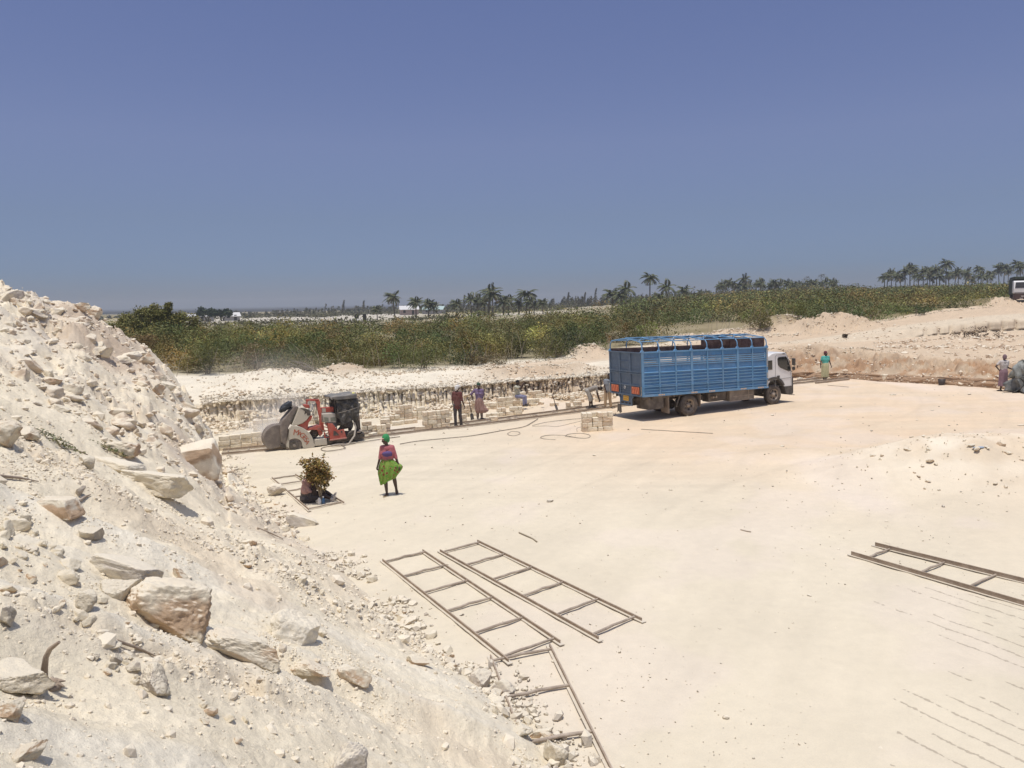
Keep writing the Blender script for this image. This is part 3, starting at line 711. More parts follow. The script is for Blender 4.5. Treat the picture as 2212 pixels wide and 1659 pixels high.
def rocks():
    for i, (u, v, wpx, hr, dr, tilt, yaw, seed, boxy, sink, label, under) in enumerate(BIG):
        p = hit(u, v + wpx*hr*.30); vv = v + wpx*hr*.30
        while u < 470 and p.y > 31 and vv < v+120: vv += 5; p = hit(u, vv)
        sz = wpx*p.y/FPX*.54
        lib = rock_mesh(seed, 6 if wpx > 80 else 5, 1, 13 if not boxy else 9, under=under, base=CREAM if boxy < .9 else WHITE*.98, boxy=boxy, rough=.11 if boxy < .9 else .05)
        o = link('rock' if boxy < .9 else 'stone_slab', lib)
        o.scale = (sz, sz*dr, sz*hr); o.rotation_euler = (radians(tilt[0]), radians(tilt[1]), radians(yaw-20))
        o.location = (p.x, p.y+sz*dr*.25, p.z+sz*hr*(.62-sink)); tag(o, label, 'rock')
    # medium stones: individuals that share a label within their strip
    lib = [rock_mesh(200+i, 4, 1, 12, rough=.13, base=BANK, under=[RAW*1.25, BANK*.88, BANK*.93][i % 3], boxy=[.0, .5, .2][i % 3]) for i in range(9)]
    R = random.Random(5)
    up_lib = []
    for i in range(10):
        V, F = rock_vf(240+i, 4, 1, 13, .15, boxy=[0, .5, .3][i % 3]); up_lib.append(np_mesh('rock', V, F, rock_mat('raw_rubble', 1.08, 1.35), True, rock_cols(V, 240+i, [np.array([.68, .58, .45]), BANK*.93, BANK*.98][i % 3], [np.array([.56, .44, .32]), np.array([.62, .52, .39]), RAWG*1.05][(i//2) % 3])))
    strips = [ # polyline in picture, spread, count, size range m, label, group
     ([(520, 1040), (600, 1105), (700, 1180), (775, 1240), (840, 1300), (890, 1360), (960, 1410), (1040, 1470), (1120, 1540), (1190, 1610)], 16, 60, (.045, .15), 'loose broken stone along the foot of the white slope', 'stones along the slope foot'),
     ([(20, 1230), (120, 1290), (230, 1330), (330, 1400)], 60, 20, (.025, .08), 'small loose stone among the gravel on the near slope', 'small stones on the near slope'),
     ([(240, 1440), (420, 1520), (620, 1600)], 45, 22, (.02, .06), 'pebble-sized stone in the gravel run on the near slope', 'pebbles in the gravel run'),
     ([(20, 640), (120, 690), (220, 740), (320, 800), (400, 900)], 40, 60, (.10, .42), 'lumpy brown rock in the upper rubble face of the heap', 'rocks on the upper heap'),
     ([(30, 780), (140, 880), (250, 930), (360, 960)], 56, 44, (.08, .30), 'rock in the lower rubble face of the heap', 'rocks on the lower heap'),
     ([(0, 1120), (60, 1180), (150, 1240)], 50, 24, (.05, .15), 'flat flake of stone on the shaded left part of the slope', 'stone flakes on the left slope'),
     ([(480, 1180), (560, 1230), (660, 1280), (720, 1360)], 60, 16, (.04, .10), 'small stone on the smooth middle slope', 'stones on the middle slope'),
    ]
    for pts, spread, cnt, (s0, s1), label, grp in strips:
        for k in range(cnt):
            t = R.random()*(len(pts)-1); i = int(t); f = t-i
            u = pts[i][0]*(1-f)+pts[i+1][0]*f+R.gauss(0, spread*.5); v = pts[i][1]*(1-f)+pts[i+1][1]*f+R.gauss(0, spread*.5)
            if u < -20: continue
            p = hit(u, v); vv = v
            while u < 470 and p.y > 31 and vv < v+150: vv += 8; p = hit(u, vv)
            if u < 470 and p.y > 31: continue
            s = s0+(s1-s0)*R.random()**1.7
            o = link('rock', R.choice(up_lib if 'heap' in label else lib)); o.location = (p.x, p.y, p.z+s*(.0 if 'heap' in label else .15))
            o.scale = (s*R.uniform(.8, 1.3), s*R.uniform(.6, 1.1), s*R.uniform(.45, .8))
            o.rotation_euler = (R.uniform(-.5, .5), R.uniform(-.5, .5), R.uniform(0, 6.3)); tag(o, label, 'rock', grp)

def scatter_rubble(name, pts, sizes, seed, cols, flat=.7, sub=1, label=None, kindname='gravel'):
    """many small stones as one uncountable object. pts (n,3), sizes (n,)"""
    r = np.random.RandomState(seed); libs = []
    for i in range(12):
        V, F = rock_vf(seed*50+i, sub, 1, 7, .10); libs.append(V)
    F = ico(sub)[1]; nv = len(libs[0]); n = len(pts)
    sel = r.randint(0, 12, n); L = np.array(libs)[sel]                     # n,nv,3
    sc = sizes[:, None]*np.stack([r.uniform(.7, 1.3, n), r.uniform(.6, 1.1, n), r.uniform(.45, .9, n)*flat/.7], 1)
    L = L*sc[:, None, :]
    a = r.uniform(0, 2*pi, n); t = r.normal(0, .35, n)
    x = L[..., 0]*np.cos(t)[:, None]-L[..., 2]*np.sin(t)[:, None]; z = L[..., 0]*np.sin(t)[:, None]+L[..., 2]*np.cos(t)[:, None]
    X = x*np.cos(a)[:, None]-L[..., 1]*np.sin(a)[:, None]; Y = x*np.sin(a)[:, None]+L[..., 1]*np.cos(a)[:, None]
    P = np.stack([X, Y, z], -1) + np.asarray(pts)[:, None, :]
    FF = (F[None]+(np.arange(n)*nv)[:, None, None]).reshape(-1, 3)
    cc = np.repeat(cols, nv, 0)
    me = np_mesh(name, P.reshape(-1, 3), FF, rock_mat(), False, cc)
    return tag(link(name, me), label, None, kind='stuff')
def rubble():
    r = np.random.RandomState(77)
    # bank: gravel concentrated in the rubble strips
    n = 85000; u = r.uniform(-1400, 1300, n); A = (u-1106)/1661*1.005
    d = 1.6*np.exp(r.uniform(0, 1, n)*math.log(30/1.6)); x = A*d; y = d
    R, rm, st, lump = bank_rough(x, y); z0 = bank_base(x, y); fz = SLOPE*x; z = z0+R*sstep(-.3, .8, z0-fz)
    keep = (z > fz-.02) & (r.uniform(0, 1, n) < .10+.9*rm**1.5+.5*sstep(12, 22, y)) & (y < np.interp(A, CRA, CRD)+.4)
    x, y, z, d, rm = x[keep], y[keep], z[keep], d[keep], rm[keep]
    s = (.0038+.0030*d)*np.exp(r.normal(0, .62, len(x)))*.62
    s = np.minimum(s, .16)
    c = mix(np.broadcast_to(BANK*.97, (len(x), 3)), RAWG*1.1, r.uniform(0, 1, len(x))*.7); c = mix(c, np.array([.56, .44, .32]), (r.uniform(0, 1, len(x)) < .45)*sstep(10, 18, y)*.8)
    scatter_rubble('gravel', np.stack([x, y, z+s*.1], 1), s, 3, c, label='pale gravel strewn down the slope of the heap')
    n = 150000; u = r.uniform(-900, 1300, n); A = (u-1106)/1661*1.005; d = 1.8*np.exp(r.uniform(0, 1, n)**.8*math.log(13/1.8)); x = A*d; y = d
    R, rm, st, lump = bank_rough(x, y); z0 = bank_base(x, y); fz = SLOPE*x; z = z0+R*sstep(-.3, .8, z0-fz); gp = sstep(.12, .5, fbm(x*1.7, y*1.7, 3, 140)+.35*rm)
    keep = (z > fz) & (r.uniform(0, 1, n) < .03+.85*gp); x, y, z, d = x[keep], y[keep], z[keep], d[keep]
    s = (.0022+.0013*d)*np.exp(r.normal(0, .4, len(x)))*.8; c = mix(np.broadcast_to(BANK*.98, (len(x), 3)), RAWG*1.1, r.uniform(0, 1, len(x))**2*.8)
    scatter_rubble('grit', np.stack([x, y, z+s*.2], 1), s, 21, c, label='fine grit lying in patches on the near slope of the heap')
    # toe of the bank
    n = 3800; t = r.uniform(1, len(TOEX)-3, n); i = t.astype(int); f = t-i
    x = TOEX[i]*(1-f)+TOEX[i+1]*f + r.normal(-.12, .26, n); y = TOEY[i]*(1-f)+TOEY[i+1]*f + r.normal(0, .2, n)
    cl = fbm(x*1.1, y*1.1, 2, 9) > .0; x, y = x[cl], y[cl]
    z = np.maximum(bank_z(x, y), floor_z(x, y)); s = .022*np.exp(r.normal(0, .75, len(x))); s = np.minimum(s, .12)
    c = mix(np.broadcast_to(CREAM*.95, (len(x), 3)), RAWG*.8, r.uniform(0, 1, len(x)))
    scatter_rubble('gravel', np.stack([x, y, z+s*.2], 1), s, 4, c, label='broken stone chips along the foot of the heap')
    # chips lying about the quarry floor
    n = 2600; u = r.uniform(450, 2300, n); v = 840+820*r.uniform(0, 1, n)**1.1
    P = np.array([FL(a, b) for a, b in zip(u, v)]); s = .011*np.exp(r.normal(0, .6, n))*np.clip(P[:, 1]/14, .7, 2.2)
    ok = (P[:, 1] < base_d(P[:, 0], P[:, 1])-.3); P, s = P[ok], s[ok]; n = len(s)
    P[:, 2] = floor_z(P[:, 0], P[:, 1])
    c = mix(np.broadcast_to(CREAM*.9, (n, 3)), RAWG*.7, r.uniform(0, 1, n))
    scatter_rubble('stone_chips', P, s, 5, c, label='scattered stone chips on the sawn quarry floor')
    # broken stone at the foot and on the lip of the left wall
    n = 6500; A = r.uniform(az(420), az(1330), n); e0 = np.interp(A, TU, TD[:, 0])
    y = e0 - .25 + r.normal(0, .35, n) + np.where(r.uniform(0, 1, n) < .25, 1.2+r.uniform(0, 2.2, n), 0); x = A*y
    z = np.where(y < e0, floor_z(x, y)+.12, far_z(x, y)); s = .045*np.exp(r.normal(0, .55, n)); s = np.minimum(s, .2)
    c = mix(np.broadcast_to(CREAM*.95, (n, 3)), TAN, r.uniform(0, 1, n)); c = mix(c, GREYS*.8, (r.uniform(0, 1, n) < .3)*.8)
    scatter_rubble('wall_rubble', np.stack([x, y, z], 1), s, 6, c, label='broken stone heaped along the foot and lip of the sawn wall')
    n = 3000; A = r.uniform(az(420), az(1330), n); e0 = np.interp(A, TU, TD[:, 0]); y = e0-.1-np.abs(r.normal(0, .9, n)); x = A*y
    keep = fbm(x*.8, y*.8, 2, 19) > -.05; x, y = x[keep], y[keep]; n = len(x)
    z = floor_z(x, y)+.10; s = .07*np.exp(r.normal(0, .45, n)); s = np.minimum(s, .2); c = mix(np.broadcast_to(BANK, (n, 3)), TAN*1.1, r.uniform(0, 1, n))
    scatter_rubble('wall_rubble', np.stack([x, y, z+r.uniform(0, .18, n)], 1), s, 16, c, label='larger broken offcuts piled between the block stacks and the wall')
    # lip of the wall: tighter row of upright scraps
    n = 2600; A = r.uniform(az(425), az(1330), n); e1 = np.interp(A, TU, TD[:, 1]); y = e1+np.abs(r.normal(0, .35, n)); x = A*y
    z = far_z(x, y)+.05; s = .05*np.exp(r.normal(0, .5, n)); c = mix(np.broadcast_to(CREAM, (n, 3)), GREYS*.75, r.uniform(0, 1, n)*.8)
    scatter_rubble('wall_rubble', np.stack([x, y, z], 1), s, 7, c, label='stone scraps edging the top of the sawn wall')
    # right hand banks and benches
    n = 9000; A = r.uniform(az(1640), az(2320), n); k = r.choice([0, 1, 2, 3, 4, 5], n, p=[.10, .38, .10, .22, .14, .06])
    a = np.array([np.interp(A, TU, TD[:, j]) for j in range(NK)]); f = r.uniform(0, 1, n)
    f = np.where(k == 3, np.where(r.uniform(0, 1, n) < .5, .22+.07*r.normal(size=n), .62+.09*r.normal(size=n)), f)
    f = np.where(k == 1, f**.8*.85, f)
    y = a[k, np.arange(n)]*(1-f)+a[k+1, np.arange(n)]*f; x = A*y; cl = (fbm(x*.7, y*.7, 3, 15) > -.12) | (k == 3); 
    cl &= ~((k == 3) & (A < az(1890))); x, y, k = x[cl], y[cl], k[cl]; n = len(x)
    z = far_z(x, y)+.03; s = np.where(k == 3, .085, .035)*np.exp(r.normal(0, .6, n)); s = np.minimum(s, .26)
    c = mix(np.broadcast_to(TAN*1.05, (n, 3)), TAN*.75, r.uniform(0, 1, n)); c = mix(c, BROWN*1.2, (r.uniform(0, 1, n) < .35)*.8)
    scatter_rubble('bank_rubble', np.stack([x, y, z-.03+s*.1], 1), s, 8, c, label='broken stone lying on the brown bank and benches at the right')
    # mounds and road verge
    P = []; S = []
    for i, (u, d, hx, hy, h, t) in enumerate(MOUNDS):
        m = int(110*hx); xx = az(u)*d + r.normal(0, hx*.6, m); yy = d + r.normal(0, hy*.6, m)
        P.append(np.stack([xx, yy], 1)); S.append(.045*np.exp(r.normal(0, .5, m))*(1.3 if i in (3, 4) else 1))
    m = 1300; A = r.uniform(az(800), az(2180), m); e = np.interp(A, TU, TD[:, 7])+r.normal(0, .5, m); P.append(np.stack([A*e, e], 1)); S.append(.05*np.exp(r.normal(0, .6, m)))
    P = np.concatenate(P); S = np.minimum(np.concatenate(S), .16); z = far_z(P[:, 0], P[:, 1]); n = len(S)
    c = mix(np.broadcast_to(CREAM*.95, (n, 3)), TAN*.9, r.uniform(0, 1, n))
    scatter_rubble('road_rubble', np.stack([P[:, 0], P[:, 1], z+.03], 1), S, 9, c, label='loose stones on the tan mounds and verges of the dirt road')
    n = 420; x = r.normal(12.4, 2.3, n); y = r.normal(20.7, 1.3, n); s = .018*np.exp(r.normal(0, .6, n)); c = mix(np.broadcast_to(BANK, (n, 3)), BANK*.8, r.uniform(0, 1, n))
    scatter_rubble('heap_gravel', np.stack([x, y, floor_z(x, y)+.01], 1), s, 17, c, label='gravel sprinkled over the low heap at the right side')
    # stones on the low heap at the right of the floor
    lib = [rock_mesh(300+i, 4, 1, 10, base=BANK, under=TAN*1.1, boxy=.3) for i in range(4)]
    R = random.Random(9)
    for k, (u, v, s) in enumerate([(1885, 985, .16), (1905, 985, .12), (1962, 972, .2), (2010, 998, .24), (2022, 1003, .13), (1993, 1008, .1), (2098, 962, .16), (2110, 972, .22), (2130, 966, .12), (2162, 962, .26), (2176, 978, .2), (1985, 1030, .13), (2004, 1040, .15), (1997, 1055, .1), (2150, 1045, .13), (2172, 1052, .12), (2206, 995, .15), (1975, 1022, .1)]):
        p = hit(u, v); o = link('rock', lib[k % 4]); s *= .55; o.scale = (s, s*.8, s*.55); o.location = p+Vector((0, 0, s*.2))
        o.rotation_euler = (0, R.uniform(-.3, .3), R.uniform(0, 6)); tag(o, 'pale stone on the low heap at the right side of the floor', 'rock', 'stones on the low right heap')
rocks(); rubble()
# ================================================================ BLUE LORRY
def plane_matrix(p, heading):
    """stands on the tilted quarry floor at p, x axis along heading"""
    return Matrix.Translation(p) @ Matrix.Rotation(-atan(SLOPE), 4, 'Y') @ Matrix.Rotation(heading, 4, 'Z')
BLUE = (.050, .195, .40)
def m_blue(): return mat('blue_paint', BLUE, .55, noise=((1.3, .16), (9, .12)), dust=((.33, .38, .42), 2.2, .22), bump=(3, .25, .03))
def m_bluel(): return mat('light_blue_paint_rib_highlight', (.10, .28, .48), .5, noise=(2, .12), dust=((.42, .45, .47), 3, .28))
def m_tail(): return mat('weathered_grey_blue_paint', (.075, .125, .19), .6, noise=((1.5, .15), (8, .1)), dust=((.30, .31, .32), 2.5, .30))
def m_white(): return mat('white_paint', (.80, .79, .76), .3, noise=(1.5, .03), dust=(DUST, 1.6, .12), coat=.3)
def m_black(): return mat('black_plastic', (.022, .021, .02), .55, dust=(DUST, 3, .22))
def m_chassis(): return mat('dusty_chassis', (.045, .036, .030), .8, dust=(DUST, 2.5, .35))
def m_rubber(): return mat('tyre_rubber', (.030, .026, .024), .85, dust=((.30, .24, .18), 3.5, .6), bump=(12, .4, .01))
def m_glass(): return mat('window_glass', (.02, .022, .02), .06, spec=.7)
def m_rim(): return mat('dusty_steel_rim', (.24, .19, .145), .6, .3, dust=(DUST, 5, .5))
def m_rust(): return mat('red_brown_rust', (.13, .055, .04), .8, noise=(4, .3), dust=(DUST, 4, .2))

def wheel(root, x, y, r, width, name='wheel', dual=False, dish=.09):
    """wheel with its outer side at -y"""
    w_ = bpy.data.objects.new(name, None); COL.objects.link(w_); w_.parent = root; w_.location = (x, y, r)
    t = MB(); h = width/2
    prof = [(r*.56, -h+.015), (r*.62, -h), (r*.80, -h-.006), (r*.93, -h+.012), (r*.985, -h+.035), (r, -h+.06), (r, h-.06), (r*.985, h-.035), (r*.93, h-.01), (r*.62, h), (r*.56, h-.02)]
    t.lathe(prof, 'y', 40, caps=False)
    for k in range(48):      # tread bars
        a = 2*pi*k/48; c, s_ = cos(a), sin(a)
        Mx = Matrix(((c, 0, -s_, 0), (0, 1, 0, 0), (s_, 0, c, 0), (0, 0, 0, 1)))
        t.box((r-.012, -h+.03, -.012), (r+.008, h-.03, .012), Mx)
    t.build('tyre', m_rubber(), w_)
    q = MB(); q.lathe([(r*.57, -h+.01), (r*.55, -h+.012), (r*.53, -h+.03), (r*.50, -h+.06), (r*.47, -h+dish), (r*.36, -h+dish+.05), (r*.20, -h+dish-.015), (r*.19, -h+dish-.05), (.01, -h+dish-.055)], 'y', 40, caps=False)
    q.lathe([(r*.57, h-.01), (r*.5, h-.03), (r*.5, -h+dish+.03)], 'y', 40, caps=False)
    q.build('rim', m_rim(), w_)
    k_ = MB()
    for k in range(6):
        a = 2*pi*k/6+.2; k_.lathe([(.012, -h+dish-.03), (.012, -h+dish)], 'y', 6, (cos(a)*r*.25, 0, sin(a)*r*.25))
        a += pi/6; k_.lathe([(.045*r/.42, -h+dish-.006), (.03, -h+dish-.004)], 'y', 10, (cos(a)*r*.40, 0, sin(a)*r*.40))
    k_.build('wheel_nuts', mat('dark_bolt', (.05, .04, .035), .8), w_)
    return w_

def text_obj(name, body, size, m, parent, Mx, depth=.004, align='CENTER'):
    cu = bpy.data.curves.new(name, 'FONT'); cu.body = body; cu.size = size; cu.extrude = depth; cu.align_x = align; cu.align_y = 'CENTER'
    to = bpy.data.objects.new(name, cu)
    dg = bpy.context.evaluated_depsgraph_get(); COL.objects.link(to); bpy.context.view_layer.update()
    me = bpy.data.meshes.new_from_object(to.evaluated_get(bpy.context.evaluated_depsgraph_get())); bpy.data.objects.remove(to)
    me.materials.clear(); me.materials.append(m); me.name = name
    o = link(name, me, parent); o.matrix_local = Mx; return o

def blue_truck():
    P0 = FL(0, 0) if False else None
    rr = FL(2515.6/1.8083, 1648.7/1.8083); H = radians(25.8)
    hd = Vector((cos(H), sin(H), 0)); lf = Vector((-sin(H), cos(H), 0))
    o = rr + lf*1.17; o.z = SLOPE*o.x
    root = thing('cattle_truck', 'large blue high-sided truck with white cab and open hooped roof', 'truck', mw=plane_matrix(o, H))
    L_, W = 6.68, 1.17
    rk = lambda v: Vector((v.x, v.y, v.z - .031*v.x))       # the bed sits nose-down on its springs
    Z0, Z1 = 1.08, 2.86
    # ---- sides
    npost = 8; px = [L_*i/npost for i in range(npost+1)]
    def side(y, s, near):
        b = MB()
        # sheet panels: plain top strip, open slats, ribbed lower sheets
        t = .02
        b.box((0, min(y, y-s*t), 2.62), (L_, max(y, y-s*t), Z1-.02))
        b.box((0, min(y, y-s*t), Z0+.02), (L_, max(y, y-s*t), 2.26))
        sd = b.build('side_panel', m_blue(), root, rk)
        if near: tag(sd, 'dented ribbed blue side panel')
        r_ = MB()
        for i in range(npost):
            x0, x1 = px[i]+.05, px[i+1]-.05
            for z in (1.20, 1.34, 1.50, 1.63, 1.76, 1.89, 2.02):
                if near or True:
                    rn = random.Random(int(i*100+z*50)); zj = z+rn.uniform(-.008, .008)
                    r_.prism([(y-s*.0, zj-.04), (y+s*.045, zj-.012), (y+s*.05, zj+.006), (y+s*.0, zj+.022)], x0, x1, 'x')
        r_.build('panel_rib', m_bluel(), sd, rk, recalc=True)  # same paint as the panel; lighter blue paints in the sunlit rib tops
        f = MB()
        for i, x in enumerate(px):
            wd = .055 if i in (0, 3, 6, 8) else .028
            f.box((x-wd, y-.035, Z0-.02), (x+wd, y+.035, Z1+.01))
            f.prism([(x-.10, Z1), (x+.10, Z1), (x+.03, Z1+.09), (x-.03, Z1+.09)], y-.03, y+.03, 'y')
        f.box((-.06, y-.045, Z1-.035), (L_+.06, y+.045, Z1+.02)); f.box((-.06, y-.05, Z0-.05), (L_+.06, y+.05, Z0+.05))
        f.box((-.03, y+s*.045-.015, 1.425), (L_+.03, y+s*.045+.015, 1.46))
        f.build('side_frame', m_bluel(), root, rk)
        q = MB()
        for z, h in ((2.275, .06), (2.36, .065), (2.45, .06), (2.535, .07)):
            q.box((0, y-.012, z), (L_, y+.012, z+h))
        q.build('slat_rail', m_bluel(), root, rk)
        rf = MB()
        for i, x in enumerate((.9, 2.6, 3.55, 5.3, 6.3)):
            for k in range(4): rf.box((x-.17+k*.085, y+s*.048, Z0-.022), (x-.115+k*.085, y+s*.056, Z0+.028))
        rf.build('reflector', mat('amber_reflector', (.75, .50, .28), .4), root, rk)
        return sd
    side(-W, -1, True); side(W, 1, False)
    # red-brown inner lining
    b = MB(); b.box((.02, -W+.03, 2.62), (L_-.05, -W+.05, Z1-.04)); b.box((.02, W-.05, 2.64), (L_-1.75, W-.03, Z1+.1)); b.box((L_-1.75, W-.05, 2.64), (L_-.05, W-.03, 3.28))
    b.box((L_-.08, -W+.05, 1.1), (L_-.06, W-.05, 3.28)); b.box((.03, W-.05, 1.2), (L_-.05, W-.035, 2.26)); b.box((.03, W-.05, 2.27), (2.4, W-.035, 2.61)); b.box((5.1, W-.05, 2.27), (L_-.05, W-.035, 2.61)); b.box((2.4, W-.05, 2.50), (5.1, W-.035, 2.61))
    b.build('inner_lining', m_rust(), root, rk)
    b = MB(); b.box((-.03, -W, Z0-.06), (L_, W, Z0+.0)); b.build('bed_floor', m_chassis(), root, rk)
    # front wall reflector strips
    b = MB()
    for k in range(13): b.box((L_-.03, -W-.052, 2.0+k*.065), (L_+.03, -W-.045, 2.035+k*.065)); b.box((L_-.03, -W-.052, 1.1+k*.065), (L_+.03, -W-.045, 1.135+k*.065)) if k < 10 else None
    b.build('corner_marker', mat('pale_marker', (.62, .50, .34), .5), root, rk)
    # ---- hoops over the bed
    b = MB(); top = 3.34
    for i, x in enumerate(px):
        for s in (-1, 1):
            y = s*W
            pts = [(x, y, Z1), (x, y, 3.06), (x, y-s*.03, 3.18), (x, y-s*.12, 3.27), (x, y-s*.30, 3.31)]
            b.tube(pts, .024, 8)
        b.tube([(x, -W+.28, 3.31), (x, -.5, 3.36), (x, 0, 3.41), (x, .5, 3.36), (x, W-.28, 3.31)], .022, 6)
    for y, z in ((-W+.12, 3.29), (W-.12, 3.29), (0, 3.43)): b.tube([(0, y, z), (L_, y, z)], .022, 6)
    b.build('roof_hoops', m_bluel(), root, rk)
    b = MB()
    for i in range(npost):
        x0, x1 = px[i], px[i+1]
        if i % 2 == 0: b.tube([(x0, -W+.2, 3.31), (x1, 0, 3.42), (x1, 0, 3.42)], .016, 6); b.tube([(x0, W-.2, 3.31), (x1, 0, 3.42)], .016, 6)
        else: b.tube([(x0, 0, 3.42), (x1, -W+.2, 3.31)], .016, 6); b.tube([(x0, 0, 3.42), (x1, W-.2, 3.31)], .016, 6)
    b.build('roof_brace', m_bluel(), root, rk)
    # ---- tailgate
    tg = MB(); tg.box((-.03, -W+.05, Z0+.0), (-.01, W-.05, Z1-.03)); tgo = tg.build('tailgate', m_tail(), root, rk); tag(tgo, 'grey-blue weathered tailgate')
    f = MB()
    for y in (-W+.04, -.39, .39, W-.04): f.box((-.075, y-.035, Z0-.05), (-.03, y+.035, Z1+.0))
    for z, h in ((Z1-.05, .05), (2.02, .05), (1.955, .035), (1.46, .03), (Z0-.05, .06)): f.box((-.085, -W, z), (-.028, W, z+h))
    for z in (2.44,): f.box((-.07, -.36, z), (-.03, .36, z+.03))
    for z in (2.10, 2.22): 
        for y0, y1 in ((-W+.08, -.43), (.43, W-.08), (-.35, .35)): f.box((-.05, y0, z), (-.028, y1, z+.025))
    for z in (1.18, 1.26, 1.34): f.box((-.055, -.34, z), (-.028, .34, z+.03))
    f.build('tailgate_frame', m_tail(), root, rk)
    for y in (-.76, .76):
        b = MB(); b.box((-.095, y-.27, 1.13), (-.088, y+.27, 1.42)); rp = b.build('hazard_plate', mat('orange_plate', (.72, .20, .07), .5, dust=(DUST, 4, .2)), root, rk)
        s_ = MB()
        for k in range(4):
            y0 = y-.25+k*.13; s_.prism([(y0, 1.14), (y0+.055, 1.14), (y0+.115, 1.41), (y0+.06, 1.41)] if k < 3 else [(y0, 1.14), (y0+.05, 1.14), (y0+.09, 1.36), (y0+.04, 1.36)], -.100, -.0955, 'x')
        s_.build('hazard_stripe', mat('red_stripe', (.42, .07, .035), .5), rp, rk)
    b = MB()
    for k in range(7):
        for y in (-W+.005, W-.005): b.box((-.092, y-.02, 1.08+k*.055), (-.087, y+.02, 1.11+k*.055))
    b.build('corner_marker', mat('pale_marker', (.62, .50, .34), .5), root, rk)
    # ring emblem on the middle panel
    b = MB(); b.tube([(-.10, .0+.055*cos(a*pi/8), 1.36+.05*sin(a*pi/8)) for a in range(16)], .010, 6, closed=True); b.build('round_badge', mat('pale_badge', (.6, .6, .58), .5), root, rk)
    # number plate frame, hanging under the tail
    b = MB()
    for s in (-1, 1): b.prism([(s*.62, 1.05), (s*.50, 1.05), (s*.38, .92), (s*.38, .62), (s*.44, .62), (s*.44, .88)], -.07, -.03, 'x')
    b.box((-.075, -.44, .60), (-.025, .44, .655)); b.box((-.04, -.40, .64), (-.03, .40, 1.04))
    b.build('plate_bracket', m_tail(), root)
    b = MB(); b.box((-.055, -.18, .79), (-.042, .20, 1.0)); pl = b.build('number_plate', mat('yellow_plate', (.78, .44, .05), .45), root)
    b = MB()      # worn black characters
    rn = random.Random(4)
    for r_, z in ((0, .92), (1, .825)):
        for k in range(4):
            y0 = -.13+k*.082
            b.box((-.0585, y0, z), (-.0560, y0+.012, z+.06)); b.box((-.0585, y0+.03, z), (-.0560, y0+.042, z+.06))
            b.box((-.0585, y0+.012, z+(.048 if k % 2 else .024)), (-.0560, y0+.03, z+(.06 if k % 2 else .036)))
    b.build('plate_characters', mat('plate_black', (.25, .13, .04), .6), pl)
    b = MB()
    for y in (-.28, .0, .28): b.box((-.06, y-.08, .675), (-.042, y+.08, .73))
    b.build('tail_lamp', mat('dark_lamp', (.02, .015, .015), .3), root)
    b = MB(); b.prism([(.40, .60), (.66, .60), (.70, .22), (.60, .30), (.50, .20), (.36, .26)], -.05, -.04, 'x'); b.build('mud_flap', m_black(), root)
    # ---- chassis
    b = MB()
    for y in (-.36, .36): b.box((.2, y-.04, .70), (8.0, y+.04, .92))
    for x in (.5, 1.6, 3.0, 4.3, 5.6): b.box((x-.05, -.40, .72), (x+.05, .40, .86)); b.box((x-.04, -W+.03, .90), (x+.04, W-.03, 1.0))
    for y in (-.98, .98): b.box((.1, y-.03, .88), (6.6, y+.03, .99))
    b.box((2.17, -.75, .36), (2.37, .75, .50)); b.sphere((2.27, 0, .42), (.20, .22, .22)); b.box((7.0, -.7, .36), (7.14, .7, .46))
    b.tube([(2.4, 0, .45), (6.2, 0, .62)], .045, 8); b.box((6.0, -.35, .45), (7.4, .35, 1.0))
    b.build('chassis', m_chassis(), root, lambda v: v)
    b = MB(); b.box((.35, -W+.12, .45), (1.1, -.3, .98)); b.box((.25, .25, .5), (1.4, .9, .95)); b.build('spare_carrier', m_chassis(), root)
    for q in (((1.28, -W+.02, .22), (1.31, -.62, 1.02)), ((2.95, -W+.02, .34), (2.97, -.66, .98)), ((1.28, .62, .22), (1.31, W-.02, 1.02))):
        b = MB(); b.box(*q); b.build('mud_flap', mat('dusty_flap', (.20, .15, .115), .9, dust=(DUST, 3, .4)), root)
    b = MB(); b.tube([(1.95, -1.08, 1.0), (1.70, -1.1, .45)], .03, 6); b.tube([(1.62, -1.0, 1.0), (1.78, -1.08, .45)], .015, 6); b.build('flap_stay', m_chassis(), root)
    b = MB(); b.box((4.65, -1.05, .40), (6.05, -.55, .93)); b.build('tool_box', mat('dusty_steel_box', (.11, .085, .065), .7, dust=(DUST, 2.5, .4)), root, bevel=.015)
    b = MB(); b.box((4.8, -1.06, .58), (5.95, -1.052, .61)); b.box((5.70, -1.065, .45), (5.74, -1.05, .90)); b.box((4.62, -1.055, .39), (6.08, -1.045, .42)); b.build('box_strap', m_rim(), root)
    b = MB(); b.lathe([(.05, 0), (.05, .20)], 'y', 12, (3.78, -1.02, .66)); b.lathe([(.05, 0), (.05, .20)], 'y', 12, (3.94, -1.02, .66)); b.build('air_tank', m_rim(), root)
    b = MB(); b.box((3.6, -.9, .45), (4.6, -.45, .85)); b.box((3.0, -.6, .52), (3.6, -.3, .7)); b.build('fuel_tank', m_chassis(), root, bevel=.04)
    # ---- wheels
    for y in (-1.02, -.76): wheel(root, 2.38, y, .455, .23, dish=.10)
    for y in (.76, 1.02): wheel(root, 2.38, y, .455, .23, dish=.10)
    for s in (-1, 1): 
        w_ = wheel(root, 7.29, s*.87, .455, .23, dish=.05)
        if s > 0: w_.rotation_euler = (0, 0, pi)
    CX = lambda v: Vector((v.x+.2*min(1, max(0, (v.x-6.8)/.15)), v.y, v.z))
    # ---- cab
    def arc(cx, cz, r, a0, a1, n=10): return [(cx+r*cos(radians(a0+(a1-a0)*i/n)), cz+r*sin(radians(a0+(a1-a0)*i/n))) for i in range(n+1)]
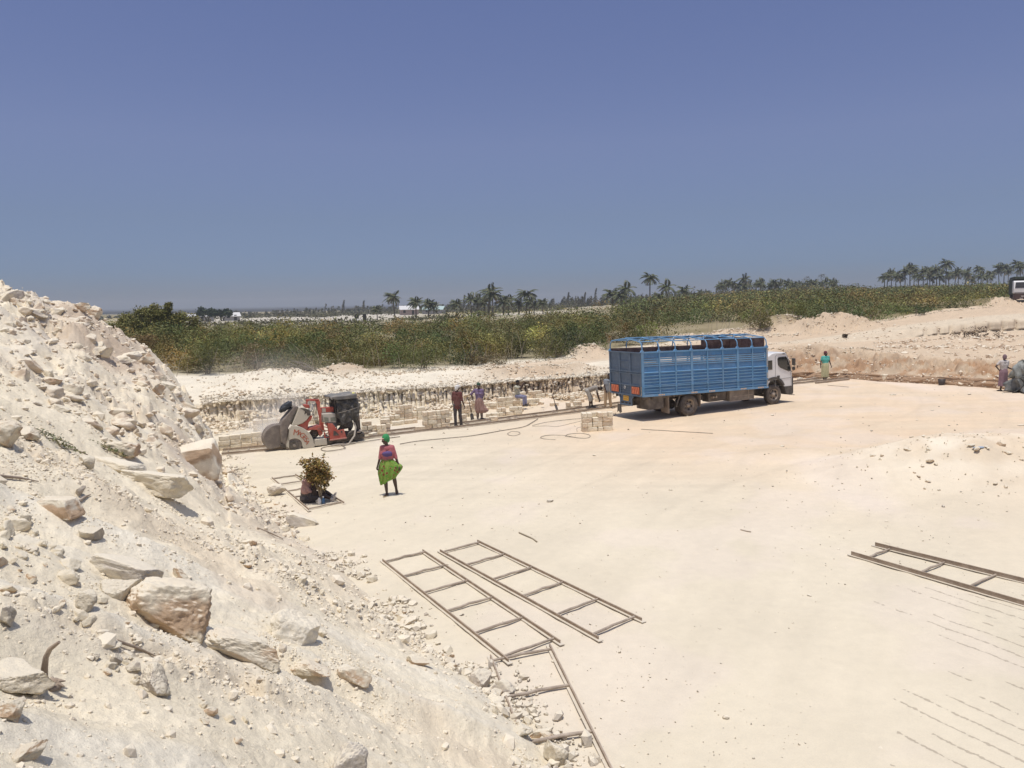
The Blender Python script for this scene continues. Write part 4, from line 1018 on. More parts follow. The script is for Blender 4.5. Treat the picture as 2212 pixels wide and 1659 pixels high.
    prof = [(6.80, .82)] + arc(6.86, 2.14, .07, 180, 100, 3) + [(6.98, 2.33), (7.20, 2.36), (7.62, 2.35), (7.80, 2.31), (7.90, 2.22), (8.05, 1.86), (8.16, 1.52), (8.19, 1.40), (8.20, .74), (7.72, .74)] + arc(7.09, .62, .60, 30, 105, 8)
    cabW = 1.0
    b = MB(); n = len(prof)
    # slightly tumblehome sides: lofted from three slices
    ys = [-cabW+.03, -cabW, cabW, cabW-.03]
    def slice_(y, inset):
        cx, cz = 7.5, 1.4; return [(cx+(x-cx)*(1-inset), y, cz+(z-cz)*(1-inset)) for x, z in prof]
    S = [slice_(-cabW, .03), slice_(-cabW+.035, 0), slice_(cabW-.035, 0), slice_(cabW, .03)]
    vs = [p for s in S for p in s]; fs = [tuple(range(n)), tuple(reversed(range(3*n, 4*n)))]
    for k in range(3): fs += [(k*n+i, (k+1)*n+i, (k+1)*n+(i+1) % n, k*n+(i+1) % n) for i in range(n)]
    b.add(vs, fs); cabo = b.build('cab', m_white(), root, CX, bevel=.012); tag(cabo, 'clean white cab with rounded roof')
    yy = -cabW-.004
    for s in (-1, 1):
        y0 = s*(cabW+.006)
        d = MB()
        # door seam outline
        seam = [(7.17, .80), (7.17, 2.18), (7.24, 2.25), (7.80, 2.25), (7.90, 2.16), (8.10, 1.58), (8.12, .80)]
        for p, q in zip(seam, seam[1:]): d.beam((p[0], y0, p[1]), (q[0], y0, q[1]), .012, .012)
        d.beam((6.9, y0, 1.12), (8.12, y0, 1.16), .012, .02)
        dd = d.build('door', mat('door_seam', (.30, .29, .27), .6), root, CX)
        h_ = MB(); h_.box((7.25, min(y0, y0+s*.015), 1.20), (7.42, max(y0, y0+s*.015), 1.30)); h_.build('door_handle', m_black(), dd, CX, bevel=.01)
        g = MB(); win = [(7.30, 2.06), (7.36, 2.13), (7.80, 2.13), (7.88, 2.04), (8.06, 1.62), (8.08, 1.47), (7.96, 1.46), (7.46, 1.66), (7.34, 1.78)]
        g.prism(win, min(y0, y0+s*.006), max(y0, y0+s*.006), 'y'); g.build('side_window', m_glass(), dd, CX)
        g = MB(); fr = [Vector((p[0], y0+s*.005, p[1])) for p in win]; g.tube(fr, .014, 6, closed=True); g.build('window_seal', m_black(), dd, CX)
        g = MB(); g.box((6.85, min(y0-s*.01, y0), 1.60), (6.99, max(y0-s*.01, y0), 2.02)); g.build('rear_window', m_glass(), root, CX)
        # wheel arch and step
        a = MB(); o_ = arc(7.09, .60, .66, 22, 150, 14); i_ = arc(7.09, .60, .56, 150, 22, 14)
        a.prism(o_+i_, min(s*.62, s*1.03), max(s*.62, s*1.03), 'y'); a.build('wheel_arch', m_black(), root, CX)
        a = MB(); a.prism([(7.66, .78), (8.21, .78), (8.23, .40), (8.05, .36), (7.80, .40)], min(s*.70, s*1.02), max(s*.70, s*1.02), 'y'); a.build('step_skirt', m_black(), root, CX, bevel=.02)
        a = MB(); a.box((8.17, min(s*1.02, s*.93), .45), (8.24, max(s*1.02, s*.93), 1.16)); a.build('corner_trim', m_black(), root, CX, bevel=.02)
        mi = MB(); mi.tube([(8.05, s*1.0, 2.02), (8.12, s*1.12, 2.02), (8.16, s*1.15, 1.85), (8.16, s*1.15, 1.50), (8.1, s*1.02, 1.42)], .014, 6)
        mo = mi.build('mirror_arm', m_black(), root, CX)
        mi = MB(); mi.box((8.10, s*1.15-.09, 1.72), (8.17, s*1.15+.09, 2.04)); mi.box((8.10, s*1.15-.08, 1.50), (8.16, s*1.15+.08, 1.65)); mi.build('mirror', m_black(), root, CX, bevel=.02)
        g = MB(); g.box((7.60, min(y0, y0+s*.01), 2.245), (7.76, max(y0, y0+s*.01), 2.285)); g.build('side_lamp', mat('dark_lamp', (.02, .015, .015), .3), root, CX)
    g = MB(); g.add([(7.93, -.86, 2.20), (7.93, .86, 2.20), (8.17, .90, 1.50), (8.17, -.90, 1.50)], [(0, 1, 2, 3)]); g.build('windscreen', m_glass(), root, CX)
    g = MB(); g.prism([(8.14, .40), (8.25, .42), (8.27, .72), (8.14, .76)], -.98, .98, 'y'); g.build('bumper', m_black(), root, CX, bevel=.02)
    g = MB(); g.beam((7.95, -.98, .40), (8.28, -1.04, .34), .02, .03); g.build('bumper_bar', m_black(), root, CX)
    return root
blue_truck()

def far_truck():
    p = PD(2209, 647, 88); p.z = ground_z(p.x, p.y); Hh = radians(-119)
    r = thing('parked_truck', 'dark truck with a white cab on the upper road, cut by the right edge', 'truck', mw=Matrix.Translation(p) @ Matrix.Rotation(Hh, 4, 'Z'))
    b = MB(); b.prism([(0, 1.05), (1.8, 1.0), (2.0, 1.1), (1.98, 1.55), (1.72, 2.3), (1.5, 2.42), (.1, 2.42)], -1.05, 1.05, 'y'); b.build('cab', mat('dirty_white_paint', (.72, .70, .66), .5), r, bevel=.04)
    b = MB(); b.add([(2.0, -.92, 1.62), (2.0, .92, 1.62), (1.78, .85, 2.25), (1.78, -.85, 2.25)], [(0, 1, 2, 3)]); b.build('windscreen', mat('dark_windscreen', (.05, .045, .04), .2), r)
    b = MB(); b.box((2.0, -.95, .98), (2.03, .95, 1.12)); b.box((2.03, -.35, .72), (2.06, .35, .80)); b.build('grille', mat('grey_trim', (.22, .19, .17), .6), r)
    b = MB(); b.box((.2, -1.0, .35), (2.02, 1.0, .98)); b.build('bumper', mat('brown_bumper', (.085, .05, .04), .7), r, bevel=.04)
    b = MB()
    for y in (-.45, .15): b.box((2.02, y, .40), (2.05, y+.32, .50))
    b.box((2.02, -.3, .62), (2.05, .3, .72)); b.build('number_plate', mat('pale_plate', (.5, .45, .4), .6), r)
    b = MB(); b.box((-5.5, -1.03, .9), (-.1, 1.03, 2.7)); b.box((-5.5, -.98, 2.65), (.3, .98, 2.92)); b.build('load_body', mat('dark_green_body', (.035, .045, .03), .7, noise=(2, .3)), r, bevel=.05)
    for x in (1.1, -3.8):
        for y in (-.85, .85):
            b = MB(); b.lathe([(.3, -.12), (.48, -.13), (.5, -.08), (.5, .08), (.48, .13), (.3, .12)], 'y', 24, (x, y, .5)); b.build('wheel', m_rubber(), r)
far_truck()
# ================================================================ LADDERS, RAILS, HOSES, SAW
def m_dustyiron(): return mat('dusty_iron', (.29, .21, .145), .8, .1, noise=(6, .2), dust=(DUST, 5, .5))
def m_cream(): return mat('cream_paint', (.50, .455, .36), .55, noise=(3, .08), dust=(DUST, 4, .4))
def m_sleeper(): return mat('weathered_timber', (.27, .21, .16), .9, noise=((3, .2), (25, .25)), dust=(DUST, 5, .55), bump=(20, .6, .01))
def rail(b, p, q, h=.085, foot=.085):
    """inverted T iron rail from p to q"""
    b.beam((p[0], p[1], p[2]+h*.52), (q[0], q[1], q[2]+h*.52), .014, h*.96); b.beam((p[0], p[1], p[2]+h*.985), (q[0], q[1], q[2]+h*.985), .020, .010)
def ladder(name, A, B, C, D, rungs, label, group=None, h=.048, cat='ladder frame', sleeper_r=.022, round_=True, ext=.15):
    """A,B near end left/right; C,D far end left/right; rungs: fractions from far to near"""
    A, B, C, D = map(Vector, (A, B, C, D)); o = (A+B+C+D)/4; up_ = Vector((-SLOPE, 0, 1)).normalized()
    root = thing(name, label, cat, loc=o, group=group)
    for p, q in ((C, A), (D, B)):
        d = (q-p).normalized()
        f = MB(); f.beam(p-o+up_*.004+up_*.014-d*ext, q-o+up_*.018+d*ext, 0.085, .012)
        ro_f = f
        b = MB(); rail(b, p-o+up_*.018-d*ext*.6, q-o+up_*.018+d*ext*.6, h)
        ro = b.build('rail', m_dustyiron(), root)
        f.build('rail_foot', m_cream_dust(), ro)
    for i, t in enumerate(rungs):
        p = C*(1-t)+A*t-o; q = D*(1-t)+B*t-o; s = MB(); rn = random.Random(i*7+len(label))
        z = up_*(.018+sleeper_r*.9); m_ = (p+q)/2 + up_*.008 + Vector((rn.uniform(-.02, .02), rn.uniform(-.02, .02), 0))
        pts = [p*1.0, p*.66+q*.34+Vector((0, rn.uniform(-.015, .015), 0)), m_, p*.33+q*.67+Vector((0, rn.uniform(-.012, .012), 0)), q]
        s.tube([x+z for x in pts], [sleeper_r*rn.uniform(.75, 1.0), sleeper_r*rn.uniform(.9, 1.15), sleeper_r, sleeper_r*rn.uniform(.9, 1.2), sleeper_r*rn.uniform(.8, 1)], 8)
        s.build('rung', m_sleeper(), root)
    return root
def m_cream_dust(): return mat('dust_covered_iron', (.60, .53, .42), .95, noise=(5, .1))
def ladders():
    K = lambda u, v: FL(u, v)
    ladder('ladder_frame', K(1092, 1428), K(1203, 1388), K(830, 1217), K(917, 1196), (0.0, .2, .4, .595, .8, .985), 'left one of the two parallel iron ladder frames lying flat in the foreground', 'iron ladder frames lying on the quarry floor')
    ladder('ladder_frame', K(1285, 1380), K(1378, 1340), K(955, 1196), K(1036, 1175), (0.0, .2, .4, .6, .8, .985), 'right one of the two parallel iron ladder frames lying flat in the foreground', 'iron ladder frames lying on the quarry floor')
    ladder('ladder_frame', K(1180, 1745), K(1345, 1720), K(1062, 1430), K(1190, 1405), (0.01, .33, .66, .98), 'iron ladder frame half buried by the foot of the slope at the bottom', 'iron ladder frames lying on the quarry floor')
    # right one: taller flat bars
    A, B, C, D = K(1848, 1204), K(1900, 1184), K(2330, 1345), K(2400, 1307)
    root = ladder('ladder_frame', C, D, A, B, (.055, .33, .56, .80), 'long brown iron ladder frame with tall flat bars at the right edge', 'iron ladder frames lying on the quarry floor', h=.075, sleeper_r=.02)
    ladder('ladder_frame', K(666, 1103), K(741, 1088), K(589, 1036), K(640, 1029), (0.0, .22, .45, .64, .80, .985), 'iron ladder frame lying under the person seated with the leafy branches', 'iron ladder frames lying on the quarry floor', sleeper_r=.02)
    # saw track: sections laid end to end, slightly kinked
    P = [(482, 983), (640, 968), (800, 947), (966, 927), (1120, 908), (1262, 890), (1420, 868), (1560, 850), (1690, 834), (1834, 818)]
    names = ['saw track section at the left end beside the slope', 'saw track section under the red saw', 'saw track section between the red saw and the maroon-shirted man', 'saw track section where the maroon-shirted man stands', 'saw track section in front of the low block row',
             'saw track section ending beside the lone stack of stone', 'saw track section behind the back of the blue truck', 'saw track section under the middle of the blue truck', 'saw track section beside the cab of the blue truck']
    for i in range(len(P)-1):
        a = FL(*P[i]); b = FL(*P[i+1]); d = (b-a).normalized(); n = Vector((-d.y, d.x, 0)); k = .05*((i % 3)-1)
        a = a+n*k; b = b+n*k; wd = .82
        ladder('track_section', b-n*0, b+n*wd, a-n*0, a+n*wd, [.06, .34, .64, .94], names[i], 'sections of the saw track', h=.085, cat='rail track', sleeper_r=.022, ext=-.02 if i % 2 else .08)
        # keep order: left/right edges of the section run along the track
    b = MB(); p, q = FL(1762, 827, .05), FL(1834, 819, .05)
    # heavy timber and iron bar where the track ends
    o = (p+q)/2; t = MB(); t.beam(p-o, q-o, .10, .09); tag(t.build('iron_beam', m_dustyiron(), None, loc=o), 'dark iron beam lying on the track in front of the teal-shirted person', 'beam')
    p, q = FL(1700, 826, .04), FL(1790, 812, .04); o = (p+q)/2; t = MB(); t.beam(p-o, q-o, .16, .07); tag(t.build('timber_plank', m_sleeper(), None, loc=o), 'grey plank under the feet of the teal-shirted person', 'plank')
    # sticks, cables
    def hose(name, pts, r, label, cat, m, sm=True):
        W_ = [FL(u, v, r) for u, v in pts]; out = []
        for i in range(len(W_)-1):       # catmull-rom
            a = W_[max(i-1, 0)]; b_ = W_[i]; c = W_[i+1]; d = W_[min(i+2, len(W_)-1)]
            for k in range(6):
                t = k/6; out.append(.5*((2*b_)+(c-a)*t+(2*a-5*b_+4*c-d)*t*t+(3*b_-a-3*c+d)*t**3))
        out.append(W_[-1]); o = out[0].copy(); mb = MB(); mb.tube([p-o for p in out], r*.72, 6)
        return tag(mb.build(name, m, None, loc=o), label, cat)
    mh = mat('grey_hose', (.13, .10, .075), .8, dust=(DUST, 5, .5))
    hose('hose', [(864, 959), (900, 953), (960, 947), (1020, 941), (1090, 929), (1130, 922), (1150, 912), (1162, 904)], .022, 'long grey hose running beside the saw track towards the lone stack', 'hose', mh)
    hose('hose', [(744, 955), (737, 960), (745, 968), (712, 974), (695, 972), (700, 966), (745, 960), (800, 952), (864, 943)], .022, 'loose hose lying in a flat loop below the red saw', 'hose', mh)
    hose('cable_loop', [(1096, 936), (1106, 932), (1120, 933), (1123, 937), (1112, 941), (1100, 940), (1096, 936)], .012, 'small closed loop of cable lying on the floor below the block row', 'cable', mh)
    hose('cable_loop', [(1200, 950), (1176, 948), (1168, 944), (1186, 940), (1220, 941), (1250, 946), (1270, 946), (1274, 940), (1255, 936), (1228, 938), (1222, 943), (1240, 944)], .014, 'figure-eight coil of cable in front of the lone stack', 'cable', mh)
    hose('hose', [(1150, 919), (1180, 912), (1230, 906), (1262, 903), (1300, 896), (1330, 893), (1322, 900)], .014, 'thin hose passing behind the lone stack towards the truck', 'hose', mh)
    hose('hose', [(1150, 921), (1180, 920), (1205, 921), (1240, 913), (1262, 908)], .010, 'thin cable curling left of the lone stack', 'cable', mh)
    hose('hose', [(1247, 933), (1246, 926), (1252, 923), (1262, 924)], .012, 'bent end of hose standing out left of the lone stack foot', 'hose', mh)
    hose('iron_rod', [(1385, 927), (1450, 931), (1540, 936)], .016, 'thin straight rod lying on the floor right of the lone stack', 'rod', mh)
    hose('stick', [(1846, 982), (1880, 988), (1912, 992), (1952, 991)], .016, 'long thin curved stick lying on the tan floor at the right', 'stick', m_sleeper())
    hose('stick', [(1518+0, 832), (1560, 836)], .014, 'short stick', 'stick', m_sleeper()) if False else None
    hose('iron_rod', [(1788, 832), (1834, 836)], .018, 'short rod lying on the floor below the brown bank at the right', 'rod', m_sleeper())
    hose('twig_row', [(1121, 1150), (1135, 1156), (1150, 1163), (1160, 1170)], .02, 'ragged strip of debris lying on the pale floor left of centre', 'stick', mat('debris', (.33, .27, .19), .9))
    hose('stick', [(1600, 1144), (1612, 1147), (1622, 1149)], .02, 'lone short piece of wood on the pale floor right of centre', 'stick', m_sleeper())
ladders()

def stone_saw():
    H = radians(28.3)
    P = FL(625, 973); P.z = SLOPE*P.x
    root = thing('stone_saw', 'dusty red and cream stone-cutting machine on rails under a black tarpaulin shade', 'stone saw', mw=plane_matrix(P, H) @ Matrix.Translation((0, .12, .06)))
    RED = mat('red_paint', (.42, .045, .022), .5, noise=((2, .15), (10, .12)), dust=(DUST, 4, .22))
    GREY = mat('dust_grey_steel', (.125, .10, .085), .8, noise=(2.5, .12), dust=(DUST, 3, .35))
    DK = mat('oily_dark_metal', (.03, .024, .02), .7, dust=(DUST, 6, .25)); CR = m_cream()
    # local: x along the track (right), y away, z up.  px helper converts from the photograph's proportions
    def X(px): return (px-560)/492.
    def Zz(px, py): return (1195-.1*(px-560)-py)/521.
    def P2(*pp): return [(X(a), Zz(a, b)) for a, b in pp]
    def plate(name, pp, y0, y1, m, par=root, bevel=.012): 
        b = MB(); b.prism(P2(*pp), y0, y1, 'y'); return b.build(name, m, par, bevel=bevel)
    def disc(name, c, r, y0, y1, m, a0=0, a1=360, n=40, par=root, bevel=.01, rx=1):
        cx, cz = X(c[0]), Zz(*c); pts = [(cx+rx*r*cos(radians(a0+(a1-a0)*i/n)), cz+r*sin(radians(a0+(a1-a0)*i/n))) for i in range(n+(0 if a1-a0 >= 360 else 1))]
        b = MB(); b.prism(pts, y0, y1, 'y'); return b.build(name, m, par, bevel=bevel)
    # front quarter guard with painted name
    cx, cz = 610, 1185; R_ = .83
    g = MB(); pts = P2((560, 1185), (590, 790), (625, 765)) + [(X(cx)+R_*cos(radians(a)), Zz(cx, cz)+R_*sin(radians(a))) for a in range(84, 6, -4)] + P2((1040, 1150), (1000, 1190), (830, 1192))
    hole = [(X(660)+.29*cos(radians(a)), Zz(660, 1120)+.24*sin(radians(a))) for a in range(-10, 200, 14)]
    pts2 = pts + [(X(815), Zz(815, 1192))] + hole + [(X(575), Zz(575, 1192))]
    g.prism(pts2, -.10, -.02, 'y'); gd = g.build('blade_guard', CR, root, bevel=.01); tag(gd, 'cream quarter-round guard with red painted letters')
    b = MB(); 
    rim = [(X(cx)+(R_)*cos(radians(a)), -.06, Zz(cx, cz)+R_*sin(radians(a))) for a in range(88, 4, -4)]
    b.tube(rim, .022, 6); b.build('guard_rim', CR, gd)
    # lettering following the arc
    RL = mat('red_lettering', (.40, .09, .035), .7)
    letters = 'MAGESA'; ang = [70, 57, 45.5, 34.5, 25, 14.5]; sz = [.30, .24, .27, .25, .26, .23]
    for ch, a, s in zip(letters, ang, sz):
        rr = .60 if ch != 'x' else .6
        x = X(cx)+rr*cos(radians(a)); z = Zz(cx, cz)+rr*sin(radians(a))
        Mx = Matrix.Translation((x, -.105, z)) @ Matrix.Rotation(radians(90), 4, 'X') @ Matrix.Rotation(radians(a-84), 4, 'Z')
        text_obj('painted_letter', ch, s, RL, gd, Mx, .003)
    disc('pulley', (655, 1130), .30, -.06, .06, GREY, par=root); disc('pulley_hub', (655, 1130), .17, -.13, -.05, DK); disc('hub_cap', (655, 1130), .05, -.17, -.12, GREY)
    # rear guard and first blade
    disc('saw_blade', (430, 990), .50, .55, .58, GREY, rx=.98)
    b = MB(); c0 = (X(395), Zz(395, 1000))
    arc_o = [(c0[0]+.51*cos(radians(a)), c0[1]+.51*sin(radians(a))) for a in range(60, 232, 8)]
    b.prism(arc_o + [(X(520), Zz(520, 1150)), (X(545), Zz(545, 850))], .10, .62, 'y'); tag(b.build('blade_guard', GREY, root, bevel=.02), 'dust-grey round guard at the front of the machine')
    plate('hood_duct', [(735, 365), (800, 372), (640, 700), (585, 800), (545, 1150), (520, 1180), (440, 1060), (440, 790), (500, 640)], .02, .50, GREY, bevel=.03)
    plate('duct_seam', [(770, 400), (795, 380), (650, 690), (615, 690)], -.02, .02, DK)
    # upper cream half disc
    b = MB(); c1 = (X(835), Zz(835, 560)); a0 = 118
    pts = [(c1[0]+.40*cos(radians(a)), c1[1]+.40*sin(radians(a))) for a in range(118, -64-10, -8)]
    pts = P2((645, 738)) + P2((800, 385), (850, 382), (930, 410), (985, 450), (1010, 500), (985, 560), (925, 640), (850, 700), (760, 735), (690, 745))
    b.prism(pts, -.06, .34, 'y'); tag(b.build('blade_guard', CR, root, bevel=.03), 'cream domed upper guard stained black at the top')
    plate('oil_stain', [(815, 398), (900, 405), (960, 425), (1004, 480), (1000, 540), (940, 555), (930, 500), (885, 530), (900, 470), (860, 430)], -.068, -.061, DK, bevel=0)
    # plastic bundle on the hood
    V, F = rock_vf(901, 4, 1, 6, .22); V = V*np.array([.34, .22, .17]); 
    sh = link('plastic_bundle', np_mesh('bundle', V, F, mat('black_plastic_sheet', (.03, .034, .04), .35, noise=(5, .4), bump=(7, 1, .06))), None)
    sh.matrix_world = root.matrix_world @ Matrix.Translation((X(610), .28, Zz(610, 390))) @ Matrix.Rotation(radians(-38), 4, 'Y')
    tag(sh, 'crumpled black plastic sheet stuffed on top of the saw hood', 'plastic sheet')
    # red chassis parts
    plate('chute', [(760, 745), (870, 700), (960, 620), (1000, 555), (1045, 560), (1010, 640), (960, 700), (930, 860), (880, 820), (790, 775)], .0, .40, RED)
    plate('mast', [(1105, 232), (1190, 232), (1212, 300), (1200, 380), (1228, 460), (1212, 560), (1215, 700), (1238, 800), (1215, 930), (1160, 985), (1120, 860), (1170, 790), (1175, 600), (1150, 440), (1145, 330)], .05, .17, RED)
    plate('mast_arm', [(955, 235), (1105, 228), (1190, 240), (1170, 285), (1110, 272), (1010, 262), (975, 285), (975, 330), (955, 330)], .05, .15, RED)
    plate('winch_box', [(900, 340), (990, 340), (1010, 400), (930, 405)], .0, .3, RED)
    plate('side_plate', [(930, 850), (960, 800), (1100, 765), (1190, 745), (1190, 860), (1130, 850), (1020, 835), (950, 860)], -.02, .35, RED)
    plate('cross_beam', [(1210, 415), (1480, 395), (1480, 500), (1210, 512)], .25, .40, RED)
    plate('beam_dust', [(1255, 425), (1325, 422), (1325, 500), (1255, 500)], .235, .248, CR, bevel=0)
    plate('fuel_tank', [(1210, 525), (1470, 512), (1478, 560), (1490, 700), (1245, 700), (1240, 585)], .0, .5, mat('grey_cream_tank', (.44, .41, .35), .6, dust=(DUST, 3, .4)), bevel=.02)
    plate('tank_window', [(1255, 590), (1335, 600), (1335, 680), (1250, 680)], -.012, -.002, mat('olive_glass', (.20, .20, .15), .4), bevel=0); plate('tank_window', [(1375, 600), (1465, 590), (1478, 665), (1375, 680)], -.012, -.002, mat('olive_glass', (.20, .20, .15), .4), bevel=0)
    plate('engine_cover', [(1320, 690), (1500, 685), (1500, 800), (1330, 790)], .05, .5, mat('grey_blue_cover', (.10, .12, .14), .6, dust=(DUST, 4, .3)))
    # ladder-like step frame, red
    b = MB()
    for x in (1225, 1310): b.beam((X(x), .02, Zz(x, 700)), (X(x+25), .02, Zz(x+25, 1020)), .04, .04)
    for k in range(5): b.beam((X(1228+k*5), .02, Zz(1228, 715+k*68)), (X(1318+k*5), .02, Zz(1318, 735+k*68)), .04, .03)
    b.build('steps', RED, root)
    plate('step_plate', [(1300, 705), (1390, 712), (1480, 850), (1600, 830), (1635, 1020), (1310, 1058), (1330, 960), (1300, 860)], -.16, -.12, RED)
    plate('plate_opening', [(1395, 850), (1385, 960), (1500, 950), (1440, 870)], -.168, -.161, DK, bevel=0); plate('plate_opening', [(1530, 865), (1560, 860), (1560, 915), (1540, 905)], -.168, -.161, DK, bevel=0)
    plate('plate_edge', [(1310, 1058), (1635, 1020), (1640, 995), (1315, 1030)], -.185, -.14, mat('pinkish_worn_paint', (.48, .22, .17), .7))
    # bed
    plate('chassis_beam', [(1035, 1030), (1270, 1010), (1270, 1145), (1035, 1160)], -.08, .6, CR, bevel=.02)
    plate('chassis', [(420, 1110), (2020, 955), (2020, 1005), (1700, 1050), (1280, 1165), (560, 1192), (440, 1180)], .02, .8, DK)
    for px_ in (760, 1350, 1850):
        for yy in (.02, .80): 
            b = MB(); b.lathe([(.10, -.03), (.13, -.03), (.13, .03), (.10, .03)], 'y', 20, (X(px_), yy, .11)); b.build('rail_wheel', DK, root)
    # engine and hoses
    V, F = rock_vf(77, 3, 1, 14, .12, boxy=.6)
    for (px_, py_, y, s, c) in ((1560, 720, .3, .22, 1), (1700, 760, .25, .22, 0), (1730, 930, .1, .24, 0), (1620, 860, .35, .2, 1), (1900, 980, .2, .22, 0), (1100, 920, .3, .22, 0), (1800, 800, .3, .16, 0), (1040, 960, .2, .18, 0)):
        e = link('engine_block', np_mesh('engine', V*np.array([1.2, 1, .85]), F, DK, False), root); e.location = (X(px_), y, Zz(px_, py_)); e.scale = (s, s, s); e.rotation_euler = (px_, py_, 0)
    b = MB(); rn = random.Random(3)
    for k in range(9):
        a = (X(1040+k*75), rn.uniform(-.05, .3), Zz(1040+k*75, rn.uniform(820, 1000))); c_ = (a[0]+rn.uniform(-.2, .25), rn.uniform(-.1, .2), a[2]+rn.uniform(-.2, .15))
        b.tube([a, ((a[0]+c_[0])/2, -.12, (a[2]+c_[2])/2+.06), c_], .014, 6)
    for k in range(4): b.tube([(X(1060+k*25), .1, Zz(1060, 330)), (X(1035+k*30), .02, Zz(1035, 430)), (X(1075+k*22), .1, Zz(1075, 600)), (X(1110+k*15), .1, Zz(1110, 740))], .012, 6)
    b.build('hydraulic_hose', DK, root)
    b = MB(); b.tube([(X(1000), .1, Zz(1000, 360)), (X(985), .0, Zz(985, 430)), (X(1010), -.05, Zz(1010, 470)), (X(1050), .0, Zz(1050, 420)), (X(1070), .1, Zz(1070, 330))], .03, 8); b.build('filter_hose', mat('pale_grey_hose', (.28, .27, .25), .6), root)
    b = MB(); b.tube([(X(1815), -.05, Zz(1815, 700)), (X(1835), -.1, Zz(1835, 800)), (X(1760), -.35, Zz(1760, 960)), (X(1600), -.55, Zz(1600, 1120)), (X(1400), -.62, .02), (X(1280), -.60, .0)], .035, 8); b.build('suction_hose', mat('dusty_pale_hose', (.36, .31, .25), .8), root)
    b = MB()
    for q in ((1880, 905), (1900, 900)): b.beam((X(q[0]), -.1, Zz(*q)), (X(q[0]+120), .4, Zz(q[0]+120, 890)), .10, .03)
    b.build('foot_board', m_sleeper(), root)
    # tarpaulin shade: frame, roof, hanging sheet
    b = MB()
    for x, y in ((1480, .0), (1480, .75), (1890, .0), (1890, .75)): b.tube([(X(x), y, .5), (X(x), y, Zz(x, 180))], .02, 6)
    b.build('shade_pole', DK, root)
    TP = mat('black_tarpaulin', (.040, .040, .040), .45, noise=((4, .35), (15, .2)), dust=(DUST, 3, .16), bump=((3.5, 1.0, .10), (11, .7, .03)))
    nx, nz = 40, 34; V = []; rn = np.random.RandomState(2)
    for j in range(nz+1):
        for i in range(nx+1):
            s = i/nx; t = j/nz
            x = X(1490)+(X(1915)-X(1490))*s + .03*sin(t*5); zt = Zz(1490+425*s, 245-40*s); zb = Zz(1490+425*s, 700+40*sin(s*6)-100*(s < .2)*1.0 - 30*(s > .9))
            z = zt+(zb-zt)*t; f = .05*sin(s*19+3*t)*t + .06*vn(np.array([s*6.]), np.array([t*5.]), seed=8)[0] + .03*vn(np.array([s*16.]), np.array([t*11.]), seed=9)[0]
            V.append((x+.03*f*10*t*0, -.03-f-.06*sin(pi*t), z))
    me = np_mesh('tarp', V, grid_faces(nz+1, nx+1), TP); tp = link('tarpaulin', me, root); sd_ = tp.modifiers.new('s', 'SOLIDIFY'); sd_.thickness = .008
    for y_, s_ in ((.78, 0),):
        me2 = np_mesh('tarp_back', [(v[0], .80+(-.03-v[1])*.7, v[2]) for v in V], grid_faces(nz+1, nx+1), TP); t2 = link('tarpaulin', me2, root); t2.modifiers.new('s', 'SOLIDIFY').thickness = .008
    V = []
    for j in range(21):
        for i in range(21):
            s, t = i/20, j/20; x = X(1395)+(X(1890)-X(1395))*s; zz = Zz(1395+495*s, 185-60*s)+.05*vn(np.array([s*5.]), np.array([t*4.]), seed=3)[0] + .05*sin(pi*t)
            V.append((x, -.12+1.05*t, zz-.05*(i == 0 or j == 0)))
    rf = link('shade_roof', np_mesh('roof', V, grid_faces(21, 21), mat('grey_dusty_sheet', (.12, .12, .115), .6, dust=(DUST, 3, .35), bump=(5, .8, .05))), root); rf.modifiers.new('s', 'SOLIDIFY').thickness = .03
    plate('roof_hem', [(1400, 185), (1440, 180), (1890, 130), (1885, 205), (1500, 238), (1440, 225)], -.16, -.11, mat('grey_hem', (.085, .085, .085), .7, dust=(DUST, 3, .25), bump=(6, .8, .03)))
    b = MB(); b.tube([(X(1510), -.16, Zz(1510, 500)), (X(1700), -.20, Zz(1700, 450)), (X(1880), -.16, Zz(1880, 395))], .008, 6); b.build('tie_rope', mat('rope', (.35, .31, .26), .9), root)
    b = MB(); b.sphere((X(1860), .1, Zz(1860, 120)), (.06, .06, .05)); b.build('yellow_cap', mat('yellow_plastic', (.65, .60, .10), .5), root)
    return root, X, Zz
SAW, sawX, sawZ = stone_saw()

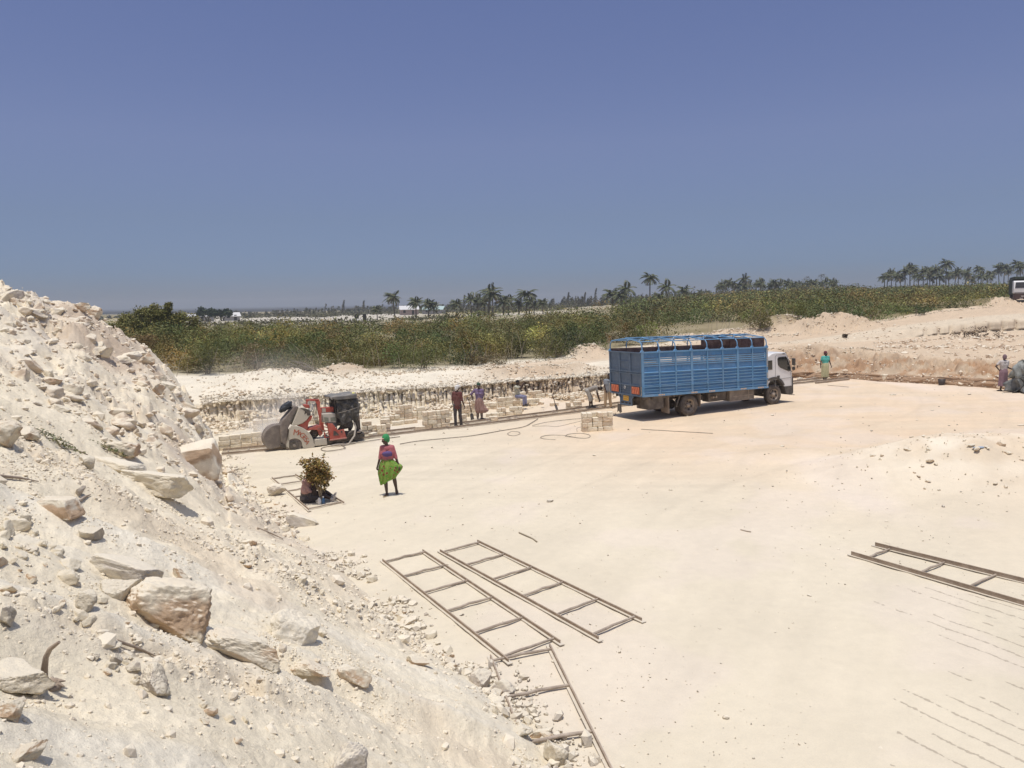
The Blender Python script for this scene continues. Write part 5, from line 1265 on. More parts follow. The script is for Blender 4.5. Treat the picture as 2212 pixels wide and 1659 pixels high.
# dust thrown up by the blade
def dust_plume():
    m = bpy.data.materials.new('dust_cloud'); m.use_nodes = True; t = m.node_tree; n = t.nodes; L = t.links; n.remove(n['Principled BSDF'])
    pv = n.new('ShaderNodeVolumePrincipled'); pv.inputs['Color'].default_value = (.985, .96, .91, 1); pv.inputs['Anisotropy'].default_value = .1
    tc = n.new('ShaderNodeTexCoord'); nz = n.new('ShaderNodeTexNoise'); nz.inputs['Scale'].default_value = 1.6; nz.inputs['Detail'].default_value = 4
    L.new(tc.outputs['Object'], nz.inputs['Vector'])
    ln = n.new('ShaderNodeVectorMath'); ln.operation = 'LENGTH'; L.new(tc.outputs['Object'], ln.inputs[0])
    mr = n.new('ShaderNodeMapRange'); mr.inputs['From Min'].default_value = .25; mr.inputs['From Max'].default_value = .98; mr.inputs['To Min'].default_value = 1; mr.inputs['To Max'].default_value = 0
    L.new(ln.outputs['Value'], mr.inputs['Value'])
    m2 = n.new('ShaderNodeMapRange'); m2.inputs['From Min'].default_value = .40; m2.inputs['From Max'].default_value = .68; L.new(nz.outputs['Fac'], m2.inputs['Value'])
    mu = n.new('ShaderNodeMath'); mu.operation = 'MULTIPLY'; L.new(mr.outputs[0], mu.inputs[0]); L.new(m2.outputs[0], mu.inputs[1])
    m3 = n.new('ShaderNodeMath'); m3.operation = 'MULTIPLY'; m3.inputs[1].default_value = 1.0; L.new(mu.outputs[0], m3.inputs[0])
    L.new(m3.outputs[0], pv.inputs['Density']); L.new(pv.outputs[0], n['Material Output'].inputs['Volume'])
    V, F = ico(3)
    for (u, v, d, s, dens, lab) in ((566, 945, 30.2, (1.7, 1.3, .95), 2.2, 'low pale dust cloud blown left from the saw blade'), (610, 885, 32.5, (1.9, 1.6, 1.1), .55, 'thin dust haze rising in front of the sawn wall'), (560, 800, 39, (4.6, 2.0, 1.5), .12, 'faint dust drifting over the bushes above the white mound')):
        mm = m.copy(); mm.node_tree.nodes[m3.name].inputs[1].default_value = dens
        o = link('dust_cloud', np_mesh('dust_cloud', V, F, mm)); p = PD(u, v, d); o.location = p; o.scale = s
        tag(o, lab, None, kind='stuff')
dust_plume()
# ================================================================ SAWN BLOCKS
def block_mesh(seed, l=.39, w=.19, h=.185):
    import bmesh
    bm = bmesh.new(); bmesh.ops.create_cube(bm, size=1); bmesh.ops.subdivide_edges(bm, edges=bm.edges, cuts=9, use_grid_fill=True)
    V = np.array([v.co[:] for v in bm.verts]); F = np.array([[v.index for v in f.verts] for f in bm.faces]); bm.free()
    rd = np.abs(V*2)**10; q = rd.sum(1)**.1; V = V/q[:, None]              # soft worn corners
    V = V*np.array([l, w, h])
    n = fbm(V[:, 0]*9+seed*3, V[:, 1]*9, 3, seed, z=V[:, 2]*9); V = V*(1+.07*n)[:, None]
    chip = np.maximum(fbm(V[:, 0]*6+seed, V[:, 1]*7, 2, seed+50, z=V[:, 2]*7)-.25, 0); V = V*(1-.35*chip)[:, None]
    c = mix(np.broadcast_to(BANK, V.shape), TAN*1.15, sstep(-.25, .5, fbm(V[:, 0]*3+seed*9, V[:, 1]*3, 3, seed, z=V[:, 2]*3))*.75)
    c = c*(1+.18*fbm(V[:, 0]*22, V[:, 1]*22, 3, seed+2, z=V[:, 2]*22))[:, None]
    V[:, 2] += h/2
    return np_mesh('block', V, F, rock_mat(), True, c)
BL = [block_mesh(i) for i in range(7)]; BE = [block_mesh(20+i, .19, .19, .185) for i in range(4)]
NB = [0]
def stack(u, v, nx, ny, nz, rot, label, group, lone=False, topdrop=(), seed=1):
    """nx blocks along, ny deep, nz layers, standing with its near left bottom corner at (u, v)"""
    R = random.Random(seed); P = FL(u, v); a = radians(28.3+rot); dx = Vector((cos(a), sin(a), 0)); dy = Vector((-sin(a), cos(a), 0))
    P.z = ground_z(P.x, P.y)-.01
    for k in range(nz):
        layer_end = (k % 2 == 1)
        for j in range(ny):
            x = 0; i = 0
            while x < nx*.40-.05:
                if layer_end and R.random() < .75 or R.random() < .2: L_, lib = .20, BE
                else: L_, lib = .40, BL
                if x+L_ > nx*.40+.06: L_, lib = .20, BE
                miss = k >= nz-1 and (R.random() < .22)
                if (k, j) in topdrop: miss = miss or x > nx*.2
                if not miss:
                    c = P+dx*(x+L_/2+R.uniform(-.012, .012))+dy*(j*.20+.1+R.uniform(-.03, .02)); c.z = P.z+k*.187+SLOPE*(c.x-P.x)
                    o = link('stone_block', R.choice(lib)); o.location = c; o.rotation_euler = (0, R.uniform(-.012, .012), a+R.uniform(-.04, .04)+(pi if R.random() < .5 else 0))
                    tag(o, label, 'stone block', group); NB[0] += 1
                x += L_; i += 1
def stacks():
    S = [
     (474, 974, 4, 1, 3, 0, 'cut stone block in the stack at the left end, beside the foot of the heap', 'left end stack'),
     (488, 930, 2, 1, 2, -4, 'cut stone block in the small stack behind the left end stack', 'small stack behind the left end stack'),
     (548, 936, 3, 1, 3, -2, 'cut stone block in the dusty stack left of the red saw', 'stack in the dust left of the saw'),
     (592, 926, 1, 1, 2, 3, 'cut stone block in the narrow stack seen over the saw guard', 'narrow stack behind the saw'),
     (784, 940, 3, 1, 3, 0, 'cut stone block in the stack just right of the black tarpaulin', 'stack right of the tarpaulin'),
     (815, 938, 1, 1, 2, -5, 'cut stone block in the two-block pile before the stack right of the tarpaulin', 'two-block pile right of the tarpaulin'),
     (856, 912, 2, 1, 4, 0, 'cut stone block in the tall narrow stack left of the maroon-shirted man', 'tall stack left of the standing man'),
     (848, 920, 3, 1, 1, 2, 'cut stone block in the low row before the tall narrow stack', 'low row before the tall stack'),
     (916, 928, 3, 1, 4, 0, 'cut stone block in the stack touching the maroon-shirted man on his left', 'stack left of the standing man'),
     (992, 914, 1, 1, 2, 0, 'cut stone block in the pair just right of the maroon-shirted man', 'pair right of the standing man'),
     (994, 902, 2, 1, 4, -3, 'cut stone block in the stack behind the upright spade', 'stack behind the spade'),
     (1052, 902, 2, 1, 1, -8, 'flat-lying cut stone block in front of the lilac-dressed woman, low on the ground', 'blocks by the lilac-dressed woman'),
     (1075, 899, 3, 1, 2, -12, 'cut stone block in the low grey row beside the saw track', 'low grey row by the track'),
     (1078, 884, 3, 1, 3, 0, 'cut stone block in the stack the crouching person sits on', 'stack under the crouching person'),
     (1128, 880, 3, 1, 2, 0, 'cut stone block in the stack right of the crouching person', 'stack right of the crouching person'),
     (1150, 868, 2, 1, 3, 3, 'cut stone block in the farther stack behind the small shovel', 'farther stack by the small shovel'),
     (1225, 886, 2, 1, 2, -6, 'cut stone block in the low pile before the bending man', 'low pile by the bending man'),
     (1235, 872, 2, 1, 2, 2, 'cut stone block in the rough pile behind the bending man', 'rough pile behind the bending man'),
     (1259, 934, 3, 2, 4, -22, 'cut stone block in the lone stack on the open floor left of the truck', 'lone stack by the truck'),
    ]
    for i, s in enumerate(S): stack(*s[:8], seed=i+3)
    R = random.Random(8)
    S2 = [(520, 922, 2, 1, 2, 4, 'cut stone block in the pale pile before the wall right of the small left stack', 'pale pile by the wall'),
     (640, 921, 3, 1, 2, -3, 'cut stone block in the row at the wall foot behind the saw', 'row behind the saw'), (700, 914, 2, 1, 2, 5, 'cut stone block in the pile at the wall foot behind the tarpaulin', 'pile behind the tarpaulin'),
     (826, 918, 2, 1, 2, 3, 'cut stone block in the pile behind the tarpaulin stack', 'pile behind the tarpaulin stack'), (884, 908, 2, 1, 3, -4, 'cut stone block in the stack right of the tall narrow one', 'stack right of the tall narrow one'),
     (944, 912, 2, 1, 2, 6, 'cut stone block in the pile behind the stack by the maroon-shirted man', 'pile behind the man'), (1012, 893, 2, 1, 3, 2, 'cut stone block in the pile behind the lilac-dressed woman', 'pile behind the lilac-dressed woman'),
     (1042, 888, 2, 1, 2, -5, 'cut stone block in the low pile right behind the lilac-dressed woman', 'low pile by the lilac-dressed woman'), (1108, 872, 3, 1, 3, 0, 'cut stone block in the back row behind the crouching person', 'back row behind the crouching person'),
     (1174, 880, 2, 1, 1, -10, 'cut stone block lying before the farther stack by the small shovel', 'blocks before the farther stack'), (1290, 868, 2, 1, 2, 8, 'cut stone block in the pile behind the man at the tail of the truck', 'pile behind the truck tail man')]
    for i, s in enumerate(S2): stack(*s[:8], seed=i+60)
    # stray blocks
    for u, v, t in ((806, 944, 'single cut block lying on its own before the tarpaulin stack'), (908, 930, 'single upright block left of the stack by the maroon-shirted man'), (1066, 908, 'single wedge-like block lying beside the saw track'), (1728, 823, 'small cut block beside the nose of the blue truck'),
                    (1742, 815, 'small cut block against the step below the brown bank'), (1902, 822, 'lower of the two pale blocks against the brown step'), (1126, 889, 'single cut block lying before the crouching person'), (1863, 819, 'long flat block lying under the brown step')):
        p = FL(u, v); o = link('stone_block', R.choice(BL)); o.location = p; o.rotation_euler = (0, 0, R.uniform(0, 3)); tag(o, t, 'stone block')
    p = FL(1912, 824); o = link('stone_block', BE[0]); o.location = p+Vector((0, .05, 0)); o.scale = (1.5, 1.5, 1.2); tag(o, 'thick squat block standing against the brown step', 'stone block')
    o = link('stone_block', BE[1]); o.location = p+Vector((0, .05, .225)); o.scale = (1.3, 1.3, .9); tag(o, 'block resting on the thick squat block against the brown step', 'stone block')
stacks()
# spades, bucket, tarp heap
def spade(base, top, lean_label, blade_up=False, name='spade'):
    base = Vector(base); top = Vector(top); r = thing(name, lean_label, 'spade', loc=base); d = (top-base); L_ = d.length; q = d.to_track_quat('Z', 'Y')
    def X(v): return q @ Vector(v)
    DKW = mat('dark_wood', (.07, .045, .03), .8); ST = mat('dull_steel', (.10, .10, .10), .5, .5, dust=(DUST, 6, .25))
    b = MB(); pts = [(-.13, .02), (-.13, .20), (-.10, .29), (.10, .29), (.13, .20), (.13, .02), (.06, -.02), (-.06, -.02)]
    b.prism(pts, -.008, .008, 'y'); b.build('blade', ST, r, X)
    b = MB(); b.tube([(0, 0, .24), (0, 0, L_-.12)], .018, 8); b.build('shaft', DKW, r, X)
    b = MB(); b.tube([(0, 0, L_-.14), (-.07, 0, L_-.02), (-.06, 0, L_), (.06, 0, L_), (.07, 0, L_-.02), (0, 0, L_-.14)], .014, 6); b.build('handle', DKW, r, X)
    return r
p = FL(1021, 907); spade(p, PD(1011.5, 858.5, p.y+.1), 'black-handled spade standing upright in front of the block stack, left of the lilac-dressed woman')
p = FL(1204, 887); spade(p, PD(1193, 852, p.y+.1), 'short dark shovel standing tilted in the dust between the block stacks and the bending man')
def bucket():
    p = FL(1678/1, 0+830) if False else FL(2034, 832); r = thing('bucket', 'small dark bucket standing at the foot of the brown bank', 'bucket', loc=p)
    b = MB(); b.lathe([(.13, 0), (.18, .30), (.165, .30), (.12, .02)], 'z', 20); b.build('pail', mat('dark_brown_plastic', (.05, .035, .028), .6), r)
    b = MB(); b.tube([(-.17, 0, .30), (-.15, -.05, .36), (0, -.09, .37), (.15, -.05, .36), (.17, 0, .30)], .006, 6); b.build('handle', mat('wire', (.1, .09, .08), .5, .5), r)
bucket()
def cloth_heap():
    p = FL(2206, 847); r = thing('tarpaulin_heap', 'crumpled grey-green tarpaulin heaped up at the right edge beside the lilac-skirted woman', 'tarpaulin', loc=p)
    m = mat('grey_green_sheet', (.20, .215, .195), .5, noise=((2.2, .45), (8, .2)), bump=((5, .9, .05),), dust=(DUST, 4, .15))
    def cr(q, a, t): return q+Vector((.10*sin(9*t+2*a), .08*cos(7*t+3*a), .07*sin(5*a+6*t)))
    skirt(r, 'upper_fold', [((.08, 0, 1.42), .05, .05, .5), ((.05, 0, 1.34), .20, .18, 1), ((.02, 0, 1.05), .34, .28, 1.4), ((.05, 0, .72), .45, .36, 1.5), ((.0, 0, .62), .30, .25, 1)], m, folds=7, amp=.035, extra=cr, seed=4)
    skirt(r, 'lower_fold', [((.12, 0, .80), .12, .10, .5), ((.10, 0, .66), .42, .30, 1.2), ((.08, 0, .35), .50, .40, 1.5), ((.10, 0, .02), .66, .46, 1.6)], mat('dark_grey_sheet', (.11, .12, .115), .5, noise=((2.2, .45), (8, .2)), bump=((5, .9, .05),), dust=(DUST, 4, .2)), folds=8, amp=.04, extra=cr, seed=7)
    V, F = rock_vf(44, 3, 1, 6, .12); o = link('plastic_scrap', np_mesh('scrap', V, F, mat('pale_blue_plastic', (.33, .40, .48), .5))); p = hit(2113, 966); o.location = p; o.scale = (.16, .08, .03)
    tag(o, 'pale blue scrap of plastic on top of the low heap at the right', 'plastic scrap')
def bent_stick():
    p = hit(104, 1478); e = p.y
    pts = [PD(u, v, e-.10*i/5) for i, (u, v) in enumerate(((112, 1486), (97, 1466), (96, 1445), (99, 1420), (108, 1402), (128, 1387)))]
    o0 = p.copy(); W_ = MAT = mat('dead_wood', (.27, .20, .145), .9, noise=((8, .2), (40, .2)), bump=(25, .7, .01), dust=(DUST, 9, .5))
    r = thing('dead_branch', 'thick bent dead stick standing out of the near slope at the left', 'branch', loc=o0)
    b = MB(); b.tube([q-o0 for q in pts], [.020, .019, .020, .016, .015, .009], 10); b.build('stem', W_, r)
    b = MB(); rn = random.Random(2); q0 = pts[0]-o0
    for k in range(9):
        d = Vector((rn.uniform(-1, 1), rn.uniform(-.6, .6), rn.uniform(-.4, .6))).normalized()*rn.uniform(.05, .15)
        b.tube([q0+d*.1, q0+d*.6+Vector((0, 0, .02)), q0+d], [.018, .013, .004], 6)
    b.sphere(q0, (.05, .04, .03), 10, 7, .25, rn); b.build('knot', W_, r)
    # other wood on the slope
    for (a, c, lab, rr) in (((300/1.7+0, 1090), (235, 1052), 'grey splinter of wood lying on the upper left slope', .018),):
        pass
    R = random.Random(6)
    for (u0, v0, u1, v1, lab) in ((168, 1088, 196, 1072, 'small grey splinter of wood on the left slope'), (556, 1143, 612, 1166, 'thin dark twig lying on the middle of the slope'), (0, 1032, 84, 1044, 'dark root lying flat on the slope at the left edge'), (252, 1390, 340, 1424, 'long dry stalk lying across the near gravel')):
        a = hit(u0, v0); c = hit(u1, v1); m_ = hit((u0+u1)/2, (v0+v1)/2); up_ = Vector((0, 0, .02)); b = MB(); o = a.copy()
        b.tube([a+up_-o, m_+up_*1.5-o, c+up_-o], [.006*a.y**.5, .005*a.y**.5, .002*a.y**.5], 6); tag(b.build('twig', W_, None, loc=o), lab, 'twig')
bent_stick()
# ================================================================ LEAF HELPERS
def leaf_mat(name='leaf'):
    if name in MATS: return MATS[name]
    m = mat(name, attr='Col', rough=.6, spec=.25); p = m.node_tree.nodes['Principled BSDF']
    return m
def leaf_arrays(C, size, cols, seed, aspect=.5, up_bias=.3):
    """C (n,3) centres; size scalar or (n,), cols list of colours or (n,3) -> V, F, colours"""
    r = np.random.RandomState(seed); n = len(C); sz = np.broadcast_to(size, (n,))*np.exp(r.normal(0, .28, n))
    d = r.normal(size=(n, 3)); d[:, 2] *= .7; d /= np.linalg.norm(d, axis=1)[:, None]
    nn = r.normal(size=(n, 3)); nn[:, 2] = np.abs(nn[:, 2])+up_bias; s = np.cross(d, nn); s /= np.maximum(np.linalg.norm(s, axis=1), 1e-5)[:, None]
    a = C-d*sz[:, None]*.5; b = C+s*sz[:, None]*aspect*.5; c = C+d*sz[:, None]*.5; e = C-s*sz[:, None]*aspect*.5
    V = np.stack([a, b, c, e], 1).reshape(-1, 3); F = np.arange(4*n).reshape(n, 4)
    if isinstance(cols, list): cc = np.array(cols)[r.randint(0, len(cols), n)]
    else: cc = cols
    cc = cc*np.exp(r.normal(0, .13, n))[:, None]
    return V, F, np.repeat(cc, 4, 0)
def leaves_mesh(name, C, size, parent, m, cols, seed=1, aspect=.5):
    V, F, cc = leaf_arrays(np.asarray(C, float), size, cols, seed, aspect)
    return link(name, np_mesh(name, V, F, m, False, cc), parent)
# ================================================================ PEOPLE
def capsule(P, Q, r0, r1, n=14, m=5):
    """tapered capsule -> verts, quads/tris as lists"""
    P = np.array(P, float); Q = np.array(Q, float); d = Q-P; L_ = np.linalg.norm(d)
    d = d/L_ if L_ > 1e-6 else np.array([0, 0, 1.]); a = np.cross(d, [0, 0, 1.] if abs(d[2]) < .9 else [1., 0, 0]); a /= np.linalg.norm(a); b = np.cross(d, a)
    rings = []
    for i in range(m+1):
        t = -pi/2+pi/2*i/m; rings.append((P+d*r0*sin(t), r0*cos(t)))
    for i in range(m+1):
        t = pi/2*i/m; rings.append((Q+d*r1*sin(t), r1*cos(t)))
    th = np.arange(n)*2*pi/n; vs = []; fs = []
    for c, r in rings: vs += [tuple(c+(a*cos(x)+b*sin(x))*max(r, 1e-4)) for x in th]
    for i in range(len(rings)-1):
        for k in range(n): fs.append((i*n+k, i*n+(k+1) % n, (i+1)*n+(k+1) % n, (i+1)*n+k))
    fs.append(tuple(reversed(range(n)))); fs.append(tuple(range((len(rings)-1)*n, len(rings)*n)))
    return vs, fs
class Blob:
    """overlapping limbs merged into one continuous surface"""
    def __init__(s): s.mb = MB()
    def cap(s, p, q, r0, r1): vs, fs = capsule(p, q, r0, r1); s.mb.add(vs, fs, True); return s
    def chain(s, pts, rs):
        for i in range(len(pts)-1): s.cap(pts[i], pts[i+1], rs[i], rs[i+1])
        return s
    def ell(s, c, r, q=None):
        m_ = MB().sphere((0, 0, 0), r, 16, 10); M_ = Matrix.Translation(c) @ (q.to_matrix().to_4x4() if q else Matrix())
        s.mb.add([M_ @ Vector(v) for v in m_.v], m_.f, True); return s
    def build(s, name, m, parent, vox=.009, smooth=2):
        o = s.mb.build(name, m, parent)
        r = o.modifiers.new('merge', 'REMESH'); r.mode = 'VOXEL'; r.voxel_size = vox; r.use_smooth_shade = True
        q = o.modifiers.new('soft', 'SMOOTH'); q.iterations = smooth; q.factor = .5
        return o
SKIN = lambda: mat('dark_brown_skin', (.060, .032, .020), .5, noise=(6, .08))
def vl(*a): return Vector(a)
def hand(B, wrist, d, palm_n, thumb_dir, curl=.5, s=1.0):
    """palm, four bent fingers of different length and a thumb from the side of the palm"""
    d = d.normalized(); n = (palm_n-d*palm_n.dot(d)).normalized(); side = d.cross(n).normalized()
    if side.dot(thumb_dir) < 0: side = -side
    kn = wrist+d*.085*s
    B.cap(wrist, wrist+d*.03*s, .024*s, .026*s)
    for k in range(4):
        off = (1.5-k)*.019*s; p0 = wrist+d*.02*s+side*off*.6; p1 = kn+side*off-d*abs(k-1)*.004*s; B.cap(p0, p1, .017*s, .012*s)
        ln = [.068, .078, .073, .056][k]*s; a = curl*(.8+.12*k); v1 = (d*cos(a)+n*sin(a)); v2 = (d*cos(a*2)+n*sin(a*2)); v3 = (d*cos(a*2.7)+n*sin(a*2.7))
        q1 = p1+v1*ln*.45; q2 = q1+v2*ln*.32; q3 = q2+v3*ln*.24
        B.cap(p1, q1, .0105*s, .0095*s); B.cap(q1, q2, .0095*s, .0088*s); B.cap(q2, q3, .0088*s, .0075*s)
    t0 = wrist+d*.022*s+side*.024*s; t1 = t0+(d*.55+side*.7+n*.25).normalized()*.042*s; t2 = t1+(d*.85+side*.25+n*.45).normalized()*.032*s
    B.cap(t0, t1, .014*s, .011*s); B.cap(t1, t2, .011*s, .009*s)
def head(B, neck, top, face, s=1.0):
    """neck: base of skull point, top: crown point, face: unit vector the face looks along; returns centre"""
    upv = (top-neck).normalized(); f = (face-upv*face.dot(upv)).normalized(); sd = upv.cross(f); c = neck+(top-neck)*.56
    q = Matrix((sd, f, upv)).transposed().to_quaternion(); H_ = (top-neck).length
    B.ell(c+f*.005*s, (.074*s, .095*s, .105*s), q); B.ell(c-upv*.055*s+f*.032*s, (.052*s, .060*s, .060*s), q)      # skull, jaw
    B.cap(c-upv*.10*s+f*.055*s, c-upv*.095*s+f*.072*s, .022*s, .020*s)                                        # chin
    B.cap(c+upv*.012*s+f*.09*s, c-upv*.028*s+f*.112*s, .010*s, .016*s)                                        # nose
    for k in (-1, 1):
        B.cap(c+upv*.024*s+f*.082*s+sd*k*.012*s, c+upv*.022*s+f*.074*s+sd*k*.045*s, .012*s, .012*s)             # brow
        B.cap(c-upv*.012*s+f*.070*s+sd*k*.038*s, c-upv*.03*s+f*.062*s+sd*k*.046*s, .017*s, .015*s)              # cheek
        B.ell(c+sd*k*.078*s-f*.008*s-upv*.005*s, (.010*s, .018*s, .032*s), q)                                   # ear
        B.ell(c-upv*.055*s+f*.098*s+sd*k*.010*s, (.016*s, .012*s, .009*s), q)                                   # lips
    return c, f, upv, sd, q
def eyes(root, c, f, upv, sd, s=1.0):
    for k in (-1, 1):
        b = MB(); b.sphere(c+upv*.006*s+f*.088*s+sd*k*.030*s, .012*s, 10, 8); b.build('eye', mat('eye_white', (.55, .50, .44), .3), root)
def foot(B, ankle, d, r=.036, s=1.0, ln=.16):
    d = Vector((d[0], d[1], d[2] if len(d) > 2 else 0)).normalized()
    B.cap(ankle-d*.035*s+Vector((0, 0, -.035)), ankle+d*.02*s+Vector((0, 0, -.03)), .036*s, .036*s); B.cap(ankle+Vector((0, 0, -.02)), ankle+d*ln*.75*s+Vector((0, 0, -.052)), .034*s, .026*s)
    B.cap(ankle+d*ln*.7*s+Vector((0, 0, -.052)), ankle+d*ln*s+Vector((0, 0, -.057)), .028*s, .020*s)
def skirt(root, name, rings, m, folds=9, amp=.022, n=72, seed=1, thick=.008, extra=None):
    """rings: (centre, rx, ry, fold factor); lofted cloth tube, folds deepen downward"""
    V = []; R = random.Random(seed); ph = [R.uniform(0, 6.28) for _ in range(4)]
    J = 26; rr = []
    for j in range(J+1):
        t = j/J*(len(rings)-1); i = min(int(t), len(rings)-2); f = t-i; a, b = rings[i], rings[i+1]
        rr.append((Vector(a[0])*(1-f)+Vector(b[0])*f, a[1]*(1-f)+b[1]*f, a[2]*(1-f)+b[2]*f, a[3]*(1-f)+b[3]*f))
    for j, (c, rx, ry, ff) in enumerate(rr):
        for k in range(n):
            a = 2*pi*k/n; fo = 1+ff*amp/.2*(sin(folds*a+ph[0]+j*.05)+.5*sin((folds*2-3)*a+ph[1])+.5*sin(3*a+ph[2]+j*.1))
            p = c+Vector((cos(a)*rx*fo, sin(a)*ry*fo, 0))
            if extra: p = extra(p, a, j/J)
            V.append(tuple(p))
    F = []
    for j in range(J):
        for k in range(n): F.append((j*n+k, (j+1)*n+k, (j+1)*n+(k+1) % n, j*n+(k+1) % n))
    me = np_mesh(name, V, F, m); o = link(name, me, root); so_ = o.modifiers.new('s', 'SOLIDIFY'); so_.thickness = thick; return o
def cloth(name, col, **k): 
    kw = dict(rough=.9, noise=((9, .14),), bump=((14, .5, .012), (90, .2, .003)), dust=(DUST, 5, .12)); kw.update(k); return mat(name, col, **kw)

def figure(name, label, at, J, top, sleeves='short', trousers=None, shoes=None, s=1.0, fat=1.0, face=vl(0, -1, 0), handc=(None, None), waist=.0, curl=(.5, .5), under=None, yaw=0, female=False, footd=(None, None)):
    """J: joints relative to the ground point, metres, x right of picture, y away, z up"""
    root = thing('person', label, 'person', loc=at, rz=yaw)
    B = Blob(); j = {k: Vector(v) for k, v in J.items()}
    hips = (j['hl']+j['hr'])/2; chest = (j['sl']+j['sr'])/2
    sd = (j['sr']-j['sl']).normalized(); spine = (chest-hips)
    # torso
    w_ = (j['sr']-j['sl']).length/2
    def torso(Bx, g):
        Bx.cap(j['hl']*.75+j['hr']*.25, j['hr']*.75+j['hl']*.25, .115*fat*g, .115*fat*g)
        m1 = hips+spine*.35; m2 = hips+spine*.68
        hs = (j['hr']-j['hl']).normalized(); ms = (hs+sd).normalized()
        Bx.cap(m1-ms*.05, m1+ms*.05, .105*fat*g, .105*fat*g); Bx.cap(hips-hs*.04, m1-ms*.035, .118*fat*g, .108*fat*g); Bx.cap(hips+hs*.04, m1+ms*.035, .118*fat*g, .108*fat*g)
        Bx.cap(m1-ms*.04, m2-sd*.075, .105*fat*g, .112*fat*g); Bx.cap(m1+ms*.04, m2+sd*.075, .105*fat*g, .112*fat*g)
        Bx.cap(m2-sd*.07, j['sl']*.62+chest*.38-spine*.07, .112*fat*g, .085*g); Bx.cap(m2+sd*.07, j['sr']*.62+chest*.38-spine*.07, .112*fat*g, .085*g)
        Bx.cap(chest-spine*.06-sd*.06, chest-spine*.06+sd*.06, .09*g, .09*g)
        Bx.cap(j['sl'], chest-sd*.05+spine*.02, .056*g, .062*g); Bx.cap(j['sr'], chest+sd*.05+spine*.02, .056*g, .062*g)
    torso(B, .94)
    if female:
        fr = face-spine.normalized()*face.dot(spine.normalized()); fr.normalize(); m2 = hips+spine*.66
    B.cap(chest+spine*.02, j['neck'], .052, .046); B.cap(j['neck'], j['neck']+(j['top']-j['neck'])*.35, .046, .05)
    hc = head(B, j['neck'], j['top'], face, s)
    for q in 'lr':
        B.cap(j['s'+q], j['e'+q], .046*fat**.5, .037*fat**.5); B.cap(j['e'+q], j['e'+q]*.4+j['w'+q]*.6, .037*fat**.5, .031); B.cap(j['e'+q]*.45+j['w'+q]*.55, j['w'+q], .031, .023)
        if ('h'+'d'+q) in j: hd_ = j['hd'+q]
        else: hd_ = (j['w'+q]-j['e'+q])
        pn = j.get('pn'+q, (hips+vl(0, -.3, 0)-j['w'+q])); th = j.get('th'+q, face)
        hand(B, j['w'+q], hd_.normalized(), pn, th, curl[0 if q == 'l' else 1], s)
        B.cap(j['h'+q], j['k'+q], .082*fat, .056*fat**.5); B.cap(j['k'+q], j['k'+q]*.62+j['a'+q]*.38, .055*fat**.5, .054*fat**.5); B.cap(j['k'+q]*.6+j['a'+q]*.4, j['a'+q], .052*fat**.5, .033)
        fd = footd[0 if q == 'l' else 1] or face; foot(B, j['a'+q], fd, s=s)
    B.build('body', SKIN(), root)
    eyes(root, hc[0], hc[1], hc[2], hc[3], s)
    # upper garment
    T = Blob(); torso(T, 1.07)
    if female: 
        for k in (-1, 1): T.cap(m2+sd*k*.06+fr*.06, m2+sd*k*.065+fr*.085, .065, .055)
    fr_ = {'none': 0, 'short': .62, 'elbow': 1.0, 'long': 2}[sleeves]
    if fr_:
        for q in 'lr':
            T.cap(j['s'+q], j['s'+q]+(j['e'+q]-j['s'+q])*min(fr_, 1), .060*fat**.5, .052*fat**.5)
            if fr_ == 1.0: T.cap(j['e'+q], j['e'+q]+(j['w'+q]-j['e'+q])*.12, .050*fat**.5, .046)
            if fr_ == 2: T.cap(j['e'+q], j['e'+q]+(j['w'+q]-j['e'+q])*.9, .052, .040)
    T.build('shirt', top, root, smooth=1)
    if trousers:
        m_, ln, fl = trousers; T = Blob(); g = 1.12
        T.cap(j['hl']*.8+j['hr']*.2, j['hr']*.8+j['hl']*.2, .122*fat, .122*fat); T.cap(hips, hips+spine*.14, .12*fat, .115*fat)
        for q in 'lr':
            T.cap(j['h'+q], j['k'+q], .094*fat*g/1.1, .072*fl)
            if ln > 0: T.cap(j['k'+q], j['k'+q]+(j['a'+q]-j['k'+q])*ln, .070*fl, (.062 if ln > .5 else .072)*fl)
        T.build('trousers', m_, root, smooth=1)
    if shoes:
        for q in 'lr':
            T = Blob(); fd = Vector(footd[0 if q == 'l' else 1] or face); foot(T, j['a'+q]+vl(0, 0, -.003), fd, s=s*1.14, ln=.155)
            T.cap(j['a'+q]+vl(0, 0, .0), j['a'+q]+(j['k'+q]-j['a'+q])*.12, .044, .044) if shoes[1] else None
            T.build('shoe', shoes[0], root)
    return root, hc, j
def wrap(root, hc, m, name='head_wrap', s=1.0, knot=None, h=.05):
    c, f, upv, sd, q = hc; T = Blob()
    T.ell(c+upv*(.035)-f*.012*s, (.090*s, .108*s, .088*s+h), q); T.ell(c-upv*.01-f*.04*s, (.085*s, .075*s, .09*s), q)
    if knot: T.cap(c+upv*.05+Vector(knot)*.08, c+upv*.05+Vector(knot)*.19, .035, .014); T.ell(c+upv*.06+Vector(knot)*.08, (.04, .04, .035))
    return T.build(name, m, root)
def hair(root, hc, s=1.0):
    c, f, upv, sd, q = hc; T = Blob(); T.ell(c+upv*.028-f*.018*s, (.081*s, .096*s, .092*s), q); return T.build('hair', mat('black_hair', (.012, .010, .010), .9, bump=(60, 1, .01)), root)

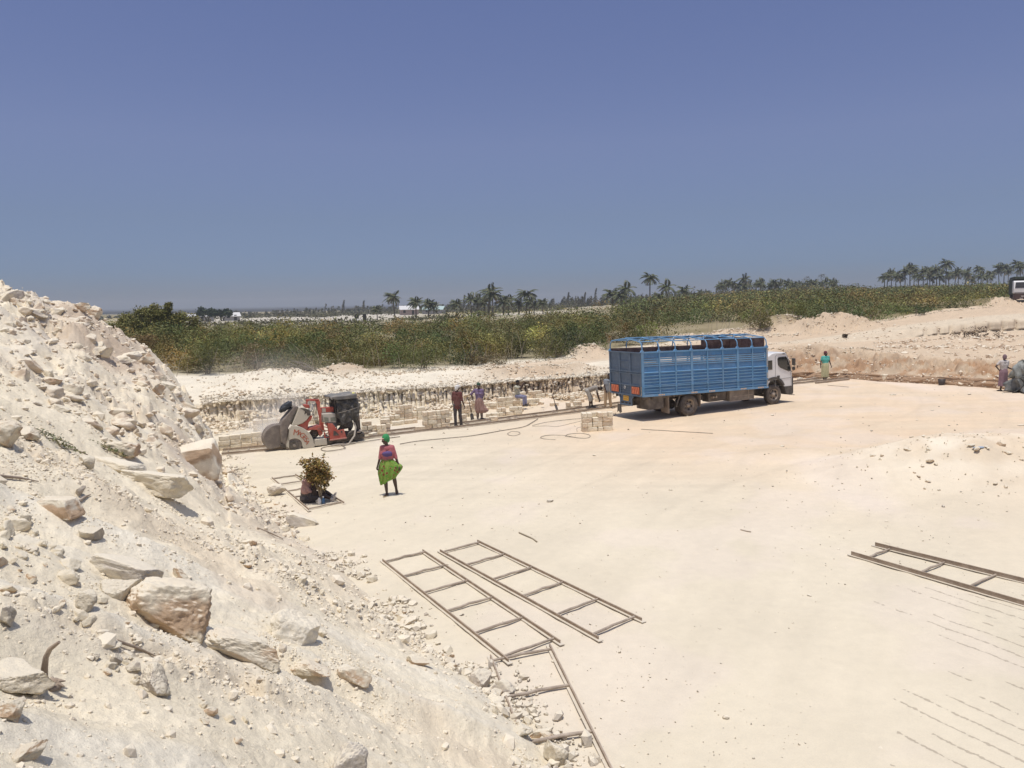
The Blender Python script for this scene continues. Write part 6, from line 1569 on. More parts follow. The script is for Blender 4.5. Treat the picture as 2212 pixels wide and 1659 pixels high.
def people():
    # ---- 1 woman walking, green head wrap, pink top with blue band, green printed wrapper
    at = FL(840, 1070); px = at.y/FPX            # metres per picture unit
    top_ = mat('pink_blouse', (.40, .10, .12), .85, noise=(8, .18), dust=(DUST, 6, .12), bump=((10, .6, .02),))
    J = dict(hl=(-.085, 0, .86), hr=(.085, .02, .86), sl=(-.145, .0, 1.33), sr=(.135, .03, 1.33), neck=(-.02, .0, 1.42), top=(-.045, -.01, 1.645),
             el=(-.20, .0, 1.06), wl=(-.27, -.03, .835), er=(.215, .02, 1.06), wr=(.31, -.03, .80), kl=(-.075, -.03, .46), al=(-.05, -.02, .075), kr=(.15, .06, .47), ar=(.19, .14, .13),
             pnl=(1, -.3, 0), thl=(0, -1, 0), pnr=(-1, 0, 0), thr=(0, -1, 0))
    r, hc, j = figure('person', 'woman walking in a green head wrap, pink blouse and green patterned wrapper', at, J, top_, 'elbow', s=1.0, fat=1.02, face=vl(-.80, -.55, -.12), female=True, curl=(.75, 1.0), footd=((-.3, -1, 0), (.2, -.5, -.85)))
    wrap(r, hc, mat('green_scarf', (.035, .27, .085), .75, noise=(10, .15), bump=(14, .8, .02)), knot=(.55, .2, -.1), h=.035)
    b = MB(); c, f, upv, sd, q = hc; M_ = Matrix.Translation(c+f*.10+upv*.045) @ q.to_matrix().to_4x4(); b.sphere((0, 0, 0), (.07, .075, .012), 14, 6); vs = [M_ @ Vector(v) for v in b.v]; b.v = [tuple(v) for v in vs]; b.build('cap_brim', mat('dusty_pink_brim', (.55, .33, .27), .8), r)
    T = Blob(); T.cap((-.07, -.062, 1.17), (.075, -.052, 1.175), .072, .072); T.cap((-.06, -.03, 1.13), (.07, -.02, 1.14), .088, .088); T.build('chest_band', mat('blue_violet_band', (.10, .065, .19), .8, bump=(12, .6, .02)), r)
    # printed wrapper
    gm = mat('green_printed_cloth', (.27, .47, .045), .85, bump=((9, 1.0, .05), (22, .6, .02)))
    if not gm.get('done'):
        t = gm.node_tree; n = t.nodes; L = t.links; tc = n.new('ShaderNodeTexCoord'); p = n['Principled BSDF']
        vo = n.new('ShaderNodeTexVoronoi'); vo.inputs['Scale'].default_value = 8; L.new(tc.outputs['Object'], vo.inputs['Vector'])
        nz = n.new('ShaderNodeTexNoise'); nz.inputs['Scale'].default_value = 30; L.new(tc.outputs['Object'], nz.inputs['Vector'])
        ad = n.new('ShaderNodeMath'); ad.operation = 'MULTIPLY_ADD'; L.new(nz.outputs['Fac'], ad.inputs[0]); ad.inputs[1].default_value = .35; L.new(vo.outputs['Distance'], ad.inputs[2])
        cr = n.new('ShaderNodeValToRGB'); cr.color_ramp.interpolation = 'CONSTANT'; e = cr.color_ramp.elements; e[0].position = 0; e[0].color = (.22, .06, .03, 1)
        for pp, cc in ((.44, (.25, .36, .055, 1)), (.50, (.30, .33, .09, 1)), (.58, (.12, .34, .035, 1)), (.72, (.24, .35, .06, 1))): x = e.new(pp); x.color = cc
        e[-1].color = (.22, .34, .05, 1); L.new(ad.outputs[0], cr.inputs[0]); L.new(cr.outputs[0], p.inputs['Base Color']); gm['done'] = 1
    def pull(p, a, t):      # the hem is lifted by her hand at the right
        w_ = max(0, cos(a-.1))**3; g = math.exp(-((t-.40)/.20)**2)
        p = p+Vector((.17*w_*g, -.02*w_*g, .0)); 
        if t > .75: p = p+Vector((-.05*(t-.75)*2, 0, .22*max(0, cos(a))*(t-.75)*2-.06*max(0, -cos(a+.4))*(t-.75)*4))
        return p
    skirt(r, 'wrapper', [((-.01, 0, 1.00), .150, .120, .1), ((0, 0, .92), .185, .145, .4), ((.0, 0, .80), .215, .165, .6), ((-.01, 0, .62), .225, .17, .8), ((-.03, 0, .44), .185, .15, .9), ((-.05, 0, .34), .13, .12, .8)], gm, folds=8, amp=.040, extra=pull)
    b = MB(); b.tube([(-.01+.158*cos(a*pi/12), .128*sin(a*pi/12), 1.0+.012*sin(a)) for a in range(24)], .016, 6, closed=True); b.build('waist_tie', mat('dark_olive_tie', (.12, .09, .03), .9), r)
    for q in 'lr':
        b = MB(); a = j['a'+q]; d = Vector((-.3, -1, 0)).normalized() if q == 'l' else Vector((.2, -.6, -.75)).normalized(); c = a+d*.06+Vector((0, 0, -.068)) if q == 'l' else a+d*.07+Vector((.0, .03, -.05))
        M_ = Matrix.Translation(c) @ d.to_track_quat('X', 'Z').to_matrix().to_4x4(); b.prism([(-.12, -.03), (-.06, -.042), (.06, -.045), (.13, -.03), (.145, 0), (.13, .03), (.06, .045), (-.06, .042), (-.12, .03)], -.012, .008, 'z')
        b.v = [tuple(M_ @ Vector(v)) for v in b.v]; b.build('sandal', mat('tan_sandal', (.42, .33, .20), .8), r)
    # ---- 2 person seated on the ground behind leafy branches
    at = FL(672, 1084)
    pk = cloth('dusty_pink_cloth', (.34, .19, .17)); dk = mat('black_shiny_skirt', (.040, .032, .034), .45, bump=((8, 1, .04),))
    J = dict(hl=(-.08, -.06, .14), hr=(.05, .06, .14), sl=(-.14, -.10, .56), sr=(.03, .10, .56), neck=(-.01, 0, .66), top=(.03, 0, .88),
             el=(.02, -.17, .34), wl=(.24, -.12, .26), er=(.16, .14, .36), wr=(.34, .02, .28), kl=(.34, -.06, .20), al=(.60, -.10, .08), kr=(.36, .12, .24), ar=(.58, .08, .12))
    r, hc, j = figure('person', 'person in a dusty pink top and black skirt seated behind leafy branches', at, J, pk, 'elbow', face=vl(1, -.05, -.25), fat=1.12, female=True, footd=((.45, -.05, .8), (.4, 0, .8)), shoes=(mat('pale_sock', (.50, .45, .40), .9), True), curl=(1.0, 1.0))
    wrap(r, hc, mat('dusty_violet_scarf', (.16, .10, .11), .9), h=.02)
    T = Blob(); T.cap((-.10, 0, .10), (.12, 0, .10), .20, .16); T.cap((-.09, 0, .24), (.0, 0, .24), .18, .16); T.cap((.05, -.03, .15), (.33, -.06, .15), .15, .09); T.cap((.05, .06, .15), (.34, .10, .18), .14, .09); T.build('skirt', dk, r)
    T = Blob(); T.cap((-.10, -.06, .34), (-.05, -.02, .56), .15, .13); T.cap((-.04, .05, .36), (-.02, .04, .56), .16, .13); T.build('shawl', pk, r)
    b = MB(); b.prism([(.06, .50), (.19, .54), (.22, .25), (.10, .22)], -.19, -.17, 'y'); b.build('dark_panel', mat('dark_apron', (.035, .022, .018), .9), r)
    bushl = thing('leafy_branch', 'bundle of cut brownish leafy branches shading the seated person', 'branches', loc=at+Vector((.30, -.12, 0)))
    b = MB(); R = random.Random(12); ends = []
    for k in range(11):
        bx = R.uniform(-.05, .10); x = R.uniform(-.40, .26); z = R.uniform(.85, 1.32); y = R.uniform(-.25, .2)
        pts = [Vector((bx, R.uniform(-.05, .05), .0)), Vector((bx*.5+x*.25, y*.3, .35)), Vector((x*.7, y*.7, z*.75)), Vector((x, y, z))]
        b.tube(pts, [.012, .010, .007, .003], 6); ends.append(pts)
    b.build('stem', mat('pale_twig', (.38, .30, .20), .9), bushl)
    LV = []; LC = []; r2 = np.random.RandomState(4); cen = []
    for _ in range(120):
        pts = ends[R.randrange(11)]; t = R.uniform(.35, 1); q = pts[1]*(1-t)+pts[3]*t if t < .6 else pts[2]*(1-(t-.6)/.4)+pts[3]*((t-.6)/.4)
        cen.append(q+Vector((R.gauss(0, .06), R.gauss(0, .07), R.gauss(0, .05))))
    cen += [Vector((-.12+R.gauss(0, .12), R.gauss(0, .1), .66+R.gauss(0, .12))) for _ in range(30)]+[Vector((.13+R.gauss(0, .08), R.gauss(0, .08), .76+R.gauss(0, .14))) for _ in range(30)]
    C_ = np.repeat(np.array([c[:] for c in cen]), 17, 0); C_ = C_+r2.normal(0, .05, C_.shape)
    leaves_mesh('leaves', C_, .075, bushl, leaf_mat('branch_leaf'), [(.26, .20, .06), (.34, .22, .06), (.16, .14, .045), (.44, .31, .13), (.22, .12, .045)], seed=6, aspect=.62)
    bt = thing('bottle', 'small blue and white bottle standing in front of the seated person', 'bottle', loc=at+Vector((.40, -.28, 0)))
    b = MB(); b.lathe([(.035, 0), (.04, .02), (.04, .13), (.018, .17), (.018, .19)], 'z', 14); b.build('flask', mat('blue_plastic', (.06, .15, .28), .4), bt)
    b = MB(); b.lathe([(.022, .185), (.022, .215)], 'z', 12); b.build('cap', mat('white_plastic', (.75, .72, .68), .5), bt)
    jg = thing('jug', 'small white jug beside the blue bottle at the seated person', 'jug', loc=at+Vector((.30, -.30, 0)))
    b = MB(); b.lathe([(.045, 0), (.055, .05), (.05, .13), (.03, .16), (.034, .18)], 'z', 14); b.build('vessel', mat('white_plastic', (.75, .72, .68), .5), jg)
    b = MB(); b.tube([(-.045, 0, .13), (-.085, 0, .11), (-.08, 0, .05), (-.05, 0, .04)], .008, 6); b.build('handle', mat('white_plastic', (.75, .72, .68), .5), jg)
    # ---- 3 man in maroon, standing on the track, seen from behind
    at = FL(989, 921); mar = cloth('maroon_shirt', (.105, .020, .018)); dkt = cloth('dark_grey_trousers', (.035, .028, .032))
    J = dict(hl=(-.09, 0, .92), hr=(.09, 0, .92), sl=(-.155, .0, 1.44), sr=(.155, -.01, 1.42), neck=(.02, .0, 1.53), top=(.03, .01, 1.75),
             el=(-.20, .03, 1.15), wl=(-.21, .12, 1.00), er=(.21, -.02, 1.12), wr=(.30, -.02, .87), kl=(-.10, -.01, .49), al=(-.09, .0, .085), kr=(.11, .0, .49), ar=(.15, .02, .085), pnl=(1, 0, 0), thl=(0, 1, 0), pnr=(-1, 0, 0), thr=(0, 1, 0))
    r, hc, j = figure('person', 'man in a maroon shirt, dark trousers and white cap standing on the saw track', at, J, mar, 'elbow', (dkt, .97, 1.0), (mat('black_shoe', (.025, .02, .018), .6), True), face=vl(.75, .6, -.2), footd=((.2, .5, 0), (1, -.3, 0)), curl=(.6, .9))
    T = Blob(); T.cap((-.06, 0, .86), (.06, 0, .86), .115, .115); T.cap((-.05, 0, 1.1), (.05, 0, 1.1), .115, .115); T.cap((-.06, 0, .82), (-.05, 0, 1.1), .11, .115); T.cap((.06, 0, .82), (.05, 0, 1.1), .11, .115); T.build('shirt_tail', mar, r)
    wrap(r, hc, mat('white_cap', (.66, .64, .60), .9, noise=(25, .3)), 'cap', h=.005)
    c, f, upv, sd, q = hc; T = Blob(); T.cap(c+f*.07+upv*.06, c+f*.15+upv*.045, .05, .03); T.cap(c-f*.08-upv*.03, c-f*.085-upv*.09, .06, .045); T.build('cap_brim', mat('white_cap', (.66, .64, .60), .9), r)
    # ---- 4 woman in lilac, hand on hip
    at = FL(1036, 906); lil = cloth('lilac_top', (.16, .105, .21)); 
    J = dict(hl=(-.085, 0, .86), hr=(.085, 0, .86), sl=(-.165, .0, 1.33), sr=(.165, .0, 1.31), neck=(-.01, -.01, 1.41), top=(-.02, -.03, 1.63),
             el=(-.36, .04, 1.14), wl=(-.30, -.02, .95), er=(.17, .10, 1.06), wr=(.12, .14, .88), kl=(-.08, -.03, .46), al=(-.08, .0, .08), kr=(.09, .0, .46), ar=(.10, .02, .08), hdl=(.2, 0, -1), pnl=(1, 0, 0), thl=(0, -1, 0))
    r, hc, j = figure('person', 'woman in a lilac top and striped wrapper standing beside the upright spade', at, J, lil, 'elbow', face=vl(-.1, -.95, -.1), female=True, fat=.98, footd=((.1, -1, 0), (.9, -.4, 0)), shoes=(mat('grey_shoe', (.12, .10, .09), .8), True))
    wrap(r, hc, mat('dark_green_scarf', (.03, .07, .04), .8, noise=(12, .3)), h=.02)
    wm = mat('striped_wrapper', (.36, .20, .16), .9, bump=(10, .6, .02)); t = wm.node_tree; n = t.nodes; L = t.links; tc = n.new('ShaderNodeTexCoord'); wv = n.new('ShaderNodeTexWave'); wv.inputs['Scale'].default_value = 7; wv.inputs['Distortion'].default_value = 2.5; L.new(tc.outputs['Object'], wv.inputs['Vector'])
    cr = n.new('ShaderNodeValToRGB'); cr.color_ramp.elements[0].position = .35; cr.color_ramp.elements[0].color = (.17, .075, .06, 1); cr.color_ramp.elements[1].position = .55; cr.color_ramp.elements[1].color = (.46, .30, .24, 1); L.new(wv.outputs['Fac'], cr.inputs[0]); L.new(cr.outputs[0], n['Principled BSDF'].inputs['Base Color'])
    skirt(r, 'wrapper', [((0, 0, .99), .14, .12, .1), ((0, 0, .85), .18, .15, .5), ((.01, 0, .62), .20, .16, 1), ((.04, 0, .42), .22, .17, 1), ((.03, 0, .30), .19, .15, .8)], wm, folds=9, extra=lambda p, a, t: p+Vector((.14*max(0, cos(a))*math.exp(-((t-.8)/.22)**2), 0, 0)))
    T = Blob(); T.cap((-.07, 0, .34), (-.08, 0, .12), .075, .06); T.cap((.09, 0, .34), (.10, .01, .12), .07, .055); T.build('underskirt', cloth('grey_brown_cloth', (.17, .12, .10)), r)
    # ---- 5 person crouching on the block stack
    at = FL(1120, 884); at.z += .42
    gt = cloth('pale_green_shirt', (.44, .42, .32)); jn = cloth('blue_grey_jeans', (.17, .17, .26))
    J = dict(hl=(-.07, -.08, .22), hr=(.03, .10, .22), sl=(-.13, -.15, .68), sr=(-.05, .17, .68), neck=(-.06, .01, .77), top=(.02, 0, .98),
             el=(.10, -.20, .62), wl=(.22, -.12, .82), er=(.16, .16, .58), wr=(.26, .06, .78), kl=(.26, -.30, .20), al=(.26, -.34, -.16), kr=(.34, -.10, .20), ar=(.36, -.20, -.14))
    r, hc, j = figure('person', 'person in a pale green shirt and blue-grey jeans sitting on the block stack', at, J, gt, 'short', (jn, .92, 1.0), (mat('dark_shoe2', (.06, .05, .045), .8), True), face=vl(.95, -.2, -.1), footd=((1, -.1, 0), (1, 0, 0)), curl=(.7, .7))
    hair(r, hc)
    # ---- 6 man bending down
    at = FL(1279, 882); gr = cloth('grey_vest', (.24, .215, .185)); sh = cloth('pale_shorts', (.36, .34, .30))
    J = dict(hl=(-.22, -.08, .84), hr=(-.20, .10, .84), sl=(.20, -.17, 1.00), sr=(.20, .17, 1.00), neck=(.29, 0, 1.00), top=(.46, 0, .91),
             el=(.22, -.22, .70), wl=(.32, -.14, .42), er=(.28, .18, .70), wr=(.36, .10, .42), kl=(-.10, -.10, .46), al=(-.12, -.08, .085), kr=(-.02, .12, .46), ar=(.02, .14, .085), hdl=(.3, 0, -1), hdr=(.3, 0, -1))
    r, hc, j = figure('person', 'man in a grey shirt and pale shorts bending forward near the back of the truck', at, J, gr, 'short', (sh, .15, 1.18), (mat('dark_boot', (.07, .06, .05), .8), True), face=vl(.55, 0, -.85), footd=((.9, -.3, 0), (1, .1, 0)), curl=(.9, .9))
    hair(r, hc)
    # ---- 7 man behind the truck's tail
    at = FL(1313, 882); gs = cloth('grey_striped_shirt', (.22, .24, .27)); kh = cloth('khaki_trousers', (.46, .33, .20))
    J = dict(hl=(-.09, 0, .86), hr=(.09, 0, .86), sl=(-.13, .0, 1.32), sr=(.22, .0, 1.30), neck=(.06, .0, 1.42), top=(.09, -.02, 1.63),
             el=(-.16, -.04, 1.05), wl=(-.10, -.12, .84), er=(.28, -.03, 1.02), wr=(.26, -.12, .80), kl=(-.11, -.02, .46), al=(-.13, .0, .08), kr=(.10, .0, .46), ar=(.15, .02, .08))
    r, hc, j = figure('person', 'man in khaki trousers standing half hidden behind the tail of the truck', at, J, gs, 'short', (kh, .97, 1.05), (mat('dark_boot', (.07, .06, .05), .8), False), face=vl(.3, -.9, -.3), footd=((-.3, -1, 0), (.4, -1, 0)))
    hair(r, hc)
    # ---- 8 woman in teal
    at = FL(1782, 822); tl = cloth('teal_top', (.075, .40, .34), dust=(DUST, 5, .05)); 
    J = dict(hl=(-.09, 0, .86), hr=(.09, 0, .86), sl=(-.17, .0, 1.33), sr=(.17, .0, 1.33), neck=(.01, .0, 1.41), top=(.0, .0, 1.63),
             el=(-.25, .0, 1.07), wl=(-.28, -.02, .83), er=(.24, .02, 1.08), wr=(.31, -.02, .86), kl=(-.07, 0, .46), al=(-.06, .0, .08), kr=(.07, .0, .46), ar=(.06, .02, .08), pnl=(1, 0, 0), pnr=(-1, 0, 0))
    r, hc, j = figure('person', 'woman in a bright teal top and pale wrapper standing right of the truck', at, J, tl, 'short', face=vl(.5, -.8, .05), female=True, fat=1.12, footd=((-.1, -1, 0), (.2, -1, 0)), shoes=(mat('dark_shoe2', (.06, .05, .045), .8), True))
    wrap(r, hc, mat('maroon_scarf', (.13, .035, .04), .85), h=.025)
    skirt(r, 'wrapper', [((0, 0, 1.00), .17, .14, .1), ((0, 0, .85), .20, .16, .4), ((0, 0, .5), .20, .16, .8), ((0, 0, .2), .19, .15, .8)], cloth('pale_yellow_green_cloth', (.50, .48, .27), dust=(DUST, 5, .1)), folds=6)
    # ---- 9 woman at far right
    at = FL(2166, 845); wt = cloth('white_floral_blouse', (.52, .47, .43), noise=((22, .3),)); lp = cloth('lilac_pink_skirt', (.24, .14, .17))
    J = dict(hl=(-.09, 0, .90), hr=(.09, 0, .90), sl=(-.18, .0, 1.38), sr=(.18, .0, 1.38), neck=(.0, -.01, 1.46), top=(.03, .02, 1.66),
             el=(-.37, .0, 1.17), wl=(-.20, .02, .99), er=(.12, -.06, 1.12), wr=(.34, -.10, 1.02), kl=(-.08, 0, .48), al=(-.10, .0, .08), kr=(.10, .0, .48), ar=(.15, -.10, .08), hdl=(1, .2, -.3), hdr=(1, 0, -.1))
    r, hc, j = figure('person', 'woman in a white patterned blouse and lilac skirt at the right edge', at, J, wt, 'short', face=vl(.3, .9, -.2), female=True, fat=1.0, footd=((-.5, .8, 0), (.4, .8, 0)), curl=(.8, .4))
    wrap(r, hc, mat('mauve_scarf', (.19, .12, .13), .9, noise=(15, .2)), h=.03)
    skirt(r, 'skirt', [((0, 0, 1.06), .14, .12, .1), ((0, 0, .9), .19, .16, .3), ((0, 0, .55), .19, .15, .6), ((.02, 0, .24), .23, .17, 1)], lp, folds=6)
    # ---- 10 saw operator behind the tarpaulin
    mw = SAW.matrix_world; at = mw @ Vector((sawX(1935), .45, 0)); at.z = SLOPE*at.x+.0; ot = cloth('dusty_brown_shirt', (.20, .13, .10)); od = cloth('dark_brown_trousers', (.06, .042, .035))
    J = dict(hl=(-.05, -.08, .84), hr=(.0, .10, .84), sl=(-.14, -.14, 1.26), sr=(-.08, .18, 1.26), neck=(-.14, .02, 1.36), top=(-.22, .02, 1.56),
             el=(-.10, -.22, .98), wl=(-.30, -.16, .90), er=(-.16, .20, .98), wr=(-.34, .14, .92), kl=(.02, -.08, .47), al=(.06, -.08, .10), kr=(.04, .10, .46), ar=(.14, .12, .09))
    r, hc, j = figure('person', 'machine operator in dusty brown clothes behind the black tarpaulin of the saw', at, J, ot, 'long', (od, .95, 1.05), (mat('dusty_shoe', (.22, .17, .13), .9), True), face=vl(-.95, -.1, -.2), footd=((-.8, -.4, 0), (-.9, .1, 0)))
    hair(r, hc)
# ================================================================ VEGETATION
people(); cloth_heap()
LEAFC = np.array([(.085, .095, .022), (.12, .12, .028), (.17, .15, .035), (.20, .155, .04), (.07, .085, .025), (.15, .105, .035), (.10, .115, .03)])
def bush_cloud(x, y, z, R, H, nl, seed, yellow=0.5):
    """leaf centres of one bush: several lobes, denser at the outside"""
    r = np.random.RandomState(seed); k = max(3, int(5*R)); lob = np.stack([r.normal(0, R*.45, k), r.normal(0, R*.45, k), H*r.uniform(.25, .78, k)], 1); lr = R*r.uniform(.32, .62, k)
    i = r.randint(0, k, nl); d = r.normal(size=(nl, 3)); d /= np.linalg.norm(d, axis=1)[:, None]; rad = lr[i]*r.uniform(.35, 1.05, nl)**.5
    P = lob[i]+d*rad[:, None]*np.array([1, 1, .8]); P[:, 2] = np.maximum(P[:, 2], r.uniform(.0, .3, nl)); P += np.array([x, y, z])
    return P
def veg_cols(P, r, H0=None):
    """patchy species colours over the land, yellow-brown shoot tips"""
    a = fbm(P[:, 0]*.13, P[:, 1]*.10, 3, 201); b = fbm(P[:, 0]*.5, P[:, 1]*.4, 3, 202)
    g = mix(np.broadcast_to(np.array([.075, .088, .022]), P.shape), np.array([.145, .128, .036]), sstep(-.2, .35, a+.4*b))
    g = mix(g, np.array([.21, .12, .04]), sstep(.05, .45, b)*.5)
    g = mix(g, np.array([.060, .085, .030]), sstep(.15, .5, -a)*.6)
    return g
def bushes():
    R = np.random.RandomState(31); fields = []; singles = []
    # near field: jittered grid
    for (d0, d1, sp, size) in ((40.5, 52, 2.3, .085), (52, 66, 2.6, .10), (66, 90, 3.2, .13), (90, 125, 4.2, .19), (125, 200, 4.6, .30), (200, 340, 7.0, .44)):
        xs = np.arange(-.95*d1, .80*d1, sp); ys = np.arange(d0, d1, sp*.9); X, Y = np.meshgrid(xs, ys); X = X.ravel()+R.uniform(-.5, .5, X.size)*sp; Y = Y.ravel()+R.uniform(-.5, .5, Y.size)*sp
        A = X/Y; e8 = np.interp(A, TU, TD[:, 8]); lim = np.interp(A, [az(-200), az(440), az(700), az(1100), az(1300), az(1500), az(1700), az(2212)], [150, 95, 100, 118, 150, 330, 330, 330])
        dens = fbm(X*.06, Y*.05, 3, 77)
        ok = (Y > e8+.5) & (Y < lim) & (A > az(-250)) & (A < az(2330)) & (dens > -.42-.0*Y)
        ok &= ~((Y > 66) & (Y < 105) & (A > az(2110)) & (A < az(2400)))       # the yard by the far truck
        for x, y, a, e in zip(X[ok], Y[ok], A[ok], e8[ok]): fields.append((x, y, sp, size, y-e))
    Ps = []; Ss = []; Cs = []; n_ind = 0
    zz = far_z(np.array([f[0] for f in fields]), np.array([f[1] for f in fields]))
    front = []
    for i, ((x, y, sp, size, back), z) in enumerate(zip(fields, zz)):
        rr = sp*R.uniform(.42, .74); hgt = 1.45+.9*vn(np.array([x*.11]), np.array([y*.11]), seed=91)[0]+R.uniform(-.6, 1.2)
        A = x/y
        if A > az(1850): hgt *= .55
        if y > 130: hgt *= 1.15
        nl = int({.085: 1700, .10: 1400, .13: 700, .19: 420,   .30: 200, .44: 190}[size]*R.uniform(.8, 1.2))
        P = bush_cloud(x, y, z-.1, rr, hgt, nl, i+5)
        if back < 2.0 and y < 70 and n_ind < 70 and az(250) < A < az(2150): front.append((x, y, z, P, size)); n_ind += 1; continue
        Ps.append(P); Ss.append(np.full(nl, size)); Cs.append(np.tile(np.exp(R.normal(.0, .30))*np.array([[1+R.normal(0, .09), 1, 1+R.normal(0, .12)]]), (nl, 1)))
    P = np.concatenate(Ps); S = np.concatenate(Ss); V, F, C = leaf_arrays(P, S, veg_cols(P, R)*1.32*np.concatenate(Cs), 3, .62)
    tag(link('thicket', np_mesh('thicket', V, F, leaf_mat(), False, C)), 'dense olive and yellow-green thicket covering the plain behind the road', None, kind='stuff')
    desc = ['olive green leafy bush in the front row behind the wall', 'yellowish leafy bush in the front row behind the wall', 'dark green leafy bush in the front row behind the wall', 'brown-tinged bush with bare stems in the front row']
    pal = [[(.09, .10, .025), (.13, .13, .035)], [(.145, .125, .033), (.17, .14, .045), (.11, .11, .03)], [(.045, .065, .022), (.075, .09, .03)], [(.17, .12, .05), (.12, .10, .035), (.24, .19, .11)]]
    for i, (x, y, z, P, size) in enumerate(front):
        k = int(_h(np.array([i]), np.array([3]), np.array([1]), 4)[0]*3.999)
        c0 = np.array([x, y, z]); r = thing('bush', desc[k], 'bush', loc=(x, y, z), group='front row bushes, '+['olive', 'yellowish', 'dark green', 'brown-tinged'][k])
        leaves_mesh('foliage', P-c0, size, r, leaf_mat(), pal[k], seed=i, aspect=.6)
        b = MB(); rn = random.Random(i)
        for q in range(9):
            a = rn.uniform(0, 6.3); l = rn.uniform(.5, 1.3); b.tube([(rn.uniform(-.15, .15), rn.uniform(-.1, .1), 0), (cos(a)*l*.35, sin(a)*l*.35, l*.7), (cos(a)*l*.6, sin(a)*l*.6, l*1.25)], [.022, .016, .006], 5)
        b.build('stem', mat('grey_stem', (.26, .21, .15), .9), r)
    # bare dry twigs among the front of the thicket
    b = MB(); rn = random.Random(21)
    for q in range(120):
        A = rn.uniform(az(330), az(1900)); e = float(np.interp(A, TU, TD[:, 8]))+rn.uniform(-.4, 2.5); x = A*e; z = float(far_z(x, e)); l = rn.uniform(.6, 1.9); a = rn.uniform(0, 6.3); tl = rn.uniform(.1, .8)
        p1 = Vector((x+cos(a)*l*tl*.4, e+sin(a)*.2, z+l*.6)); p2 = Vector((x+cos(a)*l*tl, e+sin(a)*.4, z+l)); b.tube([(x, e, z-.05), p1, p2], [.016, .012, .005], 4, caps=False)
    tag(b.build('dry_twigs', mat('pale_dry_twig', (.36, .30, .22), .9), recalc=False), 'bare grey twigs standing along the front of the thicket', None, kind='stuff')
    # heap of cut branches lying at the thicket edge, left of the tan mound
    p = PD(655, 803, 41.6); b = MB()
    for q in range(60):
        s = rn.uniform(-1, 1); l = rn.uniform(.8, 1.9); a = rn.uniform(2.3, 3.0); b.tube([(s*.8, rn.uniform(-.3, .3), 0), (s*.8+cos(a)*l*.5, rn.uniform(-.3, .3), sin(a)*l*.45+.2), (s*.8+cos(a)*l, rn.uniform(-.3, .3), sin(a)*l*.75+.1)], [.02, .013, .005], 4, caps=False)
    tag(b.build('brush_pile', mat('grey_brush', (.27, .23, .18), .9), loc=(p.x+.6, p.y, ground_z(p.x, p.y)-.1), recalc=False), 'pile of bare cut branches lying at the thicket edge left of the first tan mound', 'brush pile')
    # low plants by the right verge and on the benches
    for (u, v, rr, hh, lab, k) in ((2112-0, 742-12, 1.3, .55, 'dead brown shrub lying on the bench at the right', 3), (1827, 738-8, .28, .25, 'small dry plant on the tan mound slope', 3), (1978, 681, 1.0, 1.1, 'dark green shrub standing on the near verge of the upper road', 2), (2100, 655, 1.5, .9, 'green shrub at the end of the thicket near the far truck', 0), (1880, 690, 1.6, 1.2, 'leafy bush overhanging the upper road where the mound ends', 1)):
        p = hit(u, v); r = thing('shrub', lab, 'shrub', loc=p); P = bush_cloud(0, 0, 0, rr, hh, 420 if rr > .4 else 130, 900+u); leaves_mesh('foliage', P, .13, r, leaf_mat(), [pal[k][0], pal[k][1]] if k != 3 else [(.13, .085, .05), (.09, .06, .035)], seed=u, aspect=.5)
        b = MB(); [b.tube([(0, 0, -.1), (rn.uniform(-.3, .3), rn.uniform(-.2, .2), hh*.6)], .02, 5) for _ in range(4)]; b.build('stem', mat('grey_stem', (.26, .21, .15), .9), r)
    # green sprigs on the heap
    for i, (u, v, lab) in enumerate(((232, 973, 'dark green creeping sprig on the heap, right one of the two lower ones'), (135, 968, 'dark green creeping sprig on the heap, left one of the two lower ones'), (102, 946, 'small grey-green tuft on the heap above the sprigs'))):
        p = hit(u, v); r = thing('creeping_plant', lab, 'plant', loc=p); r2 = np.random.RandomState(i); sc_ = p.y/9
        P = np.stack([r2.normal(0, .10*sc_, 110), r2.normal(0, .07*sc_, 110), np.abs(r2.normal(0, .03, 110))+.04], 1); P[:, 2] += .69*(-P[:, 0])*.7-.3*P[:, 1]
        leaves_mesh('foliage', P, .04*sc_, r, leaf_mat(), [(.12, .13, .05), (.17, .16, .06), (.24, .19, .09)] if i < 2 else [(.25, .24, .16), (.15, .16, .09)], seed=i, aspect=.4)
        b = MB(); [b.tube([(0, 0, 0), (x_, y_, .04-.5*x_), (2*x_, 1.6*y_, .02-.9*x_)], .008, 5) for x_, y_ in ((.15, .05), (-.12, .06), (.05, -.12), (-.1, -.08))]; b.build('stem', mat('grey_stem', (.26, .21, .15), .9), r)
bushes()

